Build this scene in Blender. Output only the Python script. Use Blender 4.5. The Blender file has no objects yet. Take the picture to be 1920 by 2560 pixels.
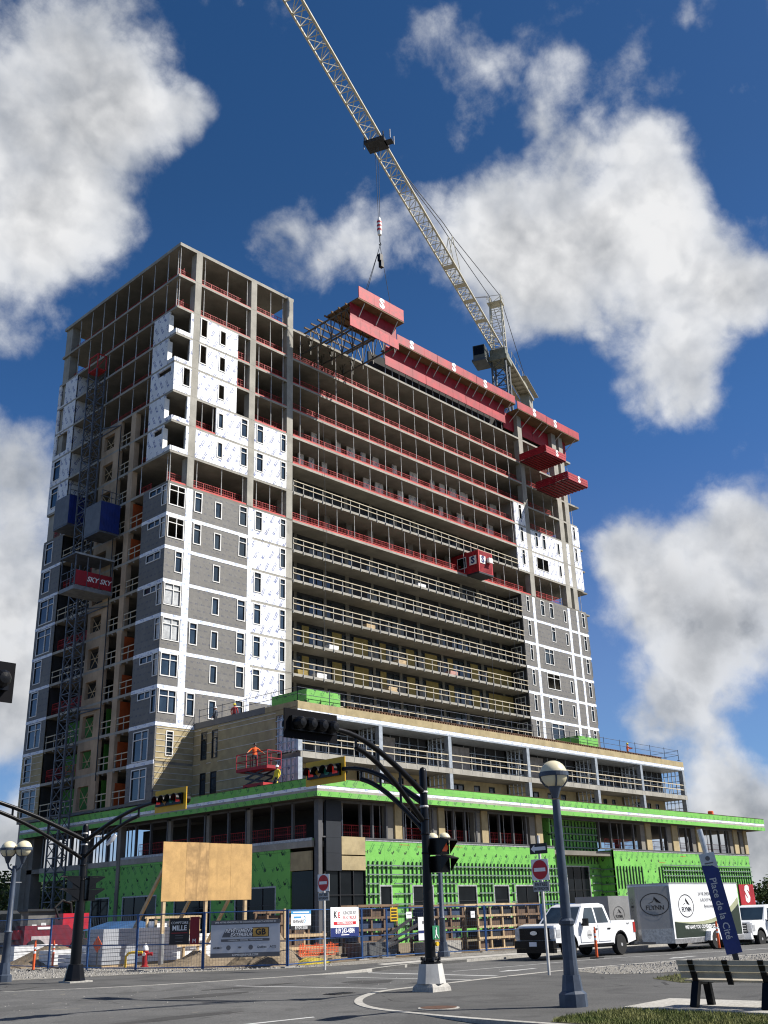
import bpy, bmesh, math, random
from mathutils import Vector, Matrix
rnd = random.Random(11)
SC = bpy.context.scene
COL = SC.collection
R = math.radians
# ------------------------------------------------------------------ camera
EYE = 1.65
YAW, PITCH, ROLL = R(43.5123), R(21.5938), R(-1.7835)
FPX = 2556.15
fwd = Vector((math.cos(YAW)*math.cos(PITCH), math.sin(YAW)*math.cos(PITCH), math.sin(PITCH)))
rgt = Vector((math.sin(YAW), -math.cos(YAW), 0))
upv = rgt.cross(fwd)
cr = rgt*math.cos(ROLL)+upv*math.sin(ROLL)
cu = -rgt*math.sin(ROLL)+upv*math.cos(ROLL)
cam = bpy.data.cameras.new('camera'); camo = bpy.data.objects.new('camera', cam); COL.objects.link(camo)
cam.sensor_fit = 'VERTICAL'; cam.sensor_height = 36; cam.lens = FPX/2560*36
cam.clip_start = .1; cam.clip_end = 6000
mw = Matrix((cr, cu, -fwd)).transposed().to_4x4(); mw.translation = (0, 0, EYE)
camo.matrix_world = mw
SC.camera = camo
SC.view_settings.view_transform = 'Standard'; SC.view_settings.look = 'None'
SC.view_settings.exposure = .62; SC.view_settings.gamma = 1
SC.cycles.use_denoising = True; SC.cycles.pixel_filter_type = 'BLACKMAN_HARRIS'; SC.cycles.filter_width = 1.15
SC.cycles.max_bounces = 6; SC.cycles.transparent_max_bounces = 16
# ------------------------------------------------------------------ world and sun
SUN = Vector((.69, -.76, 1)).normalized()          # towards the sun
elev = math.asin(SUN.z); azi = math.atan2(SUN.x, SUN.y)
world = bpy.data.worlds.new('World'); SC.world = world; world.use_nodes = True
class NT:
    "small builder for shader node trees"
    def __init__(s, tree): s.t = tree; s.n = tree.nodes; s.l = tree.links
    def node(s, kind, **kw):
        n = s.n.new(kind)
        for k, v in kw.items(): setattr(n, k, v)
        return n
    def put(s, sock, val):
        if val is None: return
        if isinstance(val, bpy.types.NodeSocket): s.l.new(val, sock)
        else: sock.default_value = val
    def m(s, op, a, b=None, c=None, clamp=False):
        n = s.node('ShaderNodeMath', operation=op, use_clamp=clamp)
        for i, v in enumerate((a, b, c)): s.put(n.inputs[i], v)
        return n.outputs[0]
    def v(s, op, a, b=None, out=0):
        n = s.node('ShaderNodeVectorMath', operation=op)
        s.put(n.inputs[0], a); s.put(n.inputs[1], b)
        return n.outputs[out]
    def dot(s, a, b): return s.v('DOT_PRODUCT', a, b, 1)
    def ss(s, x, a, b, lo=0., hi=1.):
        n = s.node('ShaderNodeMapRange', interpolation_type='SMOOTHSTEP')
        for i, v in enumerate((x, a, b, lo, hi)): s.put(n.inputs[i], v)
        return n.outputs[0]
    def noise(s, vec, scale, detail=6, rough=.55, dist=0.):
        n = s.node('ShaderNodeTexNoise')
        s.put(n.inputs['Vector'], vec); s.put(n.inputs['Scale'], scale); s.put(n.inputs['Detail'], detail)
        s.put(n.inputs['Roughness'], rough); s.put(n.inputs['Distortion'], dist)
        return n.outputs[0]
    def mix(s, f, a, b, blend='MIX'):
        n = s.node('ShaderNodeMix', data_type='RGBA', blend_type=blend)
        s.put(n.inputs[0], f); s.put(n.inputs[6], a); s.put(n.inputs[7], b)
        return n.outputs[2]
def rgb(c): return (c[0], c[1], c[2], 1) if len(c) == 3 else c
W = NT(world.node_tree); W.n.clear()
sky = W.node('ShaderNodeTexSky', sky_type='NISHITA', sun_disc=False)
sky.sun_elevation = elev; sky.sun_rotation = azi
sky.altitude = 0; sky.air_density = 1.0; sky.dust_density = .3; sky.ozone_density = 1.6
tc = W.node('ShaderNodeTexCoord'); D = tc.outputs['Generated']
def pix_dir(x, y):                                   # compass direction of a cloud, read off the photograph
    d = cr*(x-960) - cu*(y-1280) + fwd*FPX
    return d.normalized()
K = 1920/1659
# clouds: centre (x, y), half sizes, weight - bearing, height and spread of each cloud bank in the sky
CL = [(110,330,230,230,1.0),(250,200,150,130,.62),(420,270,80,75,.62),(60,560,150,170,.85),(240,480,80,90,.35),(520,330,130,150,-.45),(380,560,110,130,-.35),
      (890,50,110,110,.80),(840,180,40,70,.22),(590,500,120,70,.52),(690,380,110,70,.50),(790,520,120,90,.72),(640,200,130,90,-.2),
      (1060,520,170,130,.85),(1260,540,240,180,1.15),(1450,470,130,110,.75),(1540,600,130,90,.55),(1130,680,170,100,.6),(1480,790,140,100,.6),
      (1490,890,80,60,.5),(1650,630,110,60,.55),(1430,285,110,45,.40),(1330,330,90,40,.25),(1600,330,120,130,-.35),(1640,850,110,110,-.35),
      (30,1010,110,170,.9),(20,1250,140,250,.85),(40,1480,110,170,.7),(60,830,120,50,-.4),
      (1330,1150,100,80,.75),(1480,1250,180,120,.95),(1610,1130,70,80,.75),(1400,1420,200,170,.95),(1600,1420,150,150,.75),(1480,1560,190,60,.55),
      (1610,1560,90,50,-.4),(1600,1700,110,80,.95),(1560,1800,160,70,.85),(30,1880,170,130,.95),(1640,1850,120,80,.8),(300,1990,300,40,.6),(1650,1950,200,60,.7),(30,1700,60,50,-.4)]
tot = None
for x, y, rx, ry, wgt in CL:
    c = pix_dir(x*K, y*K); sx = FPX/(rx*K); sy = FPX/(ry*K)
    t1 = (cr - c*c.dot(cr)).normalized(); t2 = c.cross(t1).normalized()
    a = W.m('SUBTRACT', W.dot(D, t1*sx), c.dot(t1)*sx)
    b = W.m('SUBTRACT', W.dot(D, t2*sy), c.dot(t2)*sy)
    q = W.m('ADD', W.m('MULTIPLY', a, a), W.m('MULTIPLY', b, b))
    e = W.m('MULTIPLY', W.m('POWER', 2.71828, W.m('MULTIPLY', q, -1.)), wgt)
    tot = e if tot is None else W.m('ADD', tot, e)
infront = W.ss(W.dot(D, tuple(fwd)), .55, .75)
sepd = W.node('ShaderNodeSeparateXYZ'); W.put(sepd.inputs[0], D)
wide = W.ss(W.noise(D, 1.6, 3, .5), .50, .66, 0., .75)       # the same broken cloud cover all round
cover = W.m('ADD', W.m('MULTIPLY', tot, infront), W.m('MULTIPLY', wide, W.m('SUBTRACT', 1., infront)))
nlow = W.noise(D, 3.4, 3, .5)
nmid = W.noise(D, 6.8, 4, .55, .1)
nhi = W.noise(D, 15., 10, .72, .15)
sc_ = W.node('ShaderNodeVectorMath', operation='SCALE'); sc_.inputs['Scale'].default_value = .10
wv = W.v('ADD', D, (lambda x: (W.put(sc_.inputs[0], x), sc_.outputs[0])[-1])( W.v('SUBTRACT', (lambda n: (W.put(n.inputs['Vector'], D), n.inputs['Scale'].__setattr__('default_value', 9.), n.inputs['Detail'].__setattr__('default_value', 4.), n.outputs[1])[-1])(W.node('ShaderNodeTexNoise')), (.5, .5, .5))))
def billow(vec):
    v_ = W.node('ShaderNodeTexVoronoi', feature='F1'); W.put(v_.inputs['Vector'], vec); v_.inputs['Scale'].default_value = 11.; v_.inputs['Detail'].default_value = 2.; v_.inputs['Roughness'].default_value = .55; v_.inputs['Lacunarity'].default_value = 2.3
    return W.m('SUBTRACT', .92, v_.outputs[0])
bil = billow(wv)
den = W.m('ADD', W.m('MULTIPLY', cover, .92), W.m('ADD', W.m('MULTIPLY', W.m('SUBTRACT', nlow, .5), 1.5), W.m('ADD', W.m('MULTIPLY', W.m('SUBTRACT', nmid, .5), 1.6), W.m('ADD', W.m('MULTIPLY', W.m('SUBTRACT', nhi, .5), .85), W.m('MULTIPLY', bil, .42)))))
alpha = W.ss(den, .20, .82)
thick = W.ss(den, .5, 1.4)
def puff(vec): return W.m('ADD', W.noise(vec, 4.2, 5, .52), W.m('MULTIPLY', W.noise(vec, 15., 7, .62), .34))
lit = W.m('ADD', .75, W.m('MULTIPLY', W.m('SUBTRACT', puff(D), puff(W.v('ADD', D, tuple(SUN*.05)))), 2.2), clamp=True)
lit = W.m('ADD', lit, W.m('MULTIPLY', W.m('SUBTRACT', bil, billow(W.v('ADD', wv, tuple(SUN*.022)))), .5), clamp=True)
lit = W.m('SUBTRACT', lit, W.m('MULTIPLY', W.ss(W.noise(W.v('ADD', D, (3.1, 1.7, .4)), 5.2, 3, .5), .47, .66, 0., .5), W.m('MULTIPLY', thick, W.ss(sepd.outputs[2], .62, .30))), clamp=True)
low = W.ss(sepd.outputs[2], .55, .10)
lit = W.m('SUBTRACT', lit, W.m('MULTIPLY', low, W.m('MULTIPLY', thick, .24)), clamp=True)
ccol = W.mix(lit, (.20, .225, .265, 1), (1.0, 1.0, 1.0, 1))
ccol = W.mix(W.m('MULTIPLY', W.m('SUBTRACT', 1., thick), .35), ccol, (.55, .62, .74, 1))
bg1 = W.node('ShaderNodeBackground'); 
hs = W.node('ShaderNodeHueSaturation'); W.put(hs.inputs['Saturation'], W.ss(sepd.outputs[2], .0, .45, .75, 1.35)); W.put(hs.inputs['Color'], sky.outputs[0])

rp = W.node('ShaderNodeValToRGB'); W.put(rp.inputs[0], sepd.outputs[2]); el_ = rp.color_ramp.elements    # clearer, bluer air than the model's
el_[0].position = .02; el_[0].color = (.41,.60,1.0,1); el_[1].position = 1.; el_[1].color = (.80,.67,.72,1)
for ps, cc in ((.14, (.42,.61,.93,1)), (.43, (.80,.74,.86,1)), (.63, (.80,.67,.72,1))): q_ = el_.new(ps); q_.color = cc
W.put(bg1.inputs[0], W.mix(1., hs.outputs[0], rp.outputs[0], 'MULTIPLY')); bg1.inputs[1].default_value = .0435*1.7
bg2 = W.node('ShaderNodeBackground'); W.put(bg2.inputs[0], ccol); bg2.inputs[1].default_value = .585
mx = W.node('ShaderNodeMixShader'); W.put(mx.inputs[0], W.m('MULTIPLY', alpha, .96)); W.l.new(bg1.outputs[0], mx.inputs[1]); W.l.new(bg2.outputs[0], mx.inputs[2])
wo = W.node('ShaderNodeOutputWorld'); W.l.new(mx.outputs[0], wo.inputs[0])
sl = bpy.data.lights.new('sun', 'SUN'); sl.energy = 5.0; sl.angle = R(.53); sl.color = (1, .955, .88)
so = bpy.data.objects.new('sun', sl); COL.objects.link(so); so.rotation_euler = (-SUN).to_track_quat('-Z', 'Y').to_euler()
so.location = (0, 0, 120)
# ------------------------------------------------------------------ mesh helpers
class MB:
    def __init__(s): s.v = []; s.f = []; s.k = []
    def add(s, vs, fs, m=0):
        b = len(s.v); s.v += [tuple(v) for v in vs]
        for f in fs: s.f.append([b+i for i in f]); s.k.append(m)
        return s
    def box(s, x0, x1, y0, y1, z0, z1, m=0):
        if x0 > x1: x0, x1 = x1, x0
        if y0 > y1: y0, y1 = y1, y0
        return s.add([(x0,y0,z0),(x1,y0,z0),(x1,y1,z0),(x0,y1,z0),(x0,y0,z1),(x1,y0,z1),(x1,y1,z1),(x0,y1,z1)],
              [(3,2,1,0),(4,5,6,7),(0,1,5,4),(1,2,6,5),(2,3,7,6),(3,0,4,7)], m)
    def bar(s, p, q, w, h=None, m=0):
        p = Vector(p); q = Vector(q); h = h or w; d = (q-p).normalized()
        a = Vector((0,0,1)).cross(d)
        a = a.normalized() if a.length > 1e-4 else Vector((1,0,0))
        b = d.cross(a); a = a*w/2; b = b*h/2
        vs = [p-a-b, p+a-b, p+a+b, p-a+b, q-a-b, q+a-b, q+a+b, q-a+b]
        return s.add(vs, [(3,2,1,0),(4,5,6,7),(0,1,5,4),(1,2,6,5),(2,3,7,6),(3,0,4,7)], m)
    def path(s, pts, r, n=8, m=0, cap=True):
        pts = [Vector(p) for p in pts]; rs = r if isinstance(r, (list, tuple)) else [r]*len(pts)
        b = len(s.v); prev = None
        for i, p in enumerate(pts):
            d = (pts[min(i+1, len(pts)-1)]-pts[max(i-1, 0)]).normalized()
            if prev is None:
                a = d.cross(Vector((0,0,1)));  a = a if a.length > 1e-3 else d.cross(Vector((1,0,0)))
            else: a = prev - d*d.dot(prev)
            a.normalize(); prev = a; c = d.cross(a)
            for j in range(n):
                t = 2*math.pi*j/n; s.v.append(tuple(p+(a*math.cos(t)+c*math.sin(t))*rs[i]))
        for i in range(len(pts)-1):
            for j in range(n):
                s.f.append([b+i*n+j, b+i*n+(j+1)%n, b+(i+1)*n+(j+1)%n, b+(i+1)*n+j]); s.k.append(m)
        if cap:
            s.f.append([b+j for j in range(n)][::-1]); s.k.append(m)
            s.f.append([b+(len(pts)-1)*n+j for j in range(n)]); s.k.append(m)
        return s
    def tube(s, p, q, r, n=6, m=0, r2=None): return s.path([p, q], [r, r if r2 is None else r2], n, m)
    def lathe(s, prof, c=(0,0,0), n=16, m=0, rot=0):
        b = len(s.v)
        for r, z in prof:
            for j in range(n):
                t = 2*math.pi*(j+rot)/n; s.v.append((c[0]+r*math.cos(t), c[1]+r*math.sin(t), c[2]+z))
        for i in range(len(prof)-1):
            for j in range(n):
                s.f.append([b+i*n+j, b+i*n+(j+1)%n, b+(i+1)*n+(j+1)%n, b+(i+1)*n+j]); s.k.append(m)
        s.f.append([b+j for j in range(n)][::-1]); s.k.append(m)
        s.f.append([b+(len(prof)-1)*n+j for j in range(n)]); s.k.append(m)
        return s
    def prism(s, poly, a, b, ax='y', m=0):
        n = len(poly); F = {'y': lambda p, t: (p[0], t, p[1]), 'x': lambda p, t: (t, p[0], p[1]), 'z': lambda p, t: (p[0], p[1], t)}[ax]
        return s.add([F(p, a) for p in poly]+[F(p, b) for p in poly],
              [list(range(n))[::-1], list(range(n, 2*n))]+[(i, (i+1) % n, n+(i+1) % n, n+i) for i in range(n)], m)
    def mesh(s, name, mats, smooth=False):
        me = bpy.data.meshes.new(name); me.from_pydata(s.v, [], s.f)
        if not isinstance(mats, (list, tuple)): mats = [mats]
        for x in mats: me.materials.append(x)
        me.polygons.foreach_set('material_index', s.k)
        bm = bmesh.new(); bm.from_mesh(me); bmesh.ops.recalc_face_normals(bm, faces=bm.faces); bm.to_mesh(me); bm.free()
        if smooth:
            me.polygons.foreach_set('use_smooth', [True]*len(me.polygons))
            me.set_sharp_from_angle(angle=R(40))
        me.update(); return me
WM = {}
def put(name, me, parent=None, M=None):
    o = bpy.data.objects.new(name, me); COL.objects.link(o); M = M if M is not None else Matrix()
    if parent is not None:
        o.parent = parent; o.matrix_parent_inverse = WM[parent.name].inverted()
    o.matrix_basis = M; WM[o.name] = M
    return o
def part(name, mb, mats, parent, M=None, smooth=False): return put(name, mb.mesh(name, mats, smooth), parent, M)
def tag(o, label=None, cat=None, group=None, kind=None):
    for k, v in (('label', label), ('category', cat), ('group', group), ('kind', kind)):
        if v: o[k] = v
    return o
def thing(name, label, cat, loc=(0,0,0), group=None, rz=0):
    return tag(put(name, None, None, Matrix.Translation(loc) @ Matrix.Rotation(rz, 4, 'Z')), label, cat, group)
def solo(name, mb, mats, label, cat, group=None, M=None, smooth=False):
    return tag(put(name, mb.mesh(name, mats, smooth), None, M), label, cat, group)
def struct(name, mb, mats, kind='structure'): return tag(put(name, mb.mesh(name, mats)), kind=kind)
CACHE = {}
def cached(key, fn):
    if key not in CACHE: CACHE[key] = fn()
    return CACHE[key]
def text_mesh(s, size, mat, ext=.003, bold=0., align='CENTER', sx=1., shear=0.):
    def mk():
        cu_ = bpy.data.curves.new('lettering', 'FONT'); cu_.body = s; cu_.size = size; cu_.extrude = ext; cu_.offset = bold*size
        cu_.align_x = align; cu_.align_y = 'CENTER'; cu_.resolution_u = 2; cu_.shear = shear
        o = bpy.data.objects.new('lettering', cu_); COL.objects.link(o)
        me = bpy.data.meshes.new_from_object(o.evaluated_get(bpy.context.evaluated_depsgraph_get()))
        bpy.data.objects.remove(o); bpy.data.curves.remove(cu_)
        if sx != 1: me.transform(Matrix.Diagonal((sx, 1, 1, 1)))
        me.materials.clear(); me.materials.append(mat); return me
    return cached(('t', s, size, mat.name, ext, bold, align, sx, shear), mk)
def frameM(o, u, v):                                  # matrix with local x = u, y = v at point o
    u = Vector(u).normalized(); v = Vector(v).normalized(); w = u.cross(v)
    m = Matrix((u, v, w)).transposed().to_4x4(); m.translation = o; return m
def letter(s, o, u, v, size, mat, parent, **kw): return put('lettering', text_mesh(s, size, mat, **kw), parent, frameM(o, u, v))
X_, Y_, Z_ = (1,0,0), (0,1,0), (0,0,1); NX, NY = (-1,0,0), (0,-1,0)
# ------------------------------------------------------------------ materials
def mat(name, col, rough=.7, var=.12, scale=2., metal=0., bump=0., spec=.4, fine=0., streak=0., col2=None, obj=False, coat=0.):
    def mk():
        col_ = col if min(col) > .6 else [c*.88 for c in col]
        m = bpy.data.materials.new(name); m.use_nodes = True; T = NT(m.node_tree); b = T.n['Principled BSDF']
        if obj: P = T.node('ShaderNodeTexCoord').outputs['Object']
        else: P = T.node('ShaderNodeNewGeometry').outputs['Position']
        n = T.noise(P, scale, 6, .6)
        lo = [max(0, c*(1-var)) for c in col_]; hi = [min(1, c*(1+var)) for c in (col2 or col_)]
        c = T.mix(T.ss(n, .3, .7), rgb(lo), rgb(hi))
        if fine:
            c = T.mix(T.ss(T.noise(P, scale*14, 4, .7), .35, .7, 0., fine), c, rgb([x*.35 for x in col]))
        if streak:
            st = T.noise(T.v('MULTIPLY', P, (1.6, 1.6, .12)), 2.2, 5, .65)
            c = T.mix(T.ss(st, .48, .72, 0., streak), c, rgb([x*.45 for x in col]))
        T.put(b.inputs['Base Color'], c); T.put(b.inputs['Roughness'], T.m('ADD', rough-.06, T.m('MULTIPLY', n, .12)))
        b.inputs['Metallic'].default_value = metal; b.inputs['Specular IOR Level'].default_value = spec
        if coat: b.inputs['Coat Weight'].default_value = coat; b.inputs['Coat Roughness'].default_value = .08
        if bump:
            bp = T.node('ShaderNodeBump'); bp.inputs['Strength'].default_value = bump; bp.inputs['Distance'].default_value = .02
            T.put(bp.inputs['Height'], T.noise(P, scale*10, 5, .65)); T.l.new(bp.outputs[0], b.inputs['Normal'])
        return m
    return cached(('m', name), mk)
def printed(name, col, prints, rough=.6, var=.06, seam=None):
    "sheet goods with printed marks: prints = (ink, along, across, angle, length share, height share, speckle, strength)"
    if min(col) < .6: col = [c*.88 for c in col]
    m = bpy.data.materials.new(name); m.use_nodes = True; T = NT(m.node_tree); b = T.n['Principled BSDF']
    P = T.node('ShaderNodeNewGeometry').outputs['Position']; sp = T.node('ShaderNodeSeparateXYZ'); T.put(sp.inputs[0], P)
    u = T.m('ADD', sp.outputs[0], sp.outputs[1]); v = sp.outputs[2]
    c = T.mix(T.ss(T.noise(P, 1.3, 5, .6), .3, .7), rgb([x*(1-var) for x in col]), rgb([min(1, x*(1+var)) for x in col]))
    for ink, ca, cb, ang, la, lb, spk, stg in prints:
        a_ = T.m('ADD', T.m('MULTIPLY', u, math.cos(ang)), T.m('MULTIPLY', v, math.sin(ang)))
        b_ = T.m('ADD', T.m('MULTIPLY', u, -math.sin(ang)), T.m('MULTIPLY', v, math.cos(ang)))
        rb = T.m('DIVIDE', b_, cb); row = T.m('FLOOR', rb)
        ra = T.m('ADD', T.m('DIVIDE', a_, ca), T.m('MULTIPLY', row, .41))
        fa = T.m('FRACT', ra); fb = T.m('FRACT', rb)
        k = T.m('MULTIPLY', T.m('LESS_THAN', fa, la), T.m('LESS_THAN', fb, lb))
        if spk is None:                              # small bird-shaped stamp: round body, raised head, tail
            def disc(x, y, rx, ry):
                p = T.m('DIVIDE', T.m('SUBTRACT', fa, x*la), rx*la); q = T.m('DIVIDE', T.m('SUBTRACT', fb, y*lb), ry*lb)
                return T.m('LESS_THAN', T.m('ADD', T.m('MULTIPLY', p, p), T.m('MULTIPLY', q, q)), 1.)
            sk = T.m('MAXIMUM', disc(.42, .36, .40, .24), T.m('MAXIMUM', disc(.74, .72, .18, .24), disc(.12, .55, .12, .14)))
        else:                                        # a short line of lettering, strokes and gaps along its length
            cx = T.node('ShaderNodeCombineXYZ'); T.put(cx.inputs[0], T.m('MULTIPLY', a_, 1.)); T.put(cx.inputs[1], T.m('MULTIPLY', b_, .35)); T.put(cx.inputs[2], T.m('MULTIPLY', row, 3.7))
            strokes = T.m('GREATER_THAN', T.noise(cx.outputs[0], spk*2.2, 2, .6), .46)
            lines_ = T.m('LESS_THAN', T.m('FRACT', T.m('MULTIPLY', fb, 2./lb)), .62)
            sk = T.m('MULTIPLY', strokes, T.m('MAXIMUM', lines_, T.m('LESS_THAN', fa, la*.25)))
        gone = T.m('GREATER_THAN', T.noise(T.v('MULTIPLY', P, (.9, .9, .9)), 1.1, 2, .5), .36)
        k = T.m('MULTIPLY', T.m('MULTIPLY', k, sk), T.m('MULTIPLY', gone, stg))
        c = T.mix(k, c, rgb(ink))
    if seam:
        su, sv, ink = seam
        cb_ = T.node('ShaderNodeCombineXYZ'); T.put(cb_.inputs[0], T.m('FLOOR', T.m('DIVIDE', u, su))); T.put(cb_.inputs[1], T.m('FLOOR', T.m('DIVIDE', v, sv)))
        wn = T.node('ShaderNodeTexWhiteNoise', noise_dimensions='2D'); T.put(wn.inputs['Vector'], cb_.outputs[0])
        c = T.mix(T.m('MULTIPLY', wn.outputs[0], .22), c, rgb([x*.55 for x in col]))
        nail = T.m('MULTIPLY', T.m('LESS_THAN', T.m('FRACT', T.m('DIVIDE', u, .406)), .05), T.m('LESS_THAN', T.m('FRACT', T.m('DIVIDE', v, .30)), .07))
        c = T.mix(T.m('MULTIPLY', nail, .5), c, rgb([x*.4 for x in col]))
        k = T.m('MAXIMUM', T.m('LESS_THAN', T.m('FRACT', T.m('DIVIDE', u, su)), .018/su), T.m('LESS_THAN', T.m('FRACT', T.m('DIVIDE', v, sv)), .014/sv))
        c = T.mix(T.m('MULTIPLY', k, .55), c, rgb(ink))
    dust = T.noise(T.v('MULTIPLY', P, (1., 1., .25)), 1.1, 6, .65)
    c = T.mix(T.ss(dust, .50, .78, 0., .30), c, (.30,.27,.22,1))
    T.put(b.inputs['Base Color'], c); b.inputs['Roughness'].default_value = rough; b.inputs['Specular IOR Level'].default_value = .35
    bp = T.node('ShaderNodeBump'); bp.inputs['Strength'].default_value = .5; bp.inputs['Distance'].default_value = .04
    T.put(bp.inputs['Height'], T.noise(P, 2.3, 4, .55)); T.l.new(bp.outputs[0], b.inputs['Normal'])
    return m
def glass(name, col=(.02,.03,.04), rough=.06, ior=1.5):
    m = bpy.data.materials.new(name); m.use_nodes = True; T = NT(m.node_tree); b = T.n['Principled BSDF']
    P = T.node('ShaderNodeNewGeometry').outputs['Position']
    T.put(b.inputs['Base Color'], T.mix(T.ss(T.noise(P, .6, 3, .5), .35, .65), rgb(col), rgb([c*2.2 for c in col])))
    b.inputs['Roughness'].default_value = rough; b.inputs['IOR'].default_value = ior; b.inputs['Specular IOR Level'].default_value = .8
    bp = T.node('ShaderNodeBump'); bp.inputs['Strength'].default_value = .06; bp.inputs['Distance'].default_value = .05
    T.put(bp.inputs['Height'], T.noise(P, .8, 2, .5)); T.l.new(bp.outputs[0], b.inputs['Normal'])
    return m
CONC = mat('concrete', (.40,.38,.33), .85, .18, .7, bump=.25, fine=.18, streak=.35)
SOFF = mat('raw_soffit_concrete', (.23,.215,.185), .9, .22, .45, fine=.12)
BEIGEC = mat('form_stained_concrete', (.50,.37,.25), .88, .2, .5, streak=.4)
WHITE = printed('white_sheathing', (.80,.81,.83), [((.06,.10,.30), 1.45, .74, 1.12, .62, .40, 5.5, .9), ((.05,.06,.14), 1.2, .97, .0, .09, .10, None, .9)], seam=(1.22, 2.92, (.45,.46,.5)))
GREY = printed('grey_membrane', (.188,.180,.168), [((.045,.055,.10), .62, .55, .0, .55, .26, 9., .75)], seam=(2.6, 1.1, (.10,.10,.11)))
TAPE = printed('white_flashing_tape', (.80,.83,.88), [((.07,.16,.50), .9, .42, .3, .62, .5, 5., .55)])
GREEN = printed('green_sheathing', (.20,.56,.105), [((.006,.025,.010), 1.25, .92, .0, .24, .34, None, 1.), ((.035,.15,.045), 1.25, .74, 1.0, .55, .40, 8., .8)], seam=(2.44, 1.22, (.06,.22,.05)))
STONE = printed('mineral_wool_board', (.43,.35,.20), [((.30,.24,.13), 1.2, 1.22, .0, .012, 1., .1, .5)], rough=.95, var=.16)
STUDM = mat('galvanized_steel', (.46,.50,.54), .45, .15, 3., .55)
STUDW = mat('white_strapping', (.62,.60,.54), .6, .1, 2.)
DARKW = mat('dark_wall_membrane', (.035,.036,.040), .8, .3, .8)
BLACK = mat('shaded_inner_wall', (.045,.044,.042), .9, .3, .5)  # inner walls coloured near black, interior shade put into the colour
YINS = mat('yellow_insulation', (.36,.27,.09), .95, .2, 1.)
REDP = mat('red_guard_paint', (.46,.028,.028), .6, .2, 2.)
REDF = mat('red_formwork_paint', (.42,.014,.026), .55, .28, .8, streak=.35, fine=.25)
REDD = mat('red_form_plywood_face', (.33,.012,.024), .6, .2, .8)
PLY = mat('plywood', (.58,.36,.14), .75, .16, 1.4, streak=.3, fine=.15)
LUM = mat('lumber', (.55,.41,.24), .8, .2, 2.5)
WLUM = mat('pale_timber_rail', (.60,.52,.37), .75, .12, 2.5)
STEEL = mat('steel_prop', (.60,.58,.55), .5, .2, 4., .3)
DSTEEL = mat('dark_steel', (.035,.038,.045), .5, .25, 2., .3)
BLKP = mat('black_paint', (.006,.006,.007), .30, .2, 2., 0, spec=.22)
WTRIM = mat('white_window_trim', (.78,.77,.74), .5, .08, 2.)
DFRM = mat('dark_window_frame', (.02,.021,.024), .4, .2, 2.)
GLASS = glass('window_glass', (.016,.026,.036))
GLASSD = glass('dark_shop_glass', (.004,.005,.006), .10, 1.22)
FILM = mat('protective_film', (.52,.53,.53), .35, .2, 3.)
WPAINT = mat('white_car_paint', (.80,.81,.82), .32, .03, 1., spec=.5, coat=.6)
WALU = mat('white_trailer_skin', (.78,.79,.80), .4, .05, .8, spec=.5)
ORANGE = mat('orange_plastic', (.85,.13,.03), .55, .12, 3.)
BLUEP = mat('blue_fence_paint', (.022,.075,.22), .5, .2, 4.)
NAVY = mat('navy_sign_face', (.012,.028,.16), .35, .12, 2.)
RUB = mat('tyre_rubber', (.016,.016,.016), .85, .2, 8.)
CHROME = mat('polished_metal', (.62,.63,.64), .25, .1, 3., 1.)
LAMPG = mat('lamp_post_paint', (.055,.072,.105), .45, .25, 3., bump=.05)
GLOBE = mat('cream_globe', (.78,.70,.48), .3, .05, 2., spec=.5)
PRW = mat('white_ink', (.82,.82,.82), .5, .03, 2.)
PRK = mat('black_ink', (.02,.02,.022), .5, .1, 2.)
PRR = mat('red_ink', (.55,.02,.03), .5, .08, 2.)
PRN = mat('navy_ink', (.015,.03,.15), .5, .08, 2.)
PRGR = mat('grey_ink', (.13,.13,.14), .5, .08, 2.)
PRO = mat('ochre_ink', (.62,.36,.08), .5, .1, 2.)
PRB = mat('blue_ink', (.06,.28,.55), .5, .08, 2.)
PRY = mat('yellow_paint', (.80,.50,.02), .45, .06, 2.)
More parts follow.
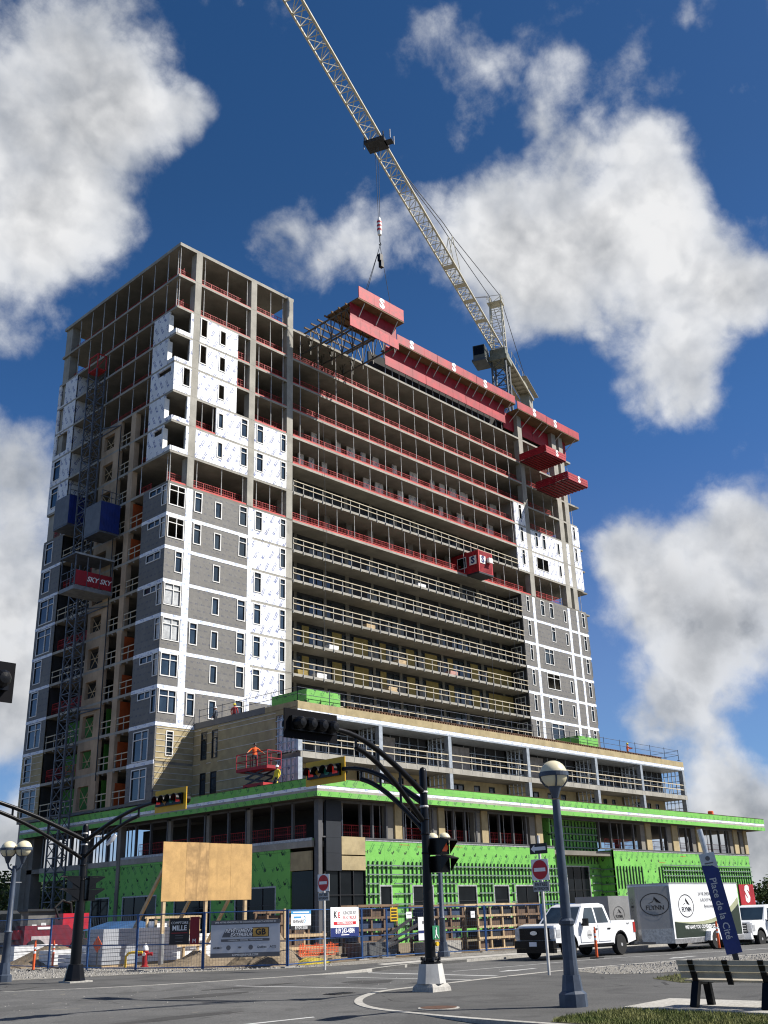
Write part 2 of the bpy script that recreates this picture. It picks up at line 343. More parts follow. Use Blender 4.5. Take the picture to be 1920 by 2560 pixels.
# ------------------------------------------------------------------ ground, roads, pavements
def ground_mat(name, c1, c2, scale, fine, bump=.4, rough=.92, patch=None, crack=False, speck=None):
    m = bpy.data.materials.new(name); m.use_nodes = True; T = NT(m.node_tree); b = T.n['Principled BSDF']
    P = T.node('ShaderNodeNewGeometry').outputs['Position']
    c1 = [x*.88 for x in c1]; c2 = [x*.88 for x in c2]
    c = T.mix(T.ss(T.noise(P, scale, 8, .62), .3, .7), rgb(c1), rgb(c2))
    tr_k = T.ss(T.noise(T.v('MULTIPLY', P, (.55, .07, 1.)), 1.6, 4, .6), .52, .68, 0., .35); c = T.mix(tr_k, c, rgb([x*.62 for x in c1]))
    f = T.noise(P, fine, 4, .7)
    c = T.mix(T.ss(f, .45, .75, 0., .45), c, rgb([x*1.7 for x in c2]))
    c = T.mix(T.ss(f, .5, .25, 0., .5), c, rgb([x*.45 for x in c1]))
    if patch: c = T.mix(T.ss(T.noise(P, patch[0], 6, .6, .6), .54, .62, 0., patch[2]), c, rgb(patch[1]))
    if crack:
        vo = T.node('ShaderNodeTexVoronoi', feature='DISTANCE_TO_EDGE'); T.put(vo.inputs['Vector'], T.v('ADD', P, T.v('SCALE', T.node('ShaderNodeTexNoise').outputs[1]))); vo.inputs['Scale'].default_value = .22
        c = T.mix(T.m('MULTIPLY', T.m('LESS_THAN', vo.outputs[0], .006), T.ss(T.noise(P, .4, 3, .5), .5, .6, 0., .7)), c, rgb([x*.3 for x in c1]))
    if speck:
        c = T.mix(T.m('MULTIPLY', T.m('GREATER_THAN', T.noise(P, speck[0], 2, .5), speck[1]), .8), c, rgb(speck[2]))
    T.put(b.inputs['Base Color'], c); b.inputs['Roughness'].default_value = rough; b.inputs['Specular IOR Level'].default_value = .25
    bp = T.node('ShaderNodeBump'); bp.inputs['Strength'].default_value = bump; bp.inputs['Distance'].default_value = .03
    T.put(bp.inputs['Height'], f); T.l.new(bp.outputs[0], b.inputs['Normal'])
    return m
ASPH = ground_mat('road_asphalt', (.095,.094,.092), (.135,.133,.129), .35, 22., .35, patch=(.5, (.070,.069,.067), .6), crack=True, speck=(1.7, .70, (.16,.15,.13)))
ASPH2 = ground_mat('path_asphalt', (.078,.077,.075), (.112,.110,.106), .5, 25., .35, patch=(.7, (.055,.054,.053), .6), crack=True)
GRAV = ground_mat('gravel', (.155,.143,.122), (.255,.24,.21), .8, 9., .9, speck=(11., .60, (.42,.40,.37)))
DIRT = ground_mat('site_dirt', (.16,.12,.075), (.27,.215,.15), .5, 7., .9)
SOIL = ground_mat('field', (.05,.065,.02), (.13,.12,.06), .08, 3., .6)
CONCP = ground_mat('pavement_concrete', (.36,.345,.31), (.46,.44,.40), .6, 14., .3)
GRASSB = ground_mat('turf_soil', (.05,.055,.02), (.11,.10,.045), 1.5, 12., .8)
LINEP = mat('road_line_paint', (.62,.62,.60), .75, .12, 3., fine=.5)
def sheet(name, poly, z, m, kind='structure'):
    mb = MB(); mb.add([(x, y, z) for x, y in poly], [list(range(len(poly)))]); return struct(name, mb, m, kind)
sheet('ground', [(-2500,-2500),(2500,-2500),(2500,2500),(-2500,2500)], -.25, SOIL)
sheet('road', [(-90,-90),(420,-90),(420,300),(-90,300)], -.10, ASPH)
KF = [(13.6,300),(13.6,36),(13.9,32),(14.4,30.6),(15.6,29.4),(18,27.9),(20.5,27.15),(23,26.65),(25,26.6),(27.2,27.2),(30,28.1),(34,28.4),(120,28.4),(420,28.4)]
KN = [(14.2,-90),(14.5,8),(14.71,11.29),(14.93,13.04),(15.2,14.3),(15.52,15.4),(16.1,16.45),(16.99,17.45),(18.07,18.3),(19.3,18.95),(21,19.2),(25,19.6),(28.07,19.72),(30.8,19.6),(34,19.15),(39,18.5),(60,17.6),(420,17)]
def block(name, pl, close, m):
    mb = MB(); mb.prism(pl+close, -.2, 0, 'z'); return struct(name, mb, m)
block('pavement_far', KF, [(420,300)], ASPH2)
block('pavement_near', KN, [(420,-90)], ASPH2)
def ribbon(pl, off0, off1, z0, z1):
    mb = MB(); pts = [Vector((x, y)) for x, y in pl]; n = len(pts); L = []; Rr = []
    for i, p in enumerate(pts):
        d = (pts[min(i+1, n-1)]-pts[max(i-1, 0)]).normalized(); nn = Vector((-d.y, d.x)); L.append(p+nn*off0); Rr.append(p+nn*off1)
    for i in range(n-1):
        a, b, c, d = L[i], L[i+1], Rr[i+1], Rr[i]
        mb.add([(a.x,a.y,z0),(b.x,b.y,z0),(c.x,c.y,z0),(d.x,d.y,z0),(a.x,a.y,z1),(b.x,b.y,z1),(c.x,c.y,z1),(d.x,d.y,z1)], [(3,2,1,0),(4,5,6,7),(0,1,5,4),(1,2,6,5),(2,3,7,6),(3,0,4,7)])
    return mb
def smoothline(pl, n=4):
    out = []
    for i in range(len(pl)-1):
        p0 = Vector(pl[max(i-1,0)]); p1 = Vector(pl[i]); p2 = Vector(pl[i+1]); p3 = Vector(pl[min(i+2,len(pl)-1)])
        if (p1-p0).length > 6: p0 = p1+(p0-p1).normalized()*3
        if (p3-p2).length > 6: p3 = p2+(p3-p2).normalized()*3
        k = n if (p2-p1).length < 6 else 1
        for j in range(k):
            t = j/k; out.append(tuple(.5*((2*p1)+(p2-p0)*t+(2*p0-5*p1+4*p2-p3)*t*t+(3*p1-p0-3*p2+p3)*t**3)))
    return out+[pl[-1]]
def apron(pl, w, side):
    mb = MB(); pts = [Vector((x, y)) for x, y in smoothline(pl)]; n = len(pts); vs = []
    for i, p in enumerate(pts):
        d = (pts[min(i+1, n-1)]-pts[max(i-1, 0)]).normalized(); nn = Vector((-d.y, d.x))*side; f = min(1, i/6, (n-1-i)/6)
        a, b = p+nn*.0, p+nn*(.03+w*f); vs += [(a.x, a.y, -.004-.094*(1-f)), (b.x, b.y, -.0985)]
    mb.add(vs, [(2*i, 2*i+2, 2*i+3, 2*i+1) for i in range(n-1)]); return mb
struct('dropped_kerb_ramp', apron([q for q in KN if 8 < q[1] < 19.7 and q[0] < 29], 1.1, 1), ASPH); struct('dropped_kerb_ramp', apron(KF[2:10], 1.1, -1), ASPH)
struct('kerb_far', ribbon(smoothline(KF), -.005, .12, -.19, .006), CONCP)
struct('kerb_near', ribbon(smoothline(KN), -.17, .005, -.19, .006), CONCP)
sheet('site_ground', [(17.6,36.0),(20.2,35.2),(22.7,33.9),(25.0,32.3),(27.3,30.7),(30,30.2),(38,30.4),(130,30.6),(260,30.6),(260,200),(17.6,200)], .005, GRAV)
sheet('site_dirt', [(25.5,35.6),(29,32.6),(60,33.4),(125,33.4),(125,150),(25.5,150)], .010, DIRT)
sheet('pavement_strip', [(29.5,28.7),(34,28.75),(130,28.75),(130,30.15),(34,30.15),(30,29.6)], .006, CONCP)
sheet('gravel_verge', [(27.4,18.8),(26.4,17.2),(27.2,16.0),(28.4,15.7),(40,15.4),(90,14.6),(90,16.9),(60,17.2),(39,18.1),(34,18.8),(30.6,19.3),(28.2,19.4)], .005, GRAV)
sheet('lawn_soil', [(23.9,13.5),(25.1,14.95),(27.4,15.3),(31.5,15.1),(90,14.2),(90,-40),(34,-20),(26,9)], .006, GRASSB)
sheet('verge_soil', [(14.95,10.85),(15.7,11.15),(17.0,11.1),(17.35,10.95),(17.3,9.0),(17.05,7.6),(16.6,2),(14.75,2)], .006, GRASSB)
tag(solo('concrete_pad', MB().prism([(17.46,11.07),(19.44,11.25),(19.5,7.6),(17.3,7.5)], .0, .035, 'z'), CONCP, 'pale concrete pad that the bench stands on', 'pad'))
def lines(name, segs, w=.14):
    mb = MB()
    for a, b in segs:
        a = Vector(a)*1.0606; b = Vector(b)*1.0606; d = (b-a).normalized(); n = Vector((-d.y, d.x))*w/2
        mb.add([(p.x, p.y, -.096) for p in (a-n, b-n, b+n, a+n)], [(0,1,2,3)])
    return struct(name, mb, LINEP)
lines('crosswalk_line', [((25.35,26.0),(25.0,19.9))], .22); lines('crosswalk_line', [((23.2,26.2),(23.35,19.3))], .12)
lines('stop_line', [((19.0,27.0),(20.0,19.4))], .13); lines('stop_line', [((3,16.0),(15.2,15.18))], .14); lines('lane_line', [((4,13.6),(14.5,12.55))], .14)
lines('lane_line', [((26.6,22.9),(34.7,22.7)),((34.7,22.7),(41.9,20.6)),((41.9,20.6),(80,18.9))], .10)
lines('edge_line', [((27,26.9),(33,26.9))], .1)
def arrow(x, y):
    P = [(0,0),(-.9,.28),(-.9,.1),(-2.0,.1),(-2.0,-.1),(-.9,-.1),(-.9,-.28)]
    mb = MB(); mb.add([(x*1.06-.3-px, y*1.06+py, -.0955) for px, py in P], [list(range(7))]); struct('road_arrow', mb, LINEP)
arrow(27.0, 21.2); arrow(35.2, 20.1)
mh = thing('manhole_cover', 'round rusty brown manhole cover in the near pavement', 'manhole', (16.2,14.35,0))
part('rim', MB().lathe([(.40,0),(.40,.012),(.36,.014)], (16.2,14.35,0), 28), CONCP, mh)
part('cover', MB().lathe([(.35,0),(.35,.02),(.28,.024),(.1,.022)], (16.2,14.35,0), 28), mat('rusty_iron', (.10,.05,.03), .8, .3, 9.), mh)
# ------------------------------------------------------------------ the building
X0, Y0 = 45.3, 68.24
XE, YB = 108.5, 89.2
ZS = {1: 61.0, 2: 57.55, 3: 54.15}
for k in range(4, 19): ZS[k] = 36.68-2.93*(k-9)
B = thing('apartment_building', 'tall concrete apartment building under construction above a green sheathed podium', 'building', (X0, Y0, 0))
class Face:
    def __init__(s, kind, pos): s.kind = kind; s.pos = pos
    def box(s, mb, u0, u1, z0, z1, d0, d1, m=0):
        if s.kind == 'f': return mb.box(u0, u1, s.pos-d1, s.pos-d0, z0, z1, m)
        return mb.box(s.pos-d1, s.pos-d0, u0, u1, z0, z1, m)
    def M(s, u0, u1, z0, d=0.):
        if s.kind == 'f': return Matrix.Translation((u0, s.pos-d, z0))
        return Matrix.Translation((s.pos-d, u1, z0)) @ Matrix.Rotation(-math.pi/2, 4, 'Z')
FF, FL = Face('f', Y0), Face('l', X0)
def panel(face, u0, u1, z0, z1, holes, m, name='wall_panel', d0=-.12, d1=.03):
    us = sorted({u0, u1, *[min(max(h[i], u0), u1) for h in holes for i in (0, 1)]}); zs = sorted({z0, z1, *[min(max(h[i], z0), z1) for h in holes for i in (2, 3)]})
    mb = MB()
    for i in range(len(us)-1):
        run = None
        for j in range(len(zs)-1):
            cu_, cz = (us[i]+us[i+1])/2, (zs[j]+zs[j+1])/2
            if any(h[0] < cu_ < h[1] and h[2] < cz < h[3] for h in holes):
                if run is not None: face.box(mb, us[i], us[i+1], run, zs[j], d0, d1); run = None
            elif run is None: run = zs[j]
        if run is not None: face.box(mb, us[i], us[i+1], run, zs[-1], d0, d1)
    return part(name, mb, m, B)
def win_mesh(w, h, style):
    mb = MB(); t = .075; f = .05
    def ring(x0, x1, z0, z1, t, y0, y1, m):
        mb.box(x0, x0+t, y0, y1, z0, z1, m); mb.box(x1-t, x1, y0, y1, z0, z1, m)
        mb.box(x0+t, x1-t, y0, y1, z0, z0+t, m); mb.box(x0+t, x1-t, y0, y1, z1-t, z1, m)
    dark = style.startswith('d'); st = style.lstrip('d')
    if dark: ring(0, w, 0, h, f, -.02, .08, 1)
    else: ring(0, w, 0, h, t, -.045, .06, 0); ring(t, w-t, t, h-t, f, -.02, .08, 1)
    mm = 1 if dark else 0; e = f if dark else t
    if st in ('tall', 'big'): mb.box(e, w-e, -.03, .05, h*.72-.03, h*.72+.03, mm)
    if st in ('big', 'two'): mb.box(w*.55-.03, w*.55+.03, -.028, .052, e, h-e, mm)
    return mb.mesh('window', [WTRIM, DFRM])
def pane_mesh(w, h, g):
    return MB().box(.06, w-.06, .055, .075, .06, h-.06).mesh('glass', g)
def window(face, u0, u1, z0, z1, style='tall', g=None, d=.03, parent=None):
    w, h = round(u1-u0, 2), round(z1-z0, 2); M = face.M(u0, u1, z0, d)
    o = put('window', cached(('w', w, h, style), lambda: win_mesh(w, h, style)), parent or B, M)
    if g != 'open': put('glass', cached(('g', w, h, (g or GLASS).name), lambda: pane_mesh(w, h, g or GLASS)), o, M)
    return o
def clad(face, u0, u1, k, wins, m, opens=(), z0=None, z1=None):
    "one storey of sheathing hung below slab k with its windows: (u0, u1, style)"
    zt = ZS[k]-.10 if z1 is None else z1; zb = ZS[k+1]+.10 if z0 is None else z0
    hs = []
    for w in wins:
        a, b, st = w[:3]; zh = ZS[k]-.16 if st != 'small' else ZS[k]-.52; zl = ZS[k]-2.06
        if len(w) > 3: zh, zl = ZS[k]-w[3], ZS[k]-w[4]
        hs.append((a, b, zl, zh)); window(face, a, b, zl, zh, st if st != 'small' else 'plain', w[5] if len(w) > 5 else None)
    panel(face, u0, u1, zb, zt, hs+[tuple(o) for o in opens], m)
# slabs
for k in range(1, 19):
    mb = MB()
    if k == 1: mb.box(X0, 59.3, Y0, YB, ZS[1]-.16, ZS[1]+.16); mb.box(59.3, 73, 77, YB, ZS[1]-.16, ZS[1]+.1)
    elif k <= 8: mb.box(X0, XE+(.9 if k in (3, 4) else 0), Y0, YB, ZS[k]-.11, ZS[k]+.11)
    else: mb.box(X0, XE, Y0, YB, ZS[k]-.11, ZS[k]+.11)
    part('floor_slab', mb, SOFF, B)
for k in (5, 6, 7, 8): part('balcony_slab', MB().box(XE, XE+1.3, Y0+.3, Y0+2.6, ZS[k+1]-.10, ZS[k+1]+.10), SOFF, B)
for k in range(2, 9):                              # cast slab edges, paler than the soffits
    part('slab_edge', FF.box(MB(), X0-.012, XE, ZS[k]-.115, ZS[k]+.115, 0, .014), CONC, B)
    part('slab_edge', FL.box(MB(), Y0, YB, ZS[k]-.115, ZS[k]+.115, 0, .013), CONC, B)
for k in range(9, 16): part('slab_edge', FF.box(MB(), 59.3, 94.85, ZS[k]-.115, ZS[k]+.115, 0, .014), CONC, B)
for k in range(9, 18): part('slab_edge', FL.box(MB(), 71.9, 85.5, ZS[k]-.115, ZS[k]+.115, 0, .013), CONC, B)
part('roof_edge', FF.box(MB(), X0-.02, 59.32, ZS[1]-.165, ZS[1]+.165, 0, .02), CONC, B); part('roof_edge', FL.box(MB(), Y0, YB, ZS[1]-.165, ZS[1]+.165, 0, .018), CONC, B)
# columns, storey by storey
def column(x0, x1, y0, y1, z0, z1, m=CONC): part('column', MB().box(x0, x1, y0, y1, z0, z1), m, B)
for k in range(1, 9):
    for x0, x1 in ((47.16,47.86),(53.8,54.5),(58.5,59.25),(97.0,97.85),(104.5,105.45),(106.1,107.0)):
        if k == 1 and x0 > 60: z1 = ZS[1]+.1
        else: z1 = ZS[k]-.10
        column(x0, x1, Y0-.022, Y0+.75, ZS[k+1]+.10, z1)
for k in range(9, 16): column(58.5, 59.25, Y0-.024, Y0+.75, ZS[k+1]+.10, ZS[k]-.10)
for k in range(1, 19):
    z0 = ZS[k+1]+.1 if k < 18 else 0
    column(45.5, 46.5, 87.9, 89.1, z0, ZS[k]-.1)
    for x in (50.2, 57, 64, 71, 78, 85, 92, 99): 
        if k < 10: column(x, x+.5, 72.6, 73.4, z0, ZS[k]-.1, SOFF)
for k in range(6, 18):                             # form-stained walls of the left flank
    column(X0-.02, X0+.5, 73.95, 74.68, ZS[k+1]+.1, ZS[k]-.1, BEIGEC)
    z0, z1 = ZS[k+1]+.1, ZS[k]-.1
    panel(FL, 76.4, 79.65, z0, z1, [(77.45, 79.2, z0+(.1 if k % 2 else .5), z1-.75)], BEIGEC, 'stair_wall', -.3, .02)
    mb = MB(); mb.bar((X0+.2,77.5,z0+.1),(X0+.2,79.15,z1-.8),.05); mb.bar((X0+.24,79.15,z0+.1),(X0+.24,77.5,z1-.8),.05); mb.bar((X0+.22,77.5,z0+1.1),(X0+.22,79.15,z0+1.1),.06)
    part('stair_brace', mb, LUM, B)
    if k < 17: part('downpipe', MB().box(X0-.07, X0-.02, 76.36, 76.44, ZS[k+1]-.6, ZS[k]-.6), DSTEEL, B)
# core and inner walls
for k in range(2, 18):
    z0, z1 = ZS[k+1]+.11, ZS[k]-.11
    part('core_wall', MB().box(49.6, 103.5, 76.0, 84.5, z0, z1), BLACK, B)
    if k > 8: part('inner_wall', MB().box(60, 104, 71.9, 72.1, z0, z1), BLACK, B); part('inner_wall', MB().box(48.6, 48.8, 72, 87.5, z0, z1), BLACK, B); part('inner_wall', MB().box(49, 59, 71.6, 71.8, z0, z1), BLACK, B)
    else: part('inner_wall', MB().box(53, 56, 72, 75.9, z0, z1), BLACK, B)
part('core_wall', MB().box(49.6, 58.5, 76.0, 84.5, ZS[2]+.11, ZS[1]-.16), BLACK, B)
# shoring props and guard rails
PROPM = {}
def prop(x, y, z0, z1, tilt=0.):
    h = round(z1-z0, 2)
    me = cached(('p', h), lambda: MB().tube((0,0,0),(0,0,h*.55),.042,6).tube((0,0,h*.52),(0,0,h),.03,6).box(-.08,.08,-.08,.08,h-.012,h).box(-.08,.08,-.08,.08,0,.012).mesh('prop', STEEL))
    put('prop', me, B, Matrix.Translation((x, y, z0)))
def red_guard(L):
    mb = MB()
    for z in (.62, 1.1): mb.box(0, L, -.016, .016, z, z+.04)
    n = int(L/.20)
    for i in range(n+1): w = .028 if i % 8 == 0 else .007; mb.box(i*L/n-w, i*L/n+w, -.008, .008, .0, 1.1)
    for i in range(4): mb.box(0, L, -.005, .005, .3+i*.2, .312+i*.2)
    return mb.mesh('guard_rail', [REDP])
def guard(face, u0, u1, k, inset=.75):
    if face.kind == 'f' and u1 < 98: part('toe_board', face.box(MB(), u0, u1, ZS[k+1]+.112, ZS[k+1]+(.27 if k > 4 else .22), -.06, -.03), mat('red_toe_board', (.58,.06,.05), .6, .2, 2.), B)
    L = round(u1-u0, 2); put('guard_rail', cached(('rg', L), lambda: red_guard(L)), B, face.M(u0, u1, ZS[k+1]+.112, -inset))
def timber_guard(L, m=None):
    mb = MB()
    for z in (.54, 1.04): mb.box(0, L, -.02, .02, z, z+.075, 0)
    n = max(2, int(L/1.25))
    for i in range(n+1): x = .04+i*(L-.08)/n; mb.box(x-.03, x+.03, .022, .07, -.36, 1.16, 1); mb.box(x-.028, x+.028, -.045, .02, -.36, -.04, 1)
    return mb.mesh('timber_guard', [WLUM, mat('guard_post_steel', (.40,.39,.36), .6, .2, 3.)])
def tguard(face, u0, u1, k, out=.03):
    L = round(u1-u0, 2); put('timber_guard', cached(('tg', L), lambda: timber_guard(L)), B, face.M(u0, u1, ZS[k+1]+.112, out+.05))
for k in (2, 3, 4, 5, 6, 8):
    for i in range(15): prop(60.35+i*2.44+rnd.uniform(-.08, .08), Y0+.12, ZS[k+1]+.11, ZS[k]-.11)
    guard(FF, 59.35, 96.9, k)
for k in (1, 2, 3, 4, 5, 6, 8):
    for u in ((48.3, 51.0, 53.4) if k in (1, 2, 8) else (53.3,) if k < 5 else (48.6, 49.8) if k == 6 else ()): prop(u, Y0+.15, ZS[k+1]+.11, ZS[k]-.11)
    if k in (1, 2, 8): guard(FF, 45.6, 47.1, k); guard(FF, 47.9, 53.75, k); prop(45.5, Y0+.15, ZS[k+1]+.11, ZS[k]-.11); prop(45.62, Y0+.7, ZS[k+1]+.11, ZS[k]-.11)
    elif k in (3, 4): guard(FF, 47.9, 53.75, k, .5)
    if k < 6 or k == 8:
        guard(FF, 54.55, 58.45, k)
        for u in ((56.4, 58.0) if k < 3 else (55.0, 56.6, 58.1)): prop(u, Y0+.15, ZS[k+1]+.11, ZS[k]-.11)
guard(FF, 47.9, 50.1, 6)
for k in (1, 2):
    for i in range(8): prop(X0+.15, 70.3+i*2.25, ZS[k+1]+.11, ZS[k]-.11)
    guard(FL, 68.6, 87.8, k, .8)
for k in (3, 4, 5, 6, 7, 8):
    guard(FL, 72, 79.6 if k < 6 else 73.9, k, .8)
    for u in ((72.6, 75.0, 77.3, 79.8) if k < 6 else (72.7,)): prop(X0+.15, u, ZS[k+1]+.11, ZS[k]-.11)
for k in range(2, 9):                              # right end bays
    if k not in (6, 7):
        guard(FF, 97.9, 104.4, k)
        for u in (99.2, 101.5, 103.4): prop(u, Y0+.15, ZS[k+1]+.11, ZS[k]-.11)
    for u in (107.6, 108.2): prop(u, Y0+.4, ZS[k+1]+.11, ZS[k]-.11)
    part('partition', MB().box(98.5, 104, 73.2, 73.4, ZS[k+1]+.11, ZS[k]-.11), SOFF, B)
for k in (7, 9, 10, 11, 12, 13, 14): tguard(FF, 59.35, 94.8, k)
for k in range(6, 18):
    tguard(FL, 74.75, 76.3, k, -.1)
    if k > 8: tguard(FL, 71.95, 73.9, k, -.1)
    if k > 7 and k % 2: tguard(FL, 79.8, 85.4, k, -.1)
    if k in (8, 10, 12, 14, 16): guard(FL, 79.8, 85.4, k, .4)
# orange and green sheets inside the flank
OSHEET = mat('orange_tarp', (.50,.095,.02), .8, .2, 1.); GSHEET = mat('green_backing', (.06,.22,.03), .7, .2, 1.)
for k in range(9, 18):
    if k not in (11, 12): part('orange_sheet', MB().box(X0+.25, X0+2.6, 73.86, 73.89, ZS[k+1]+.11, ZS[k]-.3-.35*(k % 3)), OSHEET, B)
    if k in (15, 16, 17): part('green_sheet', MB().box(X0+.5, X0+2.0, 76.32, 76.35, ZS[k+1]+.11, ZS[k]-.5), GSHEET, B); part('green_sheet', MB().box(X0+1.6, X0+1.63, 80.2, 84.8, ZS[k+1]+.11, ZS[k]-.5), GSHEET, B)
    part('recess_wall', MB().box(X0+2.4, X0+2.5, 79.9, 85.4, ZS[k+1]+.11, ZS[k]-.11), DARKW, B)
# cladding: left part of the front
cx0, cx1 = X0, 47.14
def corner_open(k, slot=False):                    # white corner with a wrap-round opening
    z0, z1 = ZS[k+1]+.10, ZS[k]-.10
    panel(FF, cx0+.16, 47.14, z0, z1, [(cx0+.16, 46.85, z0+.42, z1)], WHITE)
    panel(FL, 68.24, 71.85, z0, z1, [(68.24, 69.35, z0+.42, z1)]+([(69.6, 70.9, z1-.75, z1-.2)] if slot else []), WHITE)
    part('jamb', MB().box(X0-.08, X0+.4, 69.3, 69.42, z0+.42, z1-.3), WTRIM, B)
for k in (3, 4): corner_open(k); clad(FF, 47.88, 52.3, k, [(47.92,48.74,'plain',.12,2.1,'open'),(50.14,50.9,'plain',.5,2.06,'open')], WHITE)
for k in (6, 7): corner_open(k, k == 7)
z0, z1 = ZS[6]+.1, ZS[5]-.1
panel(FF, cx0+.12, 47.14, z0, z1, [(46.2, 47.04, ZS[5]-2.1, ZS[5]-.2)], WHITE); panel(FL, 68.21, 71.85, z0, z1, [(68.7, 70.7, z1-.72, z1-.2)], WHITE)
window(FF, 46.2, 47.04, ZS[5]-2.1, ZS[5]-.2, 'plain', 'open')
clad(FF, 47.88, 52.3, 5, [(50.14,50.9,'plain',.5,2.06,'open')], WHITE)
clad(FF, 50.05, 53.78, 6, [(50.25,50.88,'small'),(52.89,53.7,'tall')], WHITE); clad(FF, 54.52, 58.48, 6, [(54.75,55.6,'tall'),(57.72,58.4,'tall')], WHITE)
clad(FF, 47.88, 53.78, 7, [(50.25,50.88,'small'),(52.89,53.7,'tall')], WHITE); clad(FF, 54.52, 58.48, 7, [(54.75,55.6,'tall'),(57.72,58.4,'tall')], WHITE)
G9 = {9: (1,1,1), 10: (1,1,1), 11: (0,1,0), 12: (0,1,1), 13: (1,1,1), 14: (0,1,1), 15: (1,1,1)}
B2 = {9: (1,1), 10: (0,1), 11: (1,1), 12: (1,1), 13: (1,1), 14: (1,1), 15: (0,0)}
for k in range(9, 16):
    w = [x for x, f in zip(((48.04,48.86,'tall'),(50.24,51.0,'small'),(52.93,53.84,'tall')), G9[k]) if f]
    clad(FF, 47.85, 54.0, k, w, GREY)
    w = [x for x, f in zip(((54.75,55.6,'tall'),(57.74,58.44,'tall')), B2[k]) if f]
    clad(FF, 54.45, 58.5, k, w, WHITE if k < 15 else GREY)
    z0, z1 = ZS[k+1]+.10, ZS[k]-.10
    if k == 11:
        panel(FF, X0+.12, 47.2, z0, z1, [(46.32,47.07,ZS[k]-2.06,ZS[k]-.16)], GREY); window(FF, 46.32, 47.07, ZS[k]-2.06, ZS[k]-.16)
        panel(FL, 68.21, 71.88, z0, z1, [(68.75,70.85,z1-.85,z1-.1)], GREY); window(FL, 68.75, 70.85, z1-.85, z1-.1, 'two')
    else:
        panel(FF, X0+.12, 47.2, z0, z1, [(45.42,47.08,ZS[k]-2.06,ZS[k]-.16)], GREY); panel(FL, 68.21, 71.88, z0, z1, [(68.27,69.0,ZS[k]-2.06,ZS[k]-.16)]+([(69.1,70.9,z1-.72,z1-.08)] if k not in (13,) else []), GREY)
        g = 'open' if k in (9, 10) else FILM if k in (12, 13) else None
        window(FF, 45.42, 47.08, ZS[k]-2.06, ZS[k]-.16, 'big', None if k > 13 else g); window(FL, 68.27, 69.0, ZS[k]-2.06, ZS[k]-.16, 'tall', FILM if k in (9, 10, 12, 13, 14) else None)
        if k not in (13,): window(FL, 69.1, 70.9, z1-.72, z1-.08, 'two')
    for a, b in ((47.18, 47.87), (53.98, 54.47)): part('flashing_tape', FF.box(MB(), a, b, z0-.02, z1+.02, -.02, .045), TAPE, B)
for k in range(10, 17):
    part('flashing_tape', FF.box(MB(), X0-.045, 58.5 if k in (15, 16) else 54.47, ZS[k]-.15, ZS[k]+.15, -.01, .055), TAPE, B)
    if k < 15: part('slab_edge', FF.box(MB(), 54.5, 58.48, ZS[k]-.115, ZS[k]+.115, 0, .014), CONC, B)
for k in range(10, 18):
    part('flashing_tape', FL.box(MB(), 68.2, 71.88, ZS[k]-.15, ZS[k]+.15, -.01, .05), TAPE, B)
    part('flashing_tape', FL.box(MB(), 85.55, 89.22, ZS[k]-.13, ZS[k]+.13, -.01, .05), TAPE, B)
for k in (16, 17):
    z0, z1 = ZS[k+1]+.1, ZS[k]-.1
    panel(FF, X0+.12, 48.95, z0, z1, [(46.3, 47.0, z1-2.3, z1-.35)] if k == 16 else [], STONE)
    if k == 16: window(FF, 46.3, 47.0, z1-2.3, z1-.35)
    panel(FL, 68.21, 71.88, z0, z1, [(69.05, 71.15, ZS[k]-2.75, ZS[k]-.35)], GREY); window(FL, 69.05, 71.15, ZS[k]-2.75, ZS[k]-.35, 'big')
    for i in range(6): part('strapping', FF.box(MB(), X0+.1, 48.9, z0+.2+i*.46, z0+.245+i*.46, .03, .06), STUDW, B)
# far end of the left flank
for k in range(3, 18):
    z0, z1 = ZS[k+1]+.10, ZS[k]-.10; m = WHITE if k < 8 else GREY if k < 16 else STONE
    if k == 8: prop(X0+.15, 86.4, z0, z1); guard(FL, 85.6, 87.8, k, .3); continue
    if k in (3, 4): hs = [(87.85, 88.75, z0+.15, z1)]
    elif k in (5,): hs = [(86.6, 88.75, z0+.4, z1-.1)]
    elif k in (6, 7, 9, 10, 13): hs = [(87.3, 88.65, ZS[k]-2.4, ZS[k]-.2)]
    elif k == 15: hs = [(86.3, 88.6, ZS[k]-2.5, ZS[k]-.2)]
    elif k == 14 or k == 16: hs = [(87.4, 88.7, ZS[k]-2.5, ZS[k]-.2)]
    else: hs = [(86.1, 88.65, ZS[k]-2.6, ZS[k]-.2)]
    panel(FL, 85.55, 89.2, z0, z1, hs, m)
    if k > 5: window(FL, hs[0][0], hs[0][1], hs[0][2], hs[0][3], 'big' if hs[0][1]-hs[0][0] > 1.6 else 'tall')
    part('return_wall', MB().box(X0+.02, X0+2.4, 85.55, 85.72, z0, z1), WHITE if k < 8 else DARKW, B)
    if k > 15:
        for i in range(5): part('strapping', FL.box(MB(), 85.6, 89.2, z0+.25+i*.55, z0+.29+i*.55, .03, .06), STUDW, B)
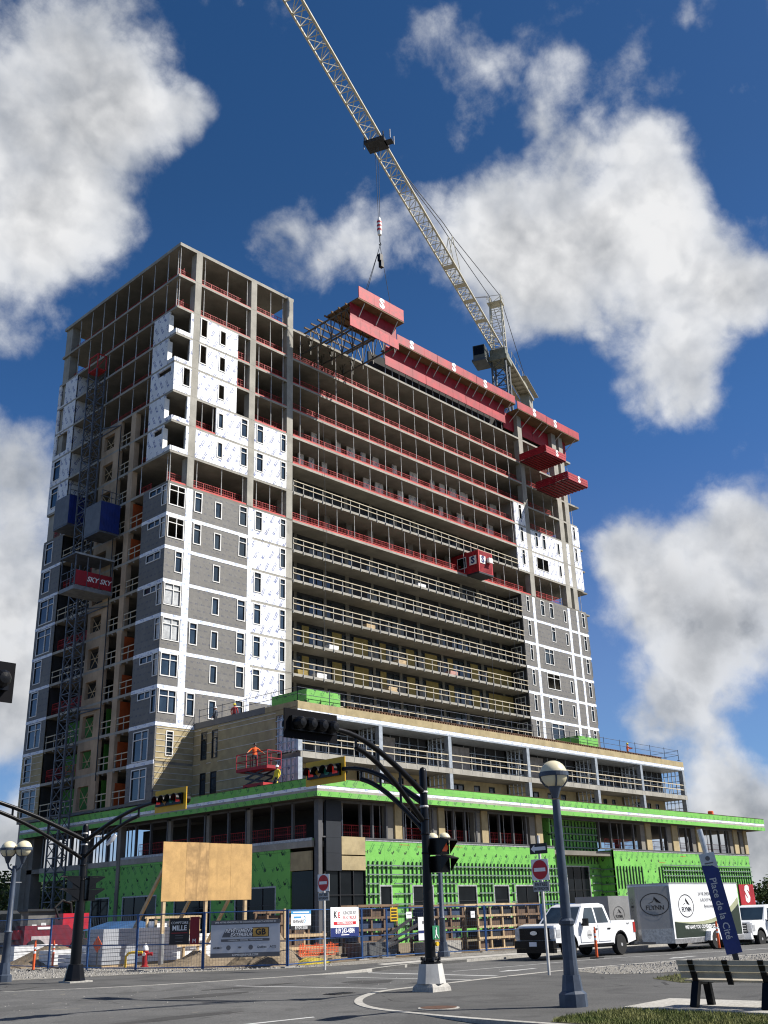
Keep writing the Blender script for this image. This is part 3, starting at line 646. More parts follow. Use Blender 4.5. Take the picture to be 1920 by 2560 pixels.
# right part of the front
for k in (5, 6, 7):
    clad(FF, 94.8, 96.98, k, [(95.72,96.32,'tall',.16,2.1,'open' if k == 5 else None)], WHITE); clad(FF, 107.05, 108.7, k, [(107.35,107.85,'tall',.2,2.1,'open')] if k < 7 else [], WHITE)
    part('return_wall', MB().box(94.8, 94.95, Y0+.12, 70.5, ZS[k+1]+.1, ZS[k]-.1), SOFF, B)
clad(FF, 97.87, 104.48, 6, [(98.68,99.3,'tall'),(100.22,100.9,'tall'),(103.36,103.88,'small')], WHITE)
clad(FF, 97.87, 104.48, 7, [(98.62,101.08,'two',.45,2.06,'open'),(103.36,103.88,'small')], WHITE)
for k in (6, 7): clad(FF, 105.47, 106.08, k, [], WHITE)
RW = {9: [(98.56,99.36,'tall'),(100.38,101.2,'tall')], 10: [(100.42,101.2,'tall')], 11: [(98.6,100.4,'big')], 12: [(98.66,101.26,'big',.16,2.06,'open')],
      13: [(98.58,99.4,'tall'),(100.4,101.3,'tall')], 14: [(98.72,101.27,'big')], 15: [(100.4,101.2,'tall')]}
for k in range(9, 16):
    clad(FF, 94.85, 97.0, k, [(95.74,96.32,'tall')], GREY); clad(FF, 97.5, 104.3, k, RW[k]+[(103.34,103.9,'small')], GREY)
    clad(FF, 104.8, 106.2, k, [], GREY); clad(FF, 106.6, 108.5, k, [(107.3,107.95,'tall')], GREY)
    z0, z1 = ZS[k+1]+.10, ZS[k]-.10
    for a, b in ((97.0, 97.5), (104.3, 104.8), (106.2, 106.6)): part('flashing_tape', FF.box(MB(), a, b, z0-.02, z1+.02, -.02, .045), TAPE, B)
    part('flashing_tape', FF.box(MB(), 94.85, 108.6, ZS[k+1]-.15, ZS[k+1]+.15, -.01, .055), TAPE, B)
    part('return_wall', MB().box(94.85, 95.0, Y0+.12, 70.5, z0, z1), DARKW, B)
    o = part('bay_window', MB().box(108.52, 109.1, 68.5, 70.2, z0+.55, z1-.2), GREY, B)
    put('glass', MB().box(108.6, 109.0, 68.47, 68.49, z0+.7, z1-.3).mesh('glass', GLASS), o)
    rw = Face('l', 94.85); window(rw, 68.75, 70.2, z0+.15, z1-.35, 'big', None, .0)
# recessed balcony walls
FB = Face('f', 70.5)
for k in (5, 6):
    z0, z1 = ZS[k+1]+.11, ZS[k]-.11; x = 62.0
    while x < 94:
        w = rnd.choice((.7, .9, 1.2)); part('balcony_wall', FB.box(MB(), x, x+w, z0, z1, -.12, 0), rnd.choice((WHITE, SOFF, WHITE)), B)
        x += w+rnd.choice((.75, .9, 1.1, 2.2))
for k in list(range(7, 16)):
    z0, z1 = ZS[k+1]+.11, ZS[k]-.11; x = 59.3; i = 0
    if k == 8:
        while x < 94: part('balcony_wall', FB.box(MB(), x, x+.8, z0, z1, -.12, 0), SOFF, B); x += 3.1
        continue
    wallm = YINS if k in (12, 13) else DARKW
    while x < 94.6:
        seq = [(1.5, 'w'), (.62, 'g'), (.35, 'c'), (.7, 'g'), (.9, 'w'), (1.9, 'd'), (.4, 'c')] if i % 2 == 0 else [(.7, 'g'), (1.3, 'w'), (.55, 'g'), (.5, 'c'), (.6, 'g'), (.5, 'w')]
        i += 1
        for w, t in seq:
            x1 = min(x+w, 94.8)
            if x1-x < .3: x = x1; continue
            if t == 'w': part('balcony_wall', FB.box(MB(), x, x1, z0, z1, -.12, 0), wallm, B)
            elif t == 'c': part('pier', FB.box(MB(), x, x1, z0, z1, -.12, .06), SOFF, B)
            else: window(FB, x, x1, z0+.05, z1-.25, 'dtwo' if t == 'd' else 'dtall', None, 0.)
            x = x1
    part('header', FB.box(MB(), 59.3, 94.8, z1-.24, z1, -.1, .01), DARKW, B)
    if k in (12, 13): part('balcony_wall', FB.box(MB(), 91.2, 94.7, z0, z1-.26, .02, .10), YINS, B)
# ------------------------------------------------------------------ podium
PF, PL = Face('f', 50.4), Face('l', 45.9)
CF, CLf = Face('f', 49.3), Face('l', 45.0)
part('canopy_roof', MB().box(45.02, 108.5, 49.32, 68.0, 9.0, 9.98).box(45.02, 48.9, 68.0, 87.8, 9.0, 9.98), SOFF, B)
part('canopy_soffit', MB().box(45.1, 108.4, 49.4, 68.0, 8.9, 8.985).box(45.1, 49, 68.0, 87.7, 8.9, 8.985), mat('shaded_soffit_board', (.09,.087,.083), .8, .15, 1.), B)  # canopy soffit coloured dark to deepen the shade under it
for z0, z1, m, d in ((9.56,10.05,GREEN,.03),(9.36,9.56,TAPE,.012),(9.2,9.36,CONC,.010),(8.88,9.2,GREEN,.03)):
    n = 'green_fascia' if m is GREEN else 'slab_edge'
    x = 45.0-d
    while x < 108.4:                               # sheets of about 10 m
        x1 = min(x+10.6, 108.5); part(n, CF.box(MB(), x+.004, x1-.004, z0, z1, 0, d), m, B); x = x1
    y = 49.3
    while y < 87.7: y1 = min(y+10, 87.8); part(n, CLf.box(MB(), y+.004, y1-.004, z0, z1, 0, d), m, B); y = y1
part('parapet_cap', MB().box(44.94, 108.52, 49.24, 49.34, 10.05, 10.075).box(44.94, 45.04, 49.34, 87.8, 10.05, 10.075), mat('brown_edge', (.10,.05,.03), .8, .2, 2.), B)
# second floor slab and interiors
part('floor_slab', MB().box(46.0, 106.2, 50.62, 88, 5.95, 6.3), SOFF, B)
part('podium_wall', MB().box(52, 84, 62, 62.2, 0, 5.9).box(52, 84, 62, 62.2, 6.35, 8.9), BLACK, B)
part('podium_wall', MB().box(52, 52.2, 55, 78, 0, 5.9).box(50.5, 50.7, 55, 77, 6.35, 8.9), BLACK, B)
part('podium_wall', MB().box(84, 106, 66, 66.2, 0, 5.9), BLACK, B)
part('podium_floor', MB().box(46.2, 106, 50.7, 88, .012, .05), SOFF, B)
for x in (60, 70, 80, 88, 94, 100, 105): part('column', MB().box(x, x+.5, 65.0, 65.5, 6.3, 8.9), SOFF, B)
STONEC = [(53.19,53.87),(57.74,58.41),(62.63,63.38),(69.53,70.32),(86.22,87.13),(90.95,92.02),(95.61,96.65),(103.3,104.2),(105.6,106.3)]
for a, b in STONEC:
    part('stone_pier', PF.box(MB(), a, b, 6.56, 8.88, -.35, .05), STONE, B)
    part('column', PF.box(MB(), a-.75, a-.02, 6.3, 8.88, -.5, -.08), SOFF, B)
DGREY = mat('window_wall_mullion', (.10,.10,.105), .5, .15, 2.)
for x in (46.35, 49.9, 51.0, 52.35, 54.0, 56.1, 57.1, 59.4, 60.7, 62.0, 64.8, 66.5, 68.2, 78.6, 80.4, 82.3, 84.1, 88.9, 89.9, 93.6, 94.6, 98.6, 100.3, 101.8):
    part('mullion', PF.box(MB(), x, x+.14, 6.56, 8.88, -.2, 0), DGREY, B)
part('sill', PF.box(MB(), 46.3, 71.7, 6.50, 6.58, -.2, .06), DGREY, B); part('sill', PF.box(MB(), 78.4, 106.3, 6.50, 6.58, -.2, .06), DGREY, B)
part('head_rail', PF.box(MB(), 46.3, 106.3, 8.72, 8.885, -.2, -.02), DGREY, B)
for a, b in ((48.2,53),(54.1,57.6),(58.6,62.4),(63.5,69.3),(80.6,86),(87.3,90.8),(92.2,95.4),(96.8,103)):
    L = round(b-a, 2); put('guard_rail', cached(('rg', L), lambda: red_guard(L)), B, Matrix.Translation((a, 51.25, 6.31)))
    for u in (a+.8, (a+b)/2, b-.5): put('prop', cached(('p', 2.5), lambda: MB().tube((0,0,0),(0,0,1.4),.042,6).tube((0,0,1.3),(0,0,2.5),.03,6).mesh('prop', STEEL)), B, Matrix.Translation((u, 50.95+rnd.uniform(0,.6), 6.31)))
# corner
NAVP = mat('charcoal_panel', (.010,.014,.022), .6, .2, 1.)
part('corner_column', MB().box(46.0, 46.32, 50.3, 50.7, 0, 8.88), DGREY, B)
for z0, z1 in ((4.48,5.55),(5.56,6.5),(6.51,7.55),(7.56,8.8)): part('charcoal_panel', PF.box(MB(), 46.68, 48.02, z0, z1, -.1, .09), NAVP, B)
for z0, z1 in ((4.53,5.40),(5.48,6.6)): part('stone_panel', PF.box(MB(), 48.06, 50.22, z0, z1, -.1, .07), STONE, B)
part('shop_glazing', PF.box(MB(), 46.6, 50.25, .05, 4.45, -.12, -.08), GLASSD, B)
for x in (46.6, 47.9, 49.1, 50.2): part('mullion', PF.box(MB(), x, x+.06, .05, 4.47, -.10, .02), DFRM, B)
for z in (1.6, 3.0): part('mullion', PF.box(MB(), 46.67, 50.2, z, z+.05, -.09, .01), DFRM, B)
# green ground floor wall and its frame of studs
def gwall(face, u0, u1, z0, z1, holes, gl=GLASSD):
    panel(face, u0, u1, z0, z1, holes, GREEN, 'green_wall', -.2, 0.)
    for a, b, c, d in holes:
        o = put('shop_window', cached(('sw', round(b-a,2), round(d-c,2)), lambda: shopwin(b-a, d-c)), B, face.M(a, b, c, -.02))
        put('glass', cached(('sg', round(b-a,2), round(d-c,2), gl.name), lambda: MB().box(.08, b-a-.08, .05, .08, .08, d-c-.08).mesh('glass', gl)), o, face.M(a, b, c, -.02))
def shopwin(w, h):
    mb = MB()
    for x0, x1, z0, z1 in ((0,.1,0,h),(w-.1,w,0,h),(.1,w-.1,h-.1,h),(.1,w-.1,0,.1)): mb.box(x0, x1, -.03, .1, z0, z1, 0)
    n = max(1, int(w/1.15))
    for i in range(1, n): mb.box(i*w/n-.03, i*w/n+.03, 0, .06, .1, h-.1, 1)
    if h > 2.4: mb.box(.1, w-.1, 0, .06, h*.62, h*.62+.05, 1)
    return mb.mesh('shop_window', [mat('foil_edge', (.42,.43,.44), .4, .3, 6., .2), DFRM])
gwall(PF, 50.28, 71.8, 0, 6.5, [(51.55,52.76,.05,3.63),(54.74,56.93,.75,3.63),(59.49,61.69,.75,3.63),(63.63,65.52,.75,3.63),(66.28,69.25,.05,3.63)])
gwall(PF, 80.5, 106.1, 0, 6.5, [(82.5,86.0,.05,3.2),(90,93,.8,3.2),(97,101,.8,3.2)])
part('foil_strip', PF.box(MB(), 50.3, 71.8, 6.38, 6.49, .0, .02), mat('foil_edge', (.42,.43,.44), .4, .3, 6., .2), B); part('foil_strip', PF.box(MB(), 80.5, 106.1, 6.38, 6.49, .0, .02), mat('foil_edge', (.42,.43,.44)), B)
RFace = Face('f', 51.92)
panel(RFace, 71.8, 80.5, 0, 8.88, [(75.4,78.85,.05,5.2)], GREEN, 'green_wall', -.2, 0.)
o = put('entrance_door', shopwin(3.45, 5.15), B, RFace.M(75.4, 78.85, .05, -.02)); put('glass', MB().box(.08, 3.37, .05, .08, .08, 5.07).mesh('glass', GLASSD), o, RFace.M(75.4, 78.85, .05, -.02))
part('green_wall', MB().box(80.5, 80.7, 50.42, 51.9, 0, 6.45), GREEN, B); part('green_wall', MB().box(71.6, 71.78, 50.6, 51.9, 0, 8.88), GREEN, B)
DSTUD = mat('green_primed_steel', (.06,.11,.075), .5, .2, 3., .2)
def inhole(u, z, holes): return any(a-.1 < u < b+.1 and c < z < d for a, b, c, d in holes)
def studs(face, u0, u1, z0, ztop, step, holes, hide=lambda u: False):
    n = int((u1-u0)/step)
    for i in range(n+1):
        u = u0+i*step
        if hide(u): continue
        zb = z0
        for a, b, c, d in holes:
            if a-.12 < u < b+.12: zb = d+.12
        h = round(ztop-zb, 2); put('stud', cached(('st', h, face.kind), lambda: face_stud(h)), B, face.M(u-.025, u+.025, zb, .01))
def face_stud(h): return MB().box(0, .035, -.085, 0, 0, h).box(.035, .07, -.085, -.075, 0, h).mesh('stud', DSTUD)
RAILM = mat('zinc_rail', (.20,.27,.23), .45, .2, 3., .3)
def rails(face, segs, d=.10):
    for u0, u1, z in segs: part('stud_rail', face.box(MB(), u0, u1, z-.045, z+.045, d, d+.05), RAILM, B)
H1 = [(51.55,52.76,.05,3.63),(54.74,56.93,.75,3.63),(59.49,61.69,.75,3.63),(63.63,65.52,.75,3.63),(66.28,69.25,.05,3.63)]
studs(PF, 50.5, 71.7, .05, 5.12, .43, H1, lambda u: 53.0 < u < 53.7)
for z in (4.84, 4.27): rails(PF, [(50.3, 71.8, z)])
for z in (3.70, 3.06, 2.42, 1.8, 1.15): rails(PF, [(50.3,51.45,z),(52.86,54.62,z),(57.05,59.38,z),(61.8,63.5,z),(65.6,66.18,z),(69.35,71.8,z)])
studs(PF, 80.8, 106.0, 3.3, 5.15, .5, [], lambda u: 84.8 < u < 87.6)
for z in (5.3, 4.85, 4.4): rails(PF, [(88.3, 106.1, z)])
studs(RFace, 72.2, 80.4, 5.35, 8.8, .5, []); 
for z in (8.3, 7.75, 7.2, 6.65, 6.05): rails(RFace, [(71.85, 80.4, z)])
for z in (5.0, 4.4, 3.8, 3.2, 2.6, 2.0, 1.4): rails(RFace, [(78.95, 80.4, z), (71.85, 75.3, z)])
SFace = Face('l', 80.5); rails(SFace, [(50.45, 51.9, z) for z in (4.9, 4.3, 3.7, 3.1, 2.5, 1.9)], .02)
for a, b, z in ((53.6,54.6,6.2),(55.4,57,6.1),(58.8,60.3,6.2),(88,89.1,5.5),(92,93,6.1)): part('red_mark', PF.box(MB(), a, b, z, z+.03, 0, .006), PRR, B)
# left flank of the podium
gwall(PL, 52.9, 72.9, 0, 5.75, [(54.3,58.6,.6,3.72),(61.2,65.6,.6,3.7),(67.8,72.35,.05,3.65)])
gwall(PL, 73.35, 77.62, 0, 5.75, [(74.16,76.85,.05,3.68)])
part('green_wall', MB().box(45.9, 46.1, 78.25, 85.4, 5.25, 5.9), GREEN, B); part('green_wall', MB().box(46.1, 48, 85.2, 85.4, 5.25, 5.9), GREEN, B)
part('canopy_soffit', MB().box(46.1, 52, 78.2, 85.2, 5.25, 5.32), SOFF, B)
for a, b in ((72.92,73.33),(77.64,78.23)): column(45.8, 46.3, a, b, 0, 8.88, SOFF)
column(46.0, 47.0, 87.0, 88.0, 0, 8.9, SOFF)
part('slab_edge', PL.box(MB(), 50.75, 85.4, 5.93, 6.32, -.1, .04), CONC, B); part('green_strip', PL.box(MB(), 52.9, 85.4, 5.76, 5.92, 0, .02), GREEN, B)
part('foil_strip', PL.box(MB(), 50.8, 72.9, 6.33, 6.5, -.05, .03), mat('foil_edge', (.42,.43,.44)), B)
part('green_wall', PL.box(MB(), 50.75, 72.9, 6.33, 6.46, -.1, -.06), GREEN, B)
part('shop_glazing', PL.box(MB(), 50.8, 52.85, .05, 4.5, -.12, -.08), GLASSD, B); part('stone_panel', PL.box(MB(), 50.85, 52.85, 4.55, 5.7, -.1, .03), STONE, B)
for y in (52.7, 54.8, 57.1, 57.5, 59.5, 61.7, 62.2, 64.2, 66.4, 66.8, 69, 71, 73.0, 75, 77.6, 79.2, 80.6, 82, 83.4, 85.2):
    part('mullion', PL.box(MB(), y, y+(.34 if y in (57.1, 61.7, 66.4, 73.0, 77.6) else .13), 6.32, 8.88, -.22, -.02), DGREY if y not in (57.1, 61.7, 66.4) else SOFF, B)
for i in range(22): part('stud', MB().box(47.5, 47.58, 73.5+i*.53, 73.55+i*.53, 6.3, 8.88), STUDM, B)
part('head_rail', PL.box(MB(), 50.7, 85.4, 8.75, 8.885, -.2, -.02), DGREY, B)
L = 19.5; put('guard_rail', red_guard(L), B, PL.M(52.5, 72, 6.31, -1.0))
# ------------------------------------------------------------------ stepped block above the podium
BX0, BX1, BY = 48.95, 104.85, 55.7
KL, KFc = Face('l', BX0), Face('f', BY)
part('block_roof', MB().box(BX0+.05, BX1, BY+.05, 68.1, 15.5, 15.9), SOFF, B)
part('block_floor', MB().box(BX0+.3, BX1, BY+.02, 68.1, 12.45, 12.83), SOFF, B)
part('slab_edge', KFc.box(MB(), BX0+.3, BX1, 12.43, 12.86, -.02, .01), CONC, B)
panel(KL, 58.1, 68.2, 10.0, 16.0, [(66.43,67.2,13.48,15.66),(65.03,65.8,13.48,15.66),(66.45,67.18,10.8,12.47),(65.08,65.85,10.8,12.47)], STONE, 'stone_wall', -.2, 0.)
for a, b, c, d in ((66.43,67.2,13.48,15.66),(65.03,65.8,13.48,15.66),(66.45,67.18,10.8,12.47),(65.08,65.85,10.8,12.47)): window(KL, a, b, c, d, 'dtall', None, 0.)
part('grey_upstand', KL.box(MB(), 59.35, 68.2, 16.02, 16.5, -.2, .02), GREY, B); part('stone_parapet', KL.box(MB(), 55.7, 59.33, 16.02, 16.43, -.2, .02), STONE, B)
part('stone_parapet', KL.box(MB(), 55.7, 58.1, 15.65, 16.0, -.2, .0), STONE, B)
for z in (15.85, 15.49, 14.71, 13.98, 13.18, 12.42, 11.66, 10.95):
    for a, b in ([(58.1,65.0),(65.84,66.4),(67.22,68.2)] if z not in (12.95,) else []): part('strapping', KL.box(MB(), a, b, z-.025, z+.025, .0, .035), STUDW, B)
for z0, z1 in ((10.05,12.4),(12.9,15.6)):          # light steel framing at the corner
    for i in range(5): part('stud', KL.box(MB(), 56.0+i*.46, 56.06+i*.46, z0, z1, -.12, -.02), STUDM, B)
    for i in range(5): part('stud_rail', KL.box(MB(), 55.95, 58.1, z0+.1+i*.55, z0+.16+i*.55, -.01, .02), STUDM, B)
    part('sheathing', KL.box(MB(), 56.0, 58.1, z0, z1, -.16, -.13), WHITE, B)
x = BX0
while x < BX1-.1:                                  # stone parapet boards
    x1 = min(x+2.44, BX1); part('stone_parapet', KFc.box(MB(), x+.005, x1-.005, 15.85, 16.4, -.2, .03), STONE, B); x = x1
part('flashing_tape', KFc.box(MB(), BX0, BX1, 15.58, 15.845, -.05, .02), TAPE, B); part('deck_edge', KFc.box(MB(), BX0, BX1, 15.45, 15.575, -.05, .03), STUDM, B)
mbt = MB()
for i in range(150): mbt.box(54.0+i*.31, 54.16+i*.31, BY+.05, BY+.35, 16.41, 16.56)
mbt.box(53.9, 100.6, BY+.02, BY+.4, 16.565, 16.60)
tag(part('roof_block_row', mbt, mat('brown_blocks', (.16,.085,.05), .85, .3, 2.), B), kind='stuff')
CX = [49.0, 57.3, 65.5, 76.3, 87.35, 95.7, 104.4]
for x in CX:
    for z0, z1 in ((10.05,12.42),(12.87,15.44)): part('steel_post', MB().box(x, x+.4, BY-.03, BY+.4, z0, z1), STUDM, B)
for i, x in enumerate(CX):
    if i == 0: continue
    for z0, z1 in ((10.05,12.42),(12.87,15.44)):   # open framed fins between balconies
        for j in range(5): part('stud', MB().box(x+.1, x+.22, BY+.45+j*.46, BY+.51+j*.46, z0, z1), STUDM, B)
        for j in range(4): part('stud_rail', MB().box(x+.07, x+.10, BY+.42, BY+2.4, z0+.3+j*.6, z0+.36+j*.6), STUDM, B)
BB = Face('f', 58.2)
for i in range(len(CX)-1):
    a, b = CX[i]+.4, CX[i+1]; w = b-a
    put('timber_guard', cached(('tg', round(w,2)), lambda: timber_guard(round(w,2))), B, Matrix.Translation((a, BY+.02, 12.86)))
    panel(BB, a, b, 10.05, 12.44, [(a+.25*w,a+.42*w,10.1,12.1),(a+.55*w,a+.63*w,10.4,12.1),(a+.75*w,a+.83*w,10.4,12.1)], STONE, 'stone_wall', -.2, 0.)
    for p, q in ((.25,.42),(.55,.63),(.75,.83)): window(BB, a+p*w, a+q*w, 10.1 if p == .25 else 10.4, 12.1, 'dtwo' if p == .25 else 'dplain', None, 0.)
    panel(BB, a, b, 12.87, 15.5, [(a+.1*w,a+.22*w,13,15.1),(a+.42*w,a+.62*w,13,15.1),(a+.7*w,a+.78*w,13,15.1)], DARKW, 'membrane_wall', -.2, 0.)
    for p, q in ((.1,.22),(.42,.62),(.7,.78)): window(BB, a+p*w, a+q*w, 13, 15.1, 'dtwo' if q-p > .15 else 'dtall', None, 0.)
    for j in range(7): part('stud', BB.box(MB(), a+.05+j*w/7, a+.11+j*w/7, 12.87, 15.4, .02, .10), STUDM, B)
    for j in range(3): part('stud_rail', BB.box(MB(), a, b, 13.4+j*.7, 13.45+j*.7, .10, .12), STUDM, B)
    if i in (1, 2, 3): part('hung_sheet', BB.box(MB(), a+.25*w, a+.48*w, 12.95, 15.2, .3, .32), mat('pale_tarp', (.33,.30,.28), .8, .25, 2.), B)
    part('deck_ceiling', MB().box(a, b, BY+.1, 58.0, 15.42, 15.49), STUDM, B)
def roof_rail(pts, n):
    mb = MB()
    for i in range(len(pts)-1):
        p, q = Vector(pts[i]), Vector(pts[i+1])
        for z in (.55, 1.05): mb.tube(p+Vector((0,0,z)), q+Vector((0,0,z)), .022, 5)
        m = max(1, int((q-p).length/n))
        for j in range(m+1): r = p.lerp(q, j/m); mb.tube(r, r+Vector((0,0,1.15)), .03, 5); mb.bar(r+Vector((-.3,0,0)), r+Vector((.3,0,.0)), .06, .05)
    return mb
part('roof_guard', roof_rail([(49.2,67.9,16.5),(49.2,56.0,16.45),(78,56.0,16.61),(104.6,56.0,16.61),(104.6,64,16.45)], 2.9), mat('dark_guard_steel', (.05,.06,.09), .5, .2, 3.), B)
for a, b, c in ((50.55,54.0,'left'),(86.2,89.6,'right')): part('green_upstand', MB().box(a, b, 56.5, 60.5, 16.0, 17.62), GREEN, B)
part('roof_guard', roof_rail([(45.4,86,10.08),(45.4,50,10.08),(60,49.9,10.08)], 4.), REDP, B) if False else None
part('vent_pipe', MB().lathe([(.28,0),(.28,.55),(.2,.6)], (99.6,50.6,10.0), 14), ORANGE, B)
# ------------------------------------------------------------------ formwork on top
def S_mark(o, size, parent, back=None, u=X_, v=Z_, m=None):
    letter('S', o, u, v, size*1.42, m or PRW, parent, bold=.045, sx=1.05, ext=.01)
SPLY = mat('dark_deck_ply', (.16,.10,.05), .8, .25, 1.)  # plywood toned dark brown so the deck underside looks dark
def screen(x0, x1, zt, zb, yo, sx, label, low=58.75, yl=68.12, zmid=61.75, braces=4):
    t = thing('formwork_screen', label, 'formwork', (x0, yo, zb), 'red formwork screens along the top edge')
    n = max(1, round((x1-x0)/2.6)); w = (x1-x0)/n
    for i in range(n): part('edge_board', MB().box(x0+i*w+.01, x0+(i+1)*w-.01, yo, yo+.07, zb, zt), REDF, t)
    part('ply_deck', MB().box(x0, x1, yo+.02, yl+1.5, zb-.12, zb-.01), SPLY, t)
    for i in range(n): part('face_panel', MB().box(x0-.9+i*w+.01, x0-.9+(i+1)*w-.01, yl, yl+.08, low, zb-.15), REDF, t)
    for i in range(braces):
        x = x0+.4+i*(x1-x0-1.2)/max(1, braces-1); part('brace', MB().tube((x, yo+.15, zb-.15), (x-.1, yl-.05, zb-1.3), .05, 6), STEEL, t)
    for x in sx: S_mark((x, yo-.012, (zt+zb)/2), 1.0, t)
    return t
screen(73.6, 80.4, 62.5, 61.45, 67.0, (76.0,), 'red formwork screen nearest the flown table, beside the open deck')
screen(80.45, 87.6, 62.5, 61.45, 67.0, (83.4,), 'second red formwork screen along from the flown table')
screen(87.65, 95.3, 62.45, 61.42, 67.0, (89.3,), 'red formwork screen in front of the crane mast', braces=5)
screen(95.7, 101.9, 62.0, 60.95, 67.0, (99.3,), 'red formwork screen over the first column past the crane', 58.6, 68.75, braces=3)
screen(101.95, 109.4, 61.95, 60.9, 67.0, (103.9,), 'red formwork screen at the far top corner of the building', 58.6, 68.75, braces=3)
for x0, x1, n in ((72.8,79.5,6),(79.6,86.7,6),(86.8,95,7)):
    for i in range(n): prop(x0+.5+i*(x1-x0)/n, 68.7, ZS[2]+.11, 61.6)
part('inner_wall', MB().box(72.5, 108, 70.5, 70.7, ZS[2]+.11, 61.4), BLACK, B)
# table form being flown out on the crane hook
FT = thing('flying_table_form', 'red table form with steel trusses being flown out on the crane hook', 'formwork', (65, 61, 56))
sc = 61/67.
fx0, fx1 = 61.6, 68.15
for i in range(3): part('edge_board', MB().box(fx0+i*2.183+.01, fx0+(i+1)*2.183-.01, 61.0, 61.08, 59.0, 60.35), mat('worn_red_form', (.50,.045,.055), .6, .3, 2., fine=.4), FT)
part('ply_deck', MB().box(fx0-.1, fx1+.05, 61.02, 65.5, 58.84, 58.98), SPLY, FT)
for i in range(4): part('face_panel', MB().box(fx0-.25+i*1.66, fx0-.25+(i+1)*1.66-.02, 62.0, 62.08, 56.6, 58.83), REDD, FT)
for i in range(5): part('face_panel', MB().box(fx0-.6+i*1.4, fx0-.6+(i+1)*1.4-.02, 61.7, 61.78, 55.9, 57.0), mat('worn_red_form', (.55,.07,.08)), FT)
for i in range(3): part('brace', MB().tube((fx0+1+i*2.4, 61.2, 58.8), (fx0+.9+i*2.4, 61.95, 57.6), .05, 6), STEEL, FT)
for x in (fx0+.2, fx0+3.2, fx1-.3):
    mb = MB()
    for z in (56.3, 58.6): mb.bar((x, 62.1, z), (x, 71.5, z), .12, .16)
    for i in range(6):
        y = 62.2+i*1.55; mb.bar((x, y, 56.3), (x, y+.78, 58.6), .07); mb.bar((x, y+.78, 58.6), (x, y+1.55, 56.3), .07); mb.bar((x, y, 55.7), (x, y, 58.6), .09)
    part('truss', mb, mat('worn_aluminium', (.13,.12,.10), .6, .3, 3., .2), FT)
for i in range(9): part('joist', MB().box(fx0-.5, fx1, 62.4+i*1.02, 62.52+i*1.02, 58.66, 58.82), SPLY, FT)
S_mark((fx0+3.3, 60.985, 59.68), 1.05, FT)
# loading platforms
def platform(x0, x1, y0, z, label):
    t = thing('loading_platform', label, 'loading platform', (x0, y0, z), 'red loading platforms on the upper floors')
    part('deck', MB().box(x0, x1, y0, 68.9, z, z+.12), mat('dark_red_deck', (.10,.012,.014), .6, .3, 1.), t)
    for i in range(9): y = y0+.1+i*(68.1-y0)/9; part('floor_beam', MB().box(x0+.02, x1-.02, y, y+.1, z-.1, z-.005), REDD, t)
    for i in range(4): part('side_board', MB().box(x0-.06, x0-.005, y0, 68.2, z+.13+i*.24, z+.34+i*.24), REDD, t); part('side_board', MB().box(x1+.005, x1+.06, y0, 68.2, z+.13+i*.24, z+.34+i*.24), REDD, t)
    for i in range(3): part('gate_board', MB().box(x0, x1, y0-.06, y0-.005, z+.02+i*.32, z+.30+i*.32), REDF, t)
    S_mark((x0+(x1-x0)*.55, y0-.075, z+.5), .8, t)
    return t
platform(96.9, 101.1, 64.2, 54.2, 'upper red loading platform jutting out beside the end column')
platform(99.95, 104.2, 63.35, 51.25, 'lower red loading platform jutting out near the right end')
# red site box on the balcony
bx = thing('site_container', 'small red corrugated site cabin perched on the balcony edge', 'site cabin', (85.0, 66.5, 36.9))
def corr(x0, x1, y0, y1, z0, z1):
    mb = MB(); mb.box(x0, x1, y0, y1, z0, z1)
    n = 12
    for i in range(n): a = x0+.1+i*(x1-x0-.2)/n; mb.box(a, a+.09, y0-.035, y0-.001, z0+.12, z1-.1)
    n = 18
    for i in range(n): a = y0+.1+i*(y1-y0-.2)/n; mb.box(x0-.035, x0-.001, a, a+.09, z0+.12, z1-.1)
    return mb
part('body', corr(85.0, 87.5, 66.5, 70.4, 36.82, 39.35), REDF, bx)
part('corner_post', MB().box(84.94, 85.06, 66.44, 66.56, 36.8, 39.37), REDP, bx)
part('sign_board', MB().box(84.93, 84.955, 66.75, 67.75, 37.75, 38.75), WTRIM, bx); part('sign_board', MB().box(85.2, 86.2, 66.43, 66.455, 37.85, 38.75), WTRIM, bx)
S_mark((84.925, 67.25, 38.25), .75, bx, u=NY, m=PRN); S_mark((85.7, 66.425, 38.3), .75, bx, m=PRN)
w = part('window', MB().box(84.93, 84.955, 68.2, 69.5, 37.6, 38.9), WTRIM, bx); part('glass', MB().box(84.922, 84.928, 68.28, 69.42, 37.68, 38.82), GLASSD, w)
part('air_conditioner', MB().box(86.4, 87.0, 66.05, 66.45, 38.1, 38.6).box(86.3, 87.1, 66.0, 66.1, 38.0, 38.06), WTRIM, bx)
part('floor_frame', MB().box(84.96, 87.54, 66.46, 68.3, 36.62, 36.81), DSTEEL, bx)
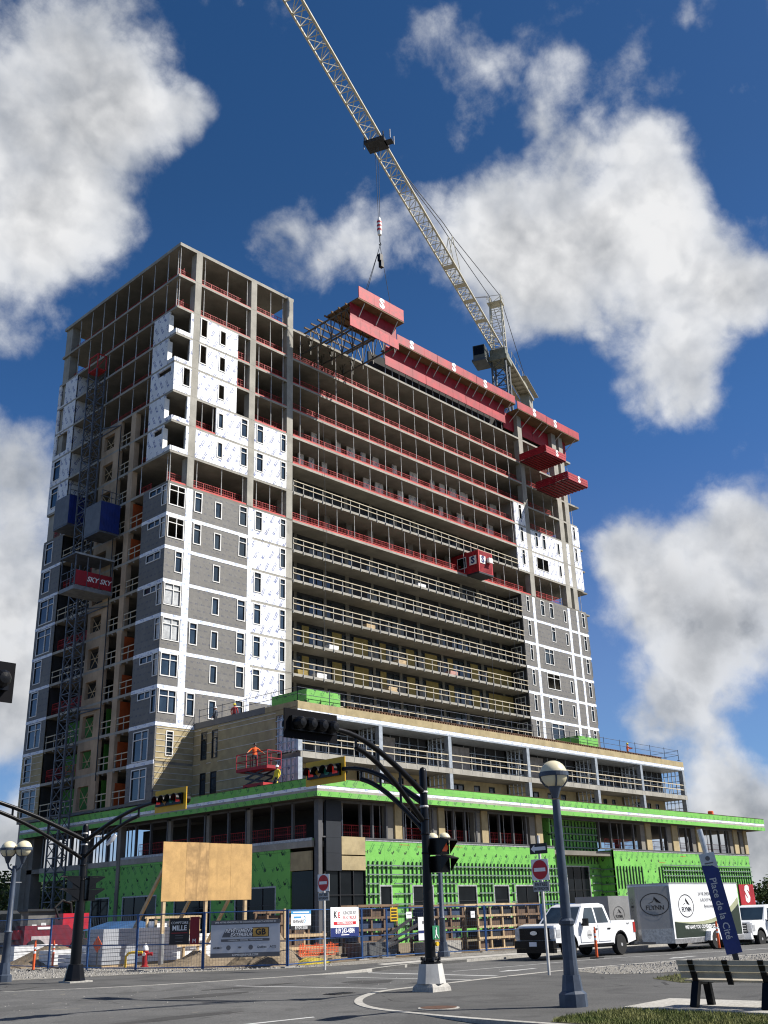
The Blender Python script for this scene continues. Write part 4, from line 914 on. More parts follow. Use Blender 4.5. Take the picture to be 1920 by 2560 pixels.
# ------------------------------------------------------------------ tower crane
CRN = mat('cream_crane_paint', (.62,.58,.46), .5, .15, 2., fine=.1); CDK = mat('grey_mast_steel', (.10,.11,.12), .5, .25, 1.5, .3)
CR = thing('tower_crane', 'white hammerhead tower crane with lattice jib behind the building', 'crane', (110.2, 79.6, 0))
mc = Vector((110.2, 79.6, 0)); jd = Vector((-45.2, -18.55, 0)).normalized(); jn = Vector((-jd.y, jd.x, 0)); ZU = Vector((0,0,1))
a = 1.05
corners = [mc+jd*sx*a+jn*sy*a for sx, sy in ((1,1),(1,-1),(-1,-1),(-1,1))]
mb = MB(); mb2 = MB()
for c in corners: mb.bar(c, c+ZU*78.4, .22)
z = 0; i = 0
while z < 78:
    for j in range(4):
        p, q = corners[j], corners[(j+1) % 4]
        mb2.bar(p+ZU*z, q+ZU*z, .09); mb2.bar((p if (i+j) % 2 else q)+ZU*z, (q if (i+j) % 2 else p)+ZU*(z+1.75), .08)
        if z > 55: mb2.bar((q if (i+j) % 2 else p)+ZU*z, (p if (i+j) % 2 else q)+ZU*(z+1.75), .06)
    z += 1.75; i += 1
part('mast_leg', mb, CDK, CR); part('mast_bracing', mb2, CDK, CR)
def P(s, t, z): return mc+jd*s+jn*t+ZU*z
def jbox(mb, s0, s1, t0, t1, z0, z1, m=0):
    vs = [P(s, t, z) for z in (z0, z1) for s, t in ((s0,t0),(s1,t0),(s1,t1),(s0,t1))]
    mb.add(vs, [(3,2,1,0),(4,5,6,7),(0,1,5,4),(1,2,6,5),(2,3,7,6),(3,0,4,7)], m)
mb = MB(); jbox(mb, -1.5, 1.5, -1.4, 1.4, 78.3, 79.0); jbox(mb, -1.3, 1.3, -1.2, 1.2, 79.02, 80.2); mb.lathe([(1.3,0),(1.3,.3)], (mc.x, mc.y, 79.0), 20); part('slewing_ring', mb, mat('grey_green_machinery', (.20,.21,.17), .6, .3, 1.5), CR)
cab = MB(); jbox(cab, .6, 3.0, -3.3, -1.5, 78.2, 80.5); cabo = part('cab', cab, mat('cab_paint', (.11,.12,.11), .5, .2, 2.), CR)
cg = MB(); jbox(cg, 3.0, 3.03, -3.2, -1.6, 78.9, 80.4); jbox(cg, .9, 2.8, -3.33, -3.3, 79.1, 80.3); part('glass', cg, GLASSD, cabo)
cp = MB(); jbox(cp, .2, 3.2, -3.5, -1.35, 77.8, 78.15); part('cab_platform', cp, CDK, CR)
# jib: two lower chords, one upper chord
ZJ, HJ, WJ = 80.4, 1.9, .8
jl = MB(); jb = MB(); s = 1.2
JEND = 74.
for t in (-WJ, WJ): jl.bar(P(1.2, t, ZJ), P(JEND, t, ZJ), .17, .2)
jl.bar(P(1.2, 0, ZJ+HJ), P(JEND, 0, ZJ+HJ), .20, .22)
i = 0
while s < JEND-.1:
    e = s+1.55
    for t in (-WJ, WJ):
        jb.bar(P(s, t, ZJ), P((s+e)/2, 0, ZJ+HJ), .075); jb.bar(P((s+e)/2, 0, ZJ+HJ), P(e, t, ZJ), .075)
    jb.bar(P(s, -WJ, ZJ), P(s, WJ, ZJ), .07); jb.bar(P(s, -WJ if i % 2 else WJ, ZJ), P(e, WJ if i % 2 else -WJ, ZJ), .06)
    if s < 24: jb.bar(P(s, WJ if i % 2 else -WJ, ZJ), P(e, -WJ if i % 2 else WJ, ZJ), .05)
    s = e; i += 1
part('jib_chord', jl, CRN, CR); part('jib_lacing', jb, CRN, CR)
for s in (9, 14.5, 18.6, 23.3):
    mbp = MB(); jbox(mbp, s, s+.9, -WJ, WJ, ZJ-.06, ZJ-.02); part('jib_platform', mbp, CRN, CR)
# counter jib and ballast
cj = MB()
for t in (-.85, .85): cj.bar(P(-1.2, t, ZJ), P(-17.5, t, ZJ), .22, .35)
for i in range(11): cj.bar(P(-1.4-i*1.5, -.85, ZJ), P(-1.4-i*1.5, .85, ZJ), .12)
jbox(cj, -17.5, -1.2, -.8, .8, ZJ+.18, ZJ+.22)
for t in (-1.5, 1.5):
    jbox(cj, -17, -9, t-.35, t+.35, ZJ-.02, ZJ+.04)
    for i in range(7): cj.tube(P(-3-i*2.2, t*.75, ZJ+.2), P(-3-i*2.2, t*.75, ZJ+1.3), .03, 5)
    cj.tube(P(-3, t*.75, ZJ+1.3), P(-16.5, t*.75, ZJ+1.3), .03, 5)
part('counter_jib', cj, mat('cream_crane_shaded', (.40,.37,.29), .6, .2, 2.), CR)  # darker copy of the crane cream, underside shade put in the colour
for i in range(4):
    cb = MB(); jbox(cb, -17.3+i*.62, -16.75+i*.62, -.75, .75, ZJ-2.3, ZJ+.6); part('ballast_block', cb, CONC, CR)
wb = MB(); jbox(wb, -14, -11.5, -.9, .9, ZJ+.25, ZJ+1.5); part('winch_house', wb, mat('grey_green_machinery', (.20,.21,.17)), CR)
# tower head
ZH = 90.2
th = MB()
for t in (-.95, .95):
    th.bar(P(.9, t, 80.2), P(.1, t*.9, ZH), .17); th.bar(P(-.95, t, 80.2), P(-.25, t*.9, ZH), .17)
for i in range(8):
    z0 = 80.4+i*1.2; f0 = i/8.; 
    th.bar(P(.9-.8*f0, -.95, z0), P(.9-.8*f0, .95, z0), .07); th.bar(P(.9-.8*f0, -.95 if i % 2 else .95, z0), P(.9-.8*f0-.1, .95 if i % 2 else -.95, z0+1.2), .06)
    th.bar(P(-.95+.7*f0, -.95, z0), P(-.95+.7*f0, .95, z0), .06); th.bar(P(.9-.8*f0, .95, z0), P(-.95+.7*f0, .95, z0+1.2), .06); th.bar(P(.9-.8*f0, -.95, z0), P(-.95+.7*f0, -.95, z0+1.2), .06)
jbox(th, -.9, .9, -1.15, 1.15, ZH-1.5, ZH-1.42)
for t in (-1.1, 1.1): th.tube(P(-.9, t, ZH-.4), P(.9, t, ZH-.4), .03, 5); th.tube(P(.9, t, ZH-1.4), P(.9, t, ZH+.3), .03, 5); th.tube(P(-.9, t, ZH-1.4), P(-.9, t, ZH-.3), .03, 5)
part('tower_head', th, CRN, CR)
rope = mat('steel_rope', (.10,.10,.10), .5, .2, 3., .4)
KP = P(27.5, 0, ZJ+HJ+3.6)
pl_ = MB()
for t in (-.75, .75):
    top = P(.1, t, ZH)
    pl_.path([top, P(22.5, t*.35, ZJ+HJ+3.7), P(26.0, t*.3, ZJ+HJ+3.3), P(41.5, t*.1, ZJ+HJ+.1)], .055, 5)
    pl_.path([top, P(12.5, t*.2, ZJ+HJ+.1)], .05, 5)
    pl_.path([P(-.25, t, ZH), P(-15.5, t, ZJ+.5)], .05, 5)
part('pendant_line', pl_, rope, CR)
kp = MB()
for t in (-.3, .3): kp.bar(P(19.8, t, ZJ+HJ), P(22.5, t*.9, ZJ+HJ+3.7), .08); kp.bar(P(24.0, t, ZJ+HJ), P(22.5, t*.9, ZJ+HJ+3.7), .08)
part('pendant_strut', kp, CRN, CR)
# trolley, ropes and hook
TS = (Vector((64.9, 61.1, 0))-mc).dot(jd)
tr = MB(); jbox(tr, TS-.9, TS+.9, -1.15, 1.15, ZJ-.5, ZJ-.12); jbox(tr, TS-.4, TS+.4, 1.0, 1.9, ZJ-.5, ZJ-.42)
for s in (-.8, .8):
    for t in (-1.1, 1.1): tr.tube(P(TS+s, t, ZJ-.4), P(TS+s, t, ZJ+.5), .08, 6)
for s, t in ((.6,1.8),(-.6,1.8),(.0,-1.5)): tr.tube(P(TS+s, t, ZJ-.45), P(TS+s, t, ZJ+.7), .05, 5)
part('trolley', tr, DSTEEL, CR)
HZ = 69.2; hp = P(TS, 0, 0)
hr = MB()
for t in (-.28, .28): hr.tube(P(TS+t, t, ZJ-.4), P(TS+t*.5, t*.5, HZ+1.2), .028, 4)
part('hoist_rope', hr, rope, CR)
hk = MB().lathe([(.05,-1.1),(.22,-1.0),(.26,-.2),(.26,.6),(.16,1.1),(.05,1.25)], (hp.x, hp.y, HZ), 10)
hb = part('hook_block', hk, PRW, CR, smooth=True)
for i in range(3): part('red_stripe', MB().lathe([(.27,0),(.27,.22)], (hp.x, hp.y, HZ-.5+i*.48), 10), PRR, hb)
hkk = MB().path([(hp.x,hp.y,HZ-1.0),(hp.x,hp.y,HZ-1.9),(hp.x+.14,hp.y,HZ-2.15),(hp.x,hp.y,HZ-2.35),(hp.x-.13,hp.y,HZ-2.2)], .06, 6); part('hook', hkk, DSTEEL, CR)
sg = thing('lifting_sling', 'steel lifting slings with a black radio box under the crane hook', 'sling', (hp.x, hp.y, HZ-2.4))
sl_ = MB()
for x, y in ((fx0+1.6, 62.5), (fx1-1.6, 61.3), (fx0+3.3, 64.5)): sl_.tube((hp.x, hp.y, HZ-2.35), (x, y, 60.3 if y < 62 else 59), .03, 5)
part('sling_leg', sl_, rope, sg); part('radio_box', MB().box(hp.x-.25, hp.x+.2, hp.y-.2, hp.y+.2, HZ-4.3, HZ-3.5).box(hp.x-.1, hp.x+.3, hp.y-.2, hp.y+.2, HZ-5.0, HZ-4.29), BLKP, sg)
# ------------------------------------------------------------------ hoist on the left flank
HG = mat('hoist_mast_steel', (.12,.13,.15), .5, .3, 2., .3); BLUEC = mat('blue_hoist_sheet', (.008,.025,.17), .5, .2, 1.)
hm = thing('hoist_mast', 'grey lattice hoist mast climbing the shaded left flank', 'hoist mast', (43.9, 79.2, 0))
for dx in (-.45, .45):
    for dy in (-.75, .75): part('leg', MB().bar((43.9+dx, 79.2+dy, 0), (43.9+dx, 79.2+dy, 51.2), .12), HG, hm)
mb = MB()
for i in range(46):
    z = .2+i*1.1; s = 1 if i % 2 else -1
    for dx in (-.45, .45): mb.bar((43.9+dx, 78.45, z), (43.9+dx, 79.95, z), .07); mb.bar((43.9+dx, 79.2-.75*s, z), (43.9+dx, 79.2+.75*s, z+1.1), .06)
    for dy in (-.75, .75): mb.bar((43.45, 79.2+dy, z), (44.35, 79.2+dy, z), .07); mb.bar((43.9-.45*s, 79.2+dy, z), (43.9+.45*s, 79.2+dy, z+1.1), .06)
part('lacing', mb, HG, hm)
for z in (10.2, 18.6, 27.5, 36.2, 45.0): part('wall_tie', MB().bar((44.35, 79.9, z), (45.3, 82.3, z), .1).bar((44.35, 78.5, z), (45.3, 76.5, z), .1).bar((45.25, 76.4, z), (45.25, 82.4, z), .08), HG, hm)
part('mast_top', MB().box(43.4, 44.4, 78.4, 80.0, 51.2, 51.3).bar((43.45,78.45,51.3),(43.45,78.45,52.8),.09).bar((44.35,78.45,51.3),(44.35,78.45,52.8),.09).bar((43.45,79.95,51.3),(43.45,79.95,52.8),.09).bar((43.45,78.45,52.8),(44.35,78.45,52.8),.09).bar((43.45,78.45,51.3),(44.35,78.45,52.8),.07).bar((43.45,78.45,52.8),(43.45,79.95,52.8),.09), REDP, hm)
def cage(y0, y1, z0, z1, label):
    t = thing('hoist_cage', label, 'hoist cage', (42.6, y0, z0), 'blue hoist cages on the mast')
    part('front_sheet', MB().box(43.0, 44.9, y0, y0+.05, z0, z1), BLUEC, t)
    mb = MB()
    for i in range(7): mb.box(43.05+i*.27, 43.13+i*.27, y0-.03, y0-.002, z0+.05, z1-.05)
    part('sheet_rib', mb, BLUEC, t)
    part('side_sheet', MB().box(42.98, 43.03, y0+.06, y1, z0, z1), mat('grey_cage_sheet', (.13,.135,.145), .5, .2, 1.5), t)
    part('floor', MB().box(43.0, 44.9, y0+.06, y1, z0-.15, z0-.01), HG, t); part('roof', MB().box(43.0, 44.9, y0+.06, y1, z1+.01, z1+.08), HG, t)
    mb = MB()
    for x in (43.05, 44.0, 44.85): mb.bar((x, y0+.1, z1+.08), (x, y0+.1, z1+1.1), .05)
    for z in (.55, 1.1): mb.bar((43.05, y0+.1, z1+z), (44.85, y0+.1, z1+z), .05)
    part('top_rail', mb, HG, t)
cage(80.6, 83.2, 35.9, 38.7, 'blue hoist cage on the far side of the mast')
cage(74.9, 77.5, 33.6, 36.3, 'blue hoist cage on the near side of the mast')
sk = thing('sky_platform', 'grey hoist platform with red SKY panels under a flat roof', 'hoist platform', (41.5, 75.8, 28.2))
part('deck', MB().box(41.5, 45.2, 75.8, 78.2, 28.2, 28.55), mat('hoist_deck', (.22,.23,.24), .5, .25, 2.), sk)
part('roof', MB().box(41.4, 45.2, 75.7, 78.3, 31.3, 31.42), HG, sk); part('roof_edge', MB().box(41.36, 45.2, 75.66, 75.7, 31.28, 31.44), mat('pale_deck_edge', (.42,.44,.45), .5, .2, 2.), sk)
for x in (41.55, 42.7, 43.9, 45.1): part('post', MB().box(x-.04, x+.04, 75.82, 75.9, 28.55, 31.3), HG, sk)
for x0, x1 in ((41.6,42.66),(42.74,43.86),(43.94,45.06)): part('red_panel', MB().box(x0, x1, 75.78, 75.815, 28.6, 29.9), REDD, sk)
for x in (43.2, 44.45): letter('SKY', (x, 75.765, 29.25), X_, Z_, .62, PRW, sk, bold=.02, shear=.25)
part('side_rail', MB().bar((41.52,75.9,29.9),(41.52,78.15,29.9),.05).bar((41.52,75.9,29.25),(41.52,78.15,29.25),.05).bar((41.52,78.1,28.55),(41.52,78.1,31.3),.07).bar((41.52,77.0,28.55),(41.52,77.0,29.9),.04), HG, sk)
# ------------------------------------------------------------------ traffic lights
RLENS = mat('red_lens', (.30,.012,.010), .25, .1, 4.); ALENS = mat('amber_lens', (.35,.16,.02), .25, .1, 4.); GLENS = mat('green_lens', (.02,.16,.09), .25, .1, 4.); YBRD = mat('yellow_backboard', (.72,.42,.02), .5, .08, 2.)
def emit(m, col, s):
    b = m.node_tree.nodes['Principled BSDF']; b.inputs['Emission Color'].default_value = rgb(col); b.inputs['Emission Strength'].default_value = s
emit(RLENS, (1,.06,.04), .10)
def head4(parent, c, u, n, board, w=1.3):
    "horizontal four-lamp head centred at c, long axis u, facing n"
    M = Matrix((Vector(u), -Vector(n), Vector(Z_))).transposed().to_4x4(); M.translation = c
    if board: o = part('backboard', MB().box(-w/2-.14, w/2+.14, -.02, .01, -.33, .33), board, parent, M)
    hd = part('signal_head', MB().box(-w/2, w/2, -.1, .12, -.16, .16), BLKP, parent, M)
    st = w/4
    for i in range(4): part('module_back', MB().lathe([(.15,.0),(.14,.16),(.09,.22),(.02,.23)], (0,0,0), 12), BLKP, hd, M @ Matrix.Translation((-w/2+st*(i+.5),.10,0)) @ Matrix.Rotation(R(-90),4,'X'))
    for i, (m, shp) in enumerate(((RLENS,'sq'),(ALENS,'di'),(GLENS,'ci'),(RLENS,'sq'))):
        x = -w/2+st*(i+.5)
        lens = MB().prism([(x+.115*math.cos(t+(R(45) if shp == 'sq' else 0))*(1.2 if shp != 'ci' else 1), .115*math.sin(t+(R(45) if shp == 'sq' else 0))*(1.2 if shp != 'ci' else 1)) for t in [2*math.pi*j/(14 if shp == 'ci' else 4) for j in range(14 if shp == 'ci' else 4)]], -.115, -.1005, 'y')
        part('lens', lens, m, hd, M)
        v = MB()
        for j in range(9):
            t0, t1 = R(-20+j*220/9), R(-20+(j+1)*220/9)
            v.add([(x+.15*math.cos(t0), -.1, .15*math.sin(t0)), (x+.15*math.cos(t1), -.1, .15*math.sin(t1)), (x+.15*math.cos(t1), -.27, .15*math.sin(t1)), (x+.15*math.cos(t0), -.27, .15*math.sin(t0)),
                   (x+.14*math.cos(t0), -.1, .14*math.sin(t0)), (x+.14*math.cos(t1), -.1, .14*math.sin(t1)), (x+.14*math.cos(t1), -.27, .14*math.sin(t1)), (x+.14*math.cos(t0), -.27, .14*math.sin(t0))], [(0,1,2,3),(7,6,5,4),(3,2,6,7)])
        part('visor', v, BLKP, hd, M)
    return hd
def arm(parent, base, u, L, zs, zt, r=.065):
    "curved double-tube arm from pole at base along u; zs = start heights (upper, lower), zt = tip height"
    u = Vector(u); pu = []; pl2 = []
    for i in range(13):
        t = i/12.; pu.append(Vector(base)+u*(.08+(L-.08)*t)+ZU*(zs[0]+(zt-zs[0])*math.sin(t*math.pi/2)))
        if t <= .80: pl2.append(Vector(base)+u*(.08+(L-.08)*t)+ZU*(zs[1]+(zt-.28-zs[1])*math.sin(min(1, t*1.08)*math.pi/2)))
    part('arm', MB().path(pu, [r*1.25-.35*r*i/12 for i in range(13)], 10), BLKP, parent, smooth=True); part('arm_brace', MB().path(pl2, r, 10), BLKP, parent, smooth=True)
    for i in (3, 6, 9): part('arm_strut', MB().tube(pu[i], pl2[i], .035, 6), BLKP, parent)
    return pu[-1]
def pole_body(t, x, y, h, z0, r0=.12, r1=.085):
    part('pole', MB().lathe([(r0,z0),(r0*.98,z0+1.2),(r1,3.2),(r1,h-.1),(r1*.7,h-.03),(.01,h)], (x,y,0), 14), BLKP, t, smooth=True)
    for z in (3.05, 3.5, 3.85, 4.15, 4.5):
        part('clamp_band', MB().lathe([(r1+.012,0),(r1+.02,.02),(r1+.012,.05)], (x,y,z), 14), STEEL if z > 3.9 else BLKP, t)
T1 = thing('traffic_light', 'black traffic light pole with two curved arms on a concrete plinth', 'traffic light', (19.68,17.62,0))
part('footing', MB().lathe([(.46,0),(.44,.10),(.36,.17)], (19.68,17.62,0), 4, rot=.5), CONCP, T1)
part('plinth', MB().lathe([(.345,.17),(.32,.30),(.275,.59)], (19.68,17.62,0), 6, rot=.3), mat('pale_cast_concrete', (.56,.55,.52), .8, .1, 3., streak=.25), T1)
part('base_collar', MB().lathe([(.24,.59),(.24,.64),(.2,.66),(.2,.7),(.15,.72)], (19.68,17.62,0), 12), BLKP, T1)
for i in range(6): part('anchor_bolt', MB().lathe([(.03,0),(.03,.08)], (19.68+.215*math.cos(i*1.047), 17.62+.215*math.sin(i*1.047), .66), 6), DSTEEL, T1)
pole_body(T1, 19.68, 17.62, 5.14, .66, .13, .095)
tip = arm(T1, (19.68,17.62,0), NX, 3.1, (4.54,3.85), 5.78); head4(T1, tip+Vector((-.68,0,0)), X_, Y_, mat('black_backboard', (.006,.006,.008), .6, .2, 2., spec=.06), 1.35)
tip = arm(T1, (19.68,17.62,0), Y_, 2.9, (4.3,3.65), 5.42); head4(T1, tip+Vector((0,.70,0)), NY, NX, YBRD, 1.3)
for z in (2.62, 3.03):
    hh = part('pedestrian_signal', MB().box(19.80,20.16,17.28,17.60,z,z+.38), BLKP, T1)
    part('visor', MB().prism([(17.26,z+.37),(16.98,z+.30),(16.98,z+.32),(17.26,z+.40)], 19.80, 20.16, 'x').prism([(17.26,z+.02),(17.26,z+.37),(16.99,z+.31)], 19.785, 19.80, 'x').prism([(17.26,z+.02),(17.26,z+.37),(16.99,z+.31)], 20.16, 20.175, 'x'), BLKP, hh)
hand = MB()
for i in range(4): hand.box(19.89+i*.045, 19.92+i*.045, 17.262, 17.275, 3.2, 3.33-abs(i-1.5)*.02)
hand.box(19.89, 20.055, 17.262, 17.275, 3.1, 3.205).box(20.06, 20.09, 17.262, 17.275, 3.14, 3.24); HANDM = mat('orange_hand_lamp', (.35,.06,.02), .4, .1, 3.); emit(HANDM, (1,.15,.05), .08)
part('hand_symbol', hand, HANDM, hh)
pb = part('push_button', MB().lathe([(.05,0),(.05,.05)], (0,0,0), 10), PRY, T1, frameM((19.74,17.47,1.02), X_, Z_)); gs = part('crossing_notice', MB().box(19.62,19.86,17.46,17.475,1.12,1.42), mat('green_notice', (.03,.22,.10), .5, .1, 2.), T1)
part('walker_symbol', MB().box(19.72,19.76,17.452,17.459,1.22,1.34).lathe([(.02,0),(.02,.03)], (19.74,17.456,1.35), 8).bar((19.72,17.456,1.22),(19.68,17.456,1.15),.02).bar((19.76,17.456,1.22),(19.8,17.456,1.15),.02), PRW, gs)
T2 = thing('traffic_light', 'black traffic light pole with forked curved arms beside the fence corner', 'traffic light', (18.72,31.99,0))
part('footing', MB().box(18.35,19.15,31.6,32.3,0,.045), CONCP, T2)
part('base', MB().lathe([(.36,.04),(.33,.12),(.27,.40),(.24,.52),(.2,.54)], (18.72,31.99,0), 8), BLKP, T2)
pole_body(T2, 18.72, 31.99, 4.84, .5, .17, .10)
tip = arm(T2, (18.72,31.99,0), NY, 4.15, (4.3,3.8), 5.16, .06); head4(T2, tip+Vector((0,-.7,0)), NY, NX, YBRD, 1.35)
tip = arm(T2, (18.72,31.99,0), NX, 5.2, (4.35,3.75), 5.62, .06); head4(T2, tip+Vector((-.7,0,0)), X_, Y_, mat('black_backboard', (.015,.016,.02)), 1.35)
for sgn in (-1, 1):
    for z in (2.42, 2.80):
        h2 = part('side_signal', MB().box(18.72+sgn*.30-.13, 18.72+sgn*.30+.13, 31.8, 32.15, z, z+.34), BLKP, T2)
        part('visor', MB().prism([(18.72+sgn*.17,z+.33),(18.72+sgn*.75,z+.36),(18.72+sgn*.75,z+.34),(18.72+sgn*.17,z+.02)][::1], 31.78, 31.8, 'y').prism([(18.72+sgn*.17,z+.34),(18.72+sgn*.75,z+.37),(18.72+sgn*.75,z+.39),(18.72+sgn*.17,z+.38)], 31.8, 32.15, 'y'), BLKP, h2)
    part('signal_bracket', MB().tube((18.72,31.99,2.45),(18.72+sgn*.32,31.99,2.45),.025,6).tube((18.72,31.99,3.1),(18.72+sgn*.32,31.99,3.1),.025,6), BLKP, T2)
cmr = part('camera_bracket', MB().tube((18.8,31.9,4.42),(19.2,31.55,4.42),.03,6).box(18.78,18.84,31.85,31.95,4.28,4.6), PRW, T2); part('camera', MB().path([(19.25,31.5,4.15),(19.38,31.38,4.32),(19.46,31.3,4.46)], [.05,.085,.06], 10), PRW, T2, smooth=True)
T3 = thing('traffic_light', 'black signal head at the left picture edge on an arm from outside', 'traffic light', (3.0,16.0,0))
part('pole', MB().lathe([(.13,0),(.1,3),(.09,5.8)], (3.0,16.0,0), 12), BLKP, T3); tip = arm(T3, (3.0,16.0,0), X_, 3.2, (4.9,4.3), 5.5); head4(T3, Vector((7.02,16.0,5.42)), X_, Y_, mat('black_backboard', (.015,.016,.02)), 1.35); part('arm_end', MB().tube((6.15,16.0,5.5),(6.4,16.0,5.45),.05,8), BLKP, T3)
# ------------------------------------------------------------------ lamps
def globe(t, c, r=.27):
    g_ = part('globe', MB().lathe([(r*math.sin(math.pi*i/12)+.002, -r*math.cos(math.pi*i/12)) for i in range(13)], c, 22), GLOBE, t, smooth=True)
    part('ring', MB().lathe([(r+.008,-.045),(r+.025,-.04),(r+.025,.04),(r+.008,.045)], c, 24), LAMPG, t)
    for i in range(4):
        a_ = R(45+90*i); part('cage_arm', MB().path([(c[0]+(r+.02)*math.cos(a_)*math.sin(x), c[1]+(r+.02)*math.sin(a_)*math.sin(x), c[2]-(r+.02)*math.cos(x)) for x in (R(88),R(65),R(40),R(15))], .017, 6), LAMPG, t)
    part('globe_cup', MB().lathe([(.05,-r-.2),(.08,-r-.12),(.12,-r-.02),(.14,-r+.03)], c, 14), LAMPG, t)
L1 = thing('street_lamp', 'blue grey street lamp with a single cream globe near the bench', 'street lamp', (17.5,12.15,0))
part('base', MB().lathe([(.27,0),(.26,.22),(.225,.25),(.2,.27),(.17,.50),(.165,.54)], (17.5,12.15,0), 8), LAMPG, L1)
part('pedestal', MB().lathe([(.145,.54),(.13,.8),(.125,1.40),(.15,1.42),(.155,1.48),(.11,1.52)], (17.5,12.15,0), 12), LAMPG, L1)
part('shaft', MB().lathe([(.098,1.5),(.085,2.6),(.075,3.72)], (17.5,12.15,0), 14), LAMPG, L1, smooth=True)
globe(L1, (17.5,12.15,4.21), .27)
def twin(x, y, h, label):
    t = thing('street_lamp', label, 'street lamp', (x,y,0), 'twin globe street lamps')
    part('base', MB().lathe([(.27,0),(.26,.2),(.2,.24),(.17,.58)], (x,y,0), 8), LAMPG, t); part('shaft', MB().lathe([(.14,.58),(.12,1.5),(.15,1.54),(.1,1.6),(.075,h-.55)], (x,y,0), 14), LAMPG, t, smooth=True)
    part('cross_bar', MB().tube((x-.3,y,h-1.1),(x+.3,y,h-1.1),.02,6), LAMPG, t)
    for s in (-1, 1):
        c = (x+s*.26*.69, y-s*.26*.73, h); part('arm', MB().path([(x,y,h-.75),(x+s*.2*.69,y-s*.2*.73,h-.62),(c[0],c[1],h-.45)], .035, 8), LAMPG, t); globe(t, c, .27)
twin(35.7, 31.2, 4.78, 'twin globe street lamp behind the plinth of the traffic light'); twin(17.97, 35.2, 4.22, 'twin globe street lamp at the left picture edge')
# ------------------------------------------------------------------ signs
def plate(t, c, w, h, m, n=NX, d=0.): 
    if n == NX: return MB().box(c[0]-.012-d, c[0]-d, c[1]-w/2, c[1]+w/2, c[2]-h/2, c[2]+h/2)
    return MB().box(c[0]-w/2, c[0]+w/2, c[1]-.012-d, c[1]-d, c[2]-h/2, c[2]+h/2)
def no_entry(x, y, zc, label, arrow_=False):
    t = thing('no_entry_sign', label, 'road sign', (x,y,0), 'no entry signs')
    part('post', MB().box(x-.03, x+.03, y-.03, y+.03, 0, zc+(.95 if arrow_ else .3)), STEEL, t)
    p = part('plate', plate(t, (x-.031,y,zc), .6, .58, PRW), PRW, t)
    part('disc', MB().prism([(y+.265*math.cos(2*math.pi*i/28), zc+.265*math.sin(2*math.pi*i/28)) for i in range(28)], x-.052, x-.044, 'x'), PRR, p); part('white_bar', MB().box(x-.060, x-.0535, y-.2, y+.2, zc-.05, zc+.05), PRW, p)
    q = part('plate', plate(t, (x-.031,y,zc-.46), .56, .27, PRW), mat('grey_plate', (.45,.46,.46), .5, .08, 2.), t)
    letter('ENTRÉE', (x-.046,y,zc-.405), NY, Z_, .125, PRK, q, bold=.012); letter('INTERDITE', (x-.046,y,zc-.52), NY, Z_, .105, PRK, q, bold=.012)
    if arrow_:
        a_ = part('plate', plate(t, (x-.031,y,zc+.58), .62, .29, PRK), PRK, t)
        part('arrow', MB().prism([(y+.27,zc+.58),(y+.13,zc+.69),(y+.13,zc+.63),(y-.26,zc+.63),(y-.26,zc+.53),(y+.13,zc+.53),(y+.13,zc+.47)], x-.051, x-.045, 'x'), PRW, a_)
no_entry(25.69, 18.57, 2.79, 'no entry sign with a one way arrow plate above it', True); no_entry(26.34, 28.51, 2.84, 'no entry sign in front of the white phone number banner')
# pylon
PY = thing('pylon_sign', 'leaning navy pylon sign reading Place de la Cité', 'sign', (33.09,16.63,0))
pv_ = Vector((-.07,.13,1)).normalized(); pu_ = Vector((.47,-.88,0)); pu_ = pu_-pv_*pu_.dot(pv_); pm = frameM((33.09,16.63,0), pu_, pv_); py = lambda mb, n, m: part(n, mb, m, PY, pm)
py(MB().box(-.09,.09,0,.3,-.04,.04), 'post', DSTEEL)
blade = py(MB().prism([(-.25,.25),(.25,.25),(.25,2.80),(.08,2.93),(-.25,2.98)], -.05, .05, 'z'), 'blade', NAVY)
py(MB().prism([(-.25,2.985),(.08,2.935),(.25,2.805),(.25,3.33),(-.25,3.33)], -.05, .05, 'z'), 'silver_cap', mat('brushed_aluminium', (.55,.56,.57), .35, .15, 3., .7))
py(MB().tube((0,3.33,-.12),(0,4.1,-.12),.09,14), 'silver_pole', mat('brushed_aluminium', (.55,.56,.57)))
put('lettering', text_mesh('Place de la Cité', .30, mat('pale_grey_letters', (.5,.52,.55), .5, .05, 2.), bold=.01, sx=1.0), blade, pm @ frameM((-.03,1.62,.056), (0,-1,0), (1,0,0)))
py(MB().lathe([(.075,0),(.075,.006)], (0,0,0), 16), 'emblem', PRGR).matrix_basis = pm @ Matrix.Translation((0,3.16,.052)); py(MB().box(-.14,.14,2.99,3.03,.051,.054), 'small_print', PRGR)
# bench
BN = thing('park_bench', 'park bench with pale slats and black legs seen from behind', 'bench', (17.75,9.2,0))
SLAT = mat('weathered_slat', (.46,.41,.32), .8, .15, 3., streak=.3)
y0, y1 = 8.25, 10.12
for i, (x, z) in enumerate(((17.86,.74),(17.90,.66),(17.96,.55))): part('back_slat', MB().box(x-.02, x+.02, y0, y1, z-.055 if i else z-.03, z+.045), SLAT, BN)
for i in range(4): part('seat_slat', MB().box(18.02+i*.12, 18.12+i*.12, y0-.02, y1-.02, .43, .465), SLAT, BN)
for y in (8.55, 9.2, 9.85):
    part('back_bracket', MB().bar((17.83,y,.79),(17.98,y,.40),.10,.035), BLKP, BN)
    if y != 9.2: part('leg', MB().bar((17.98,y,.42),(17.80,y,.03),.13,.10), BLKP, BN); part('leg', MB().bar((18.35,y,.42),(18.42,y,.03),.13,.08), BLKP, BN); part('seat_bracket', MB().box(17.95,18.5,y-.05,y+.05,.385,.425), BLKP, BN)
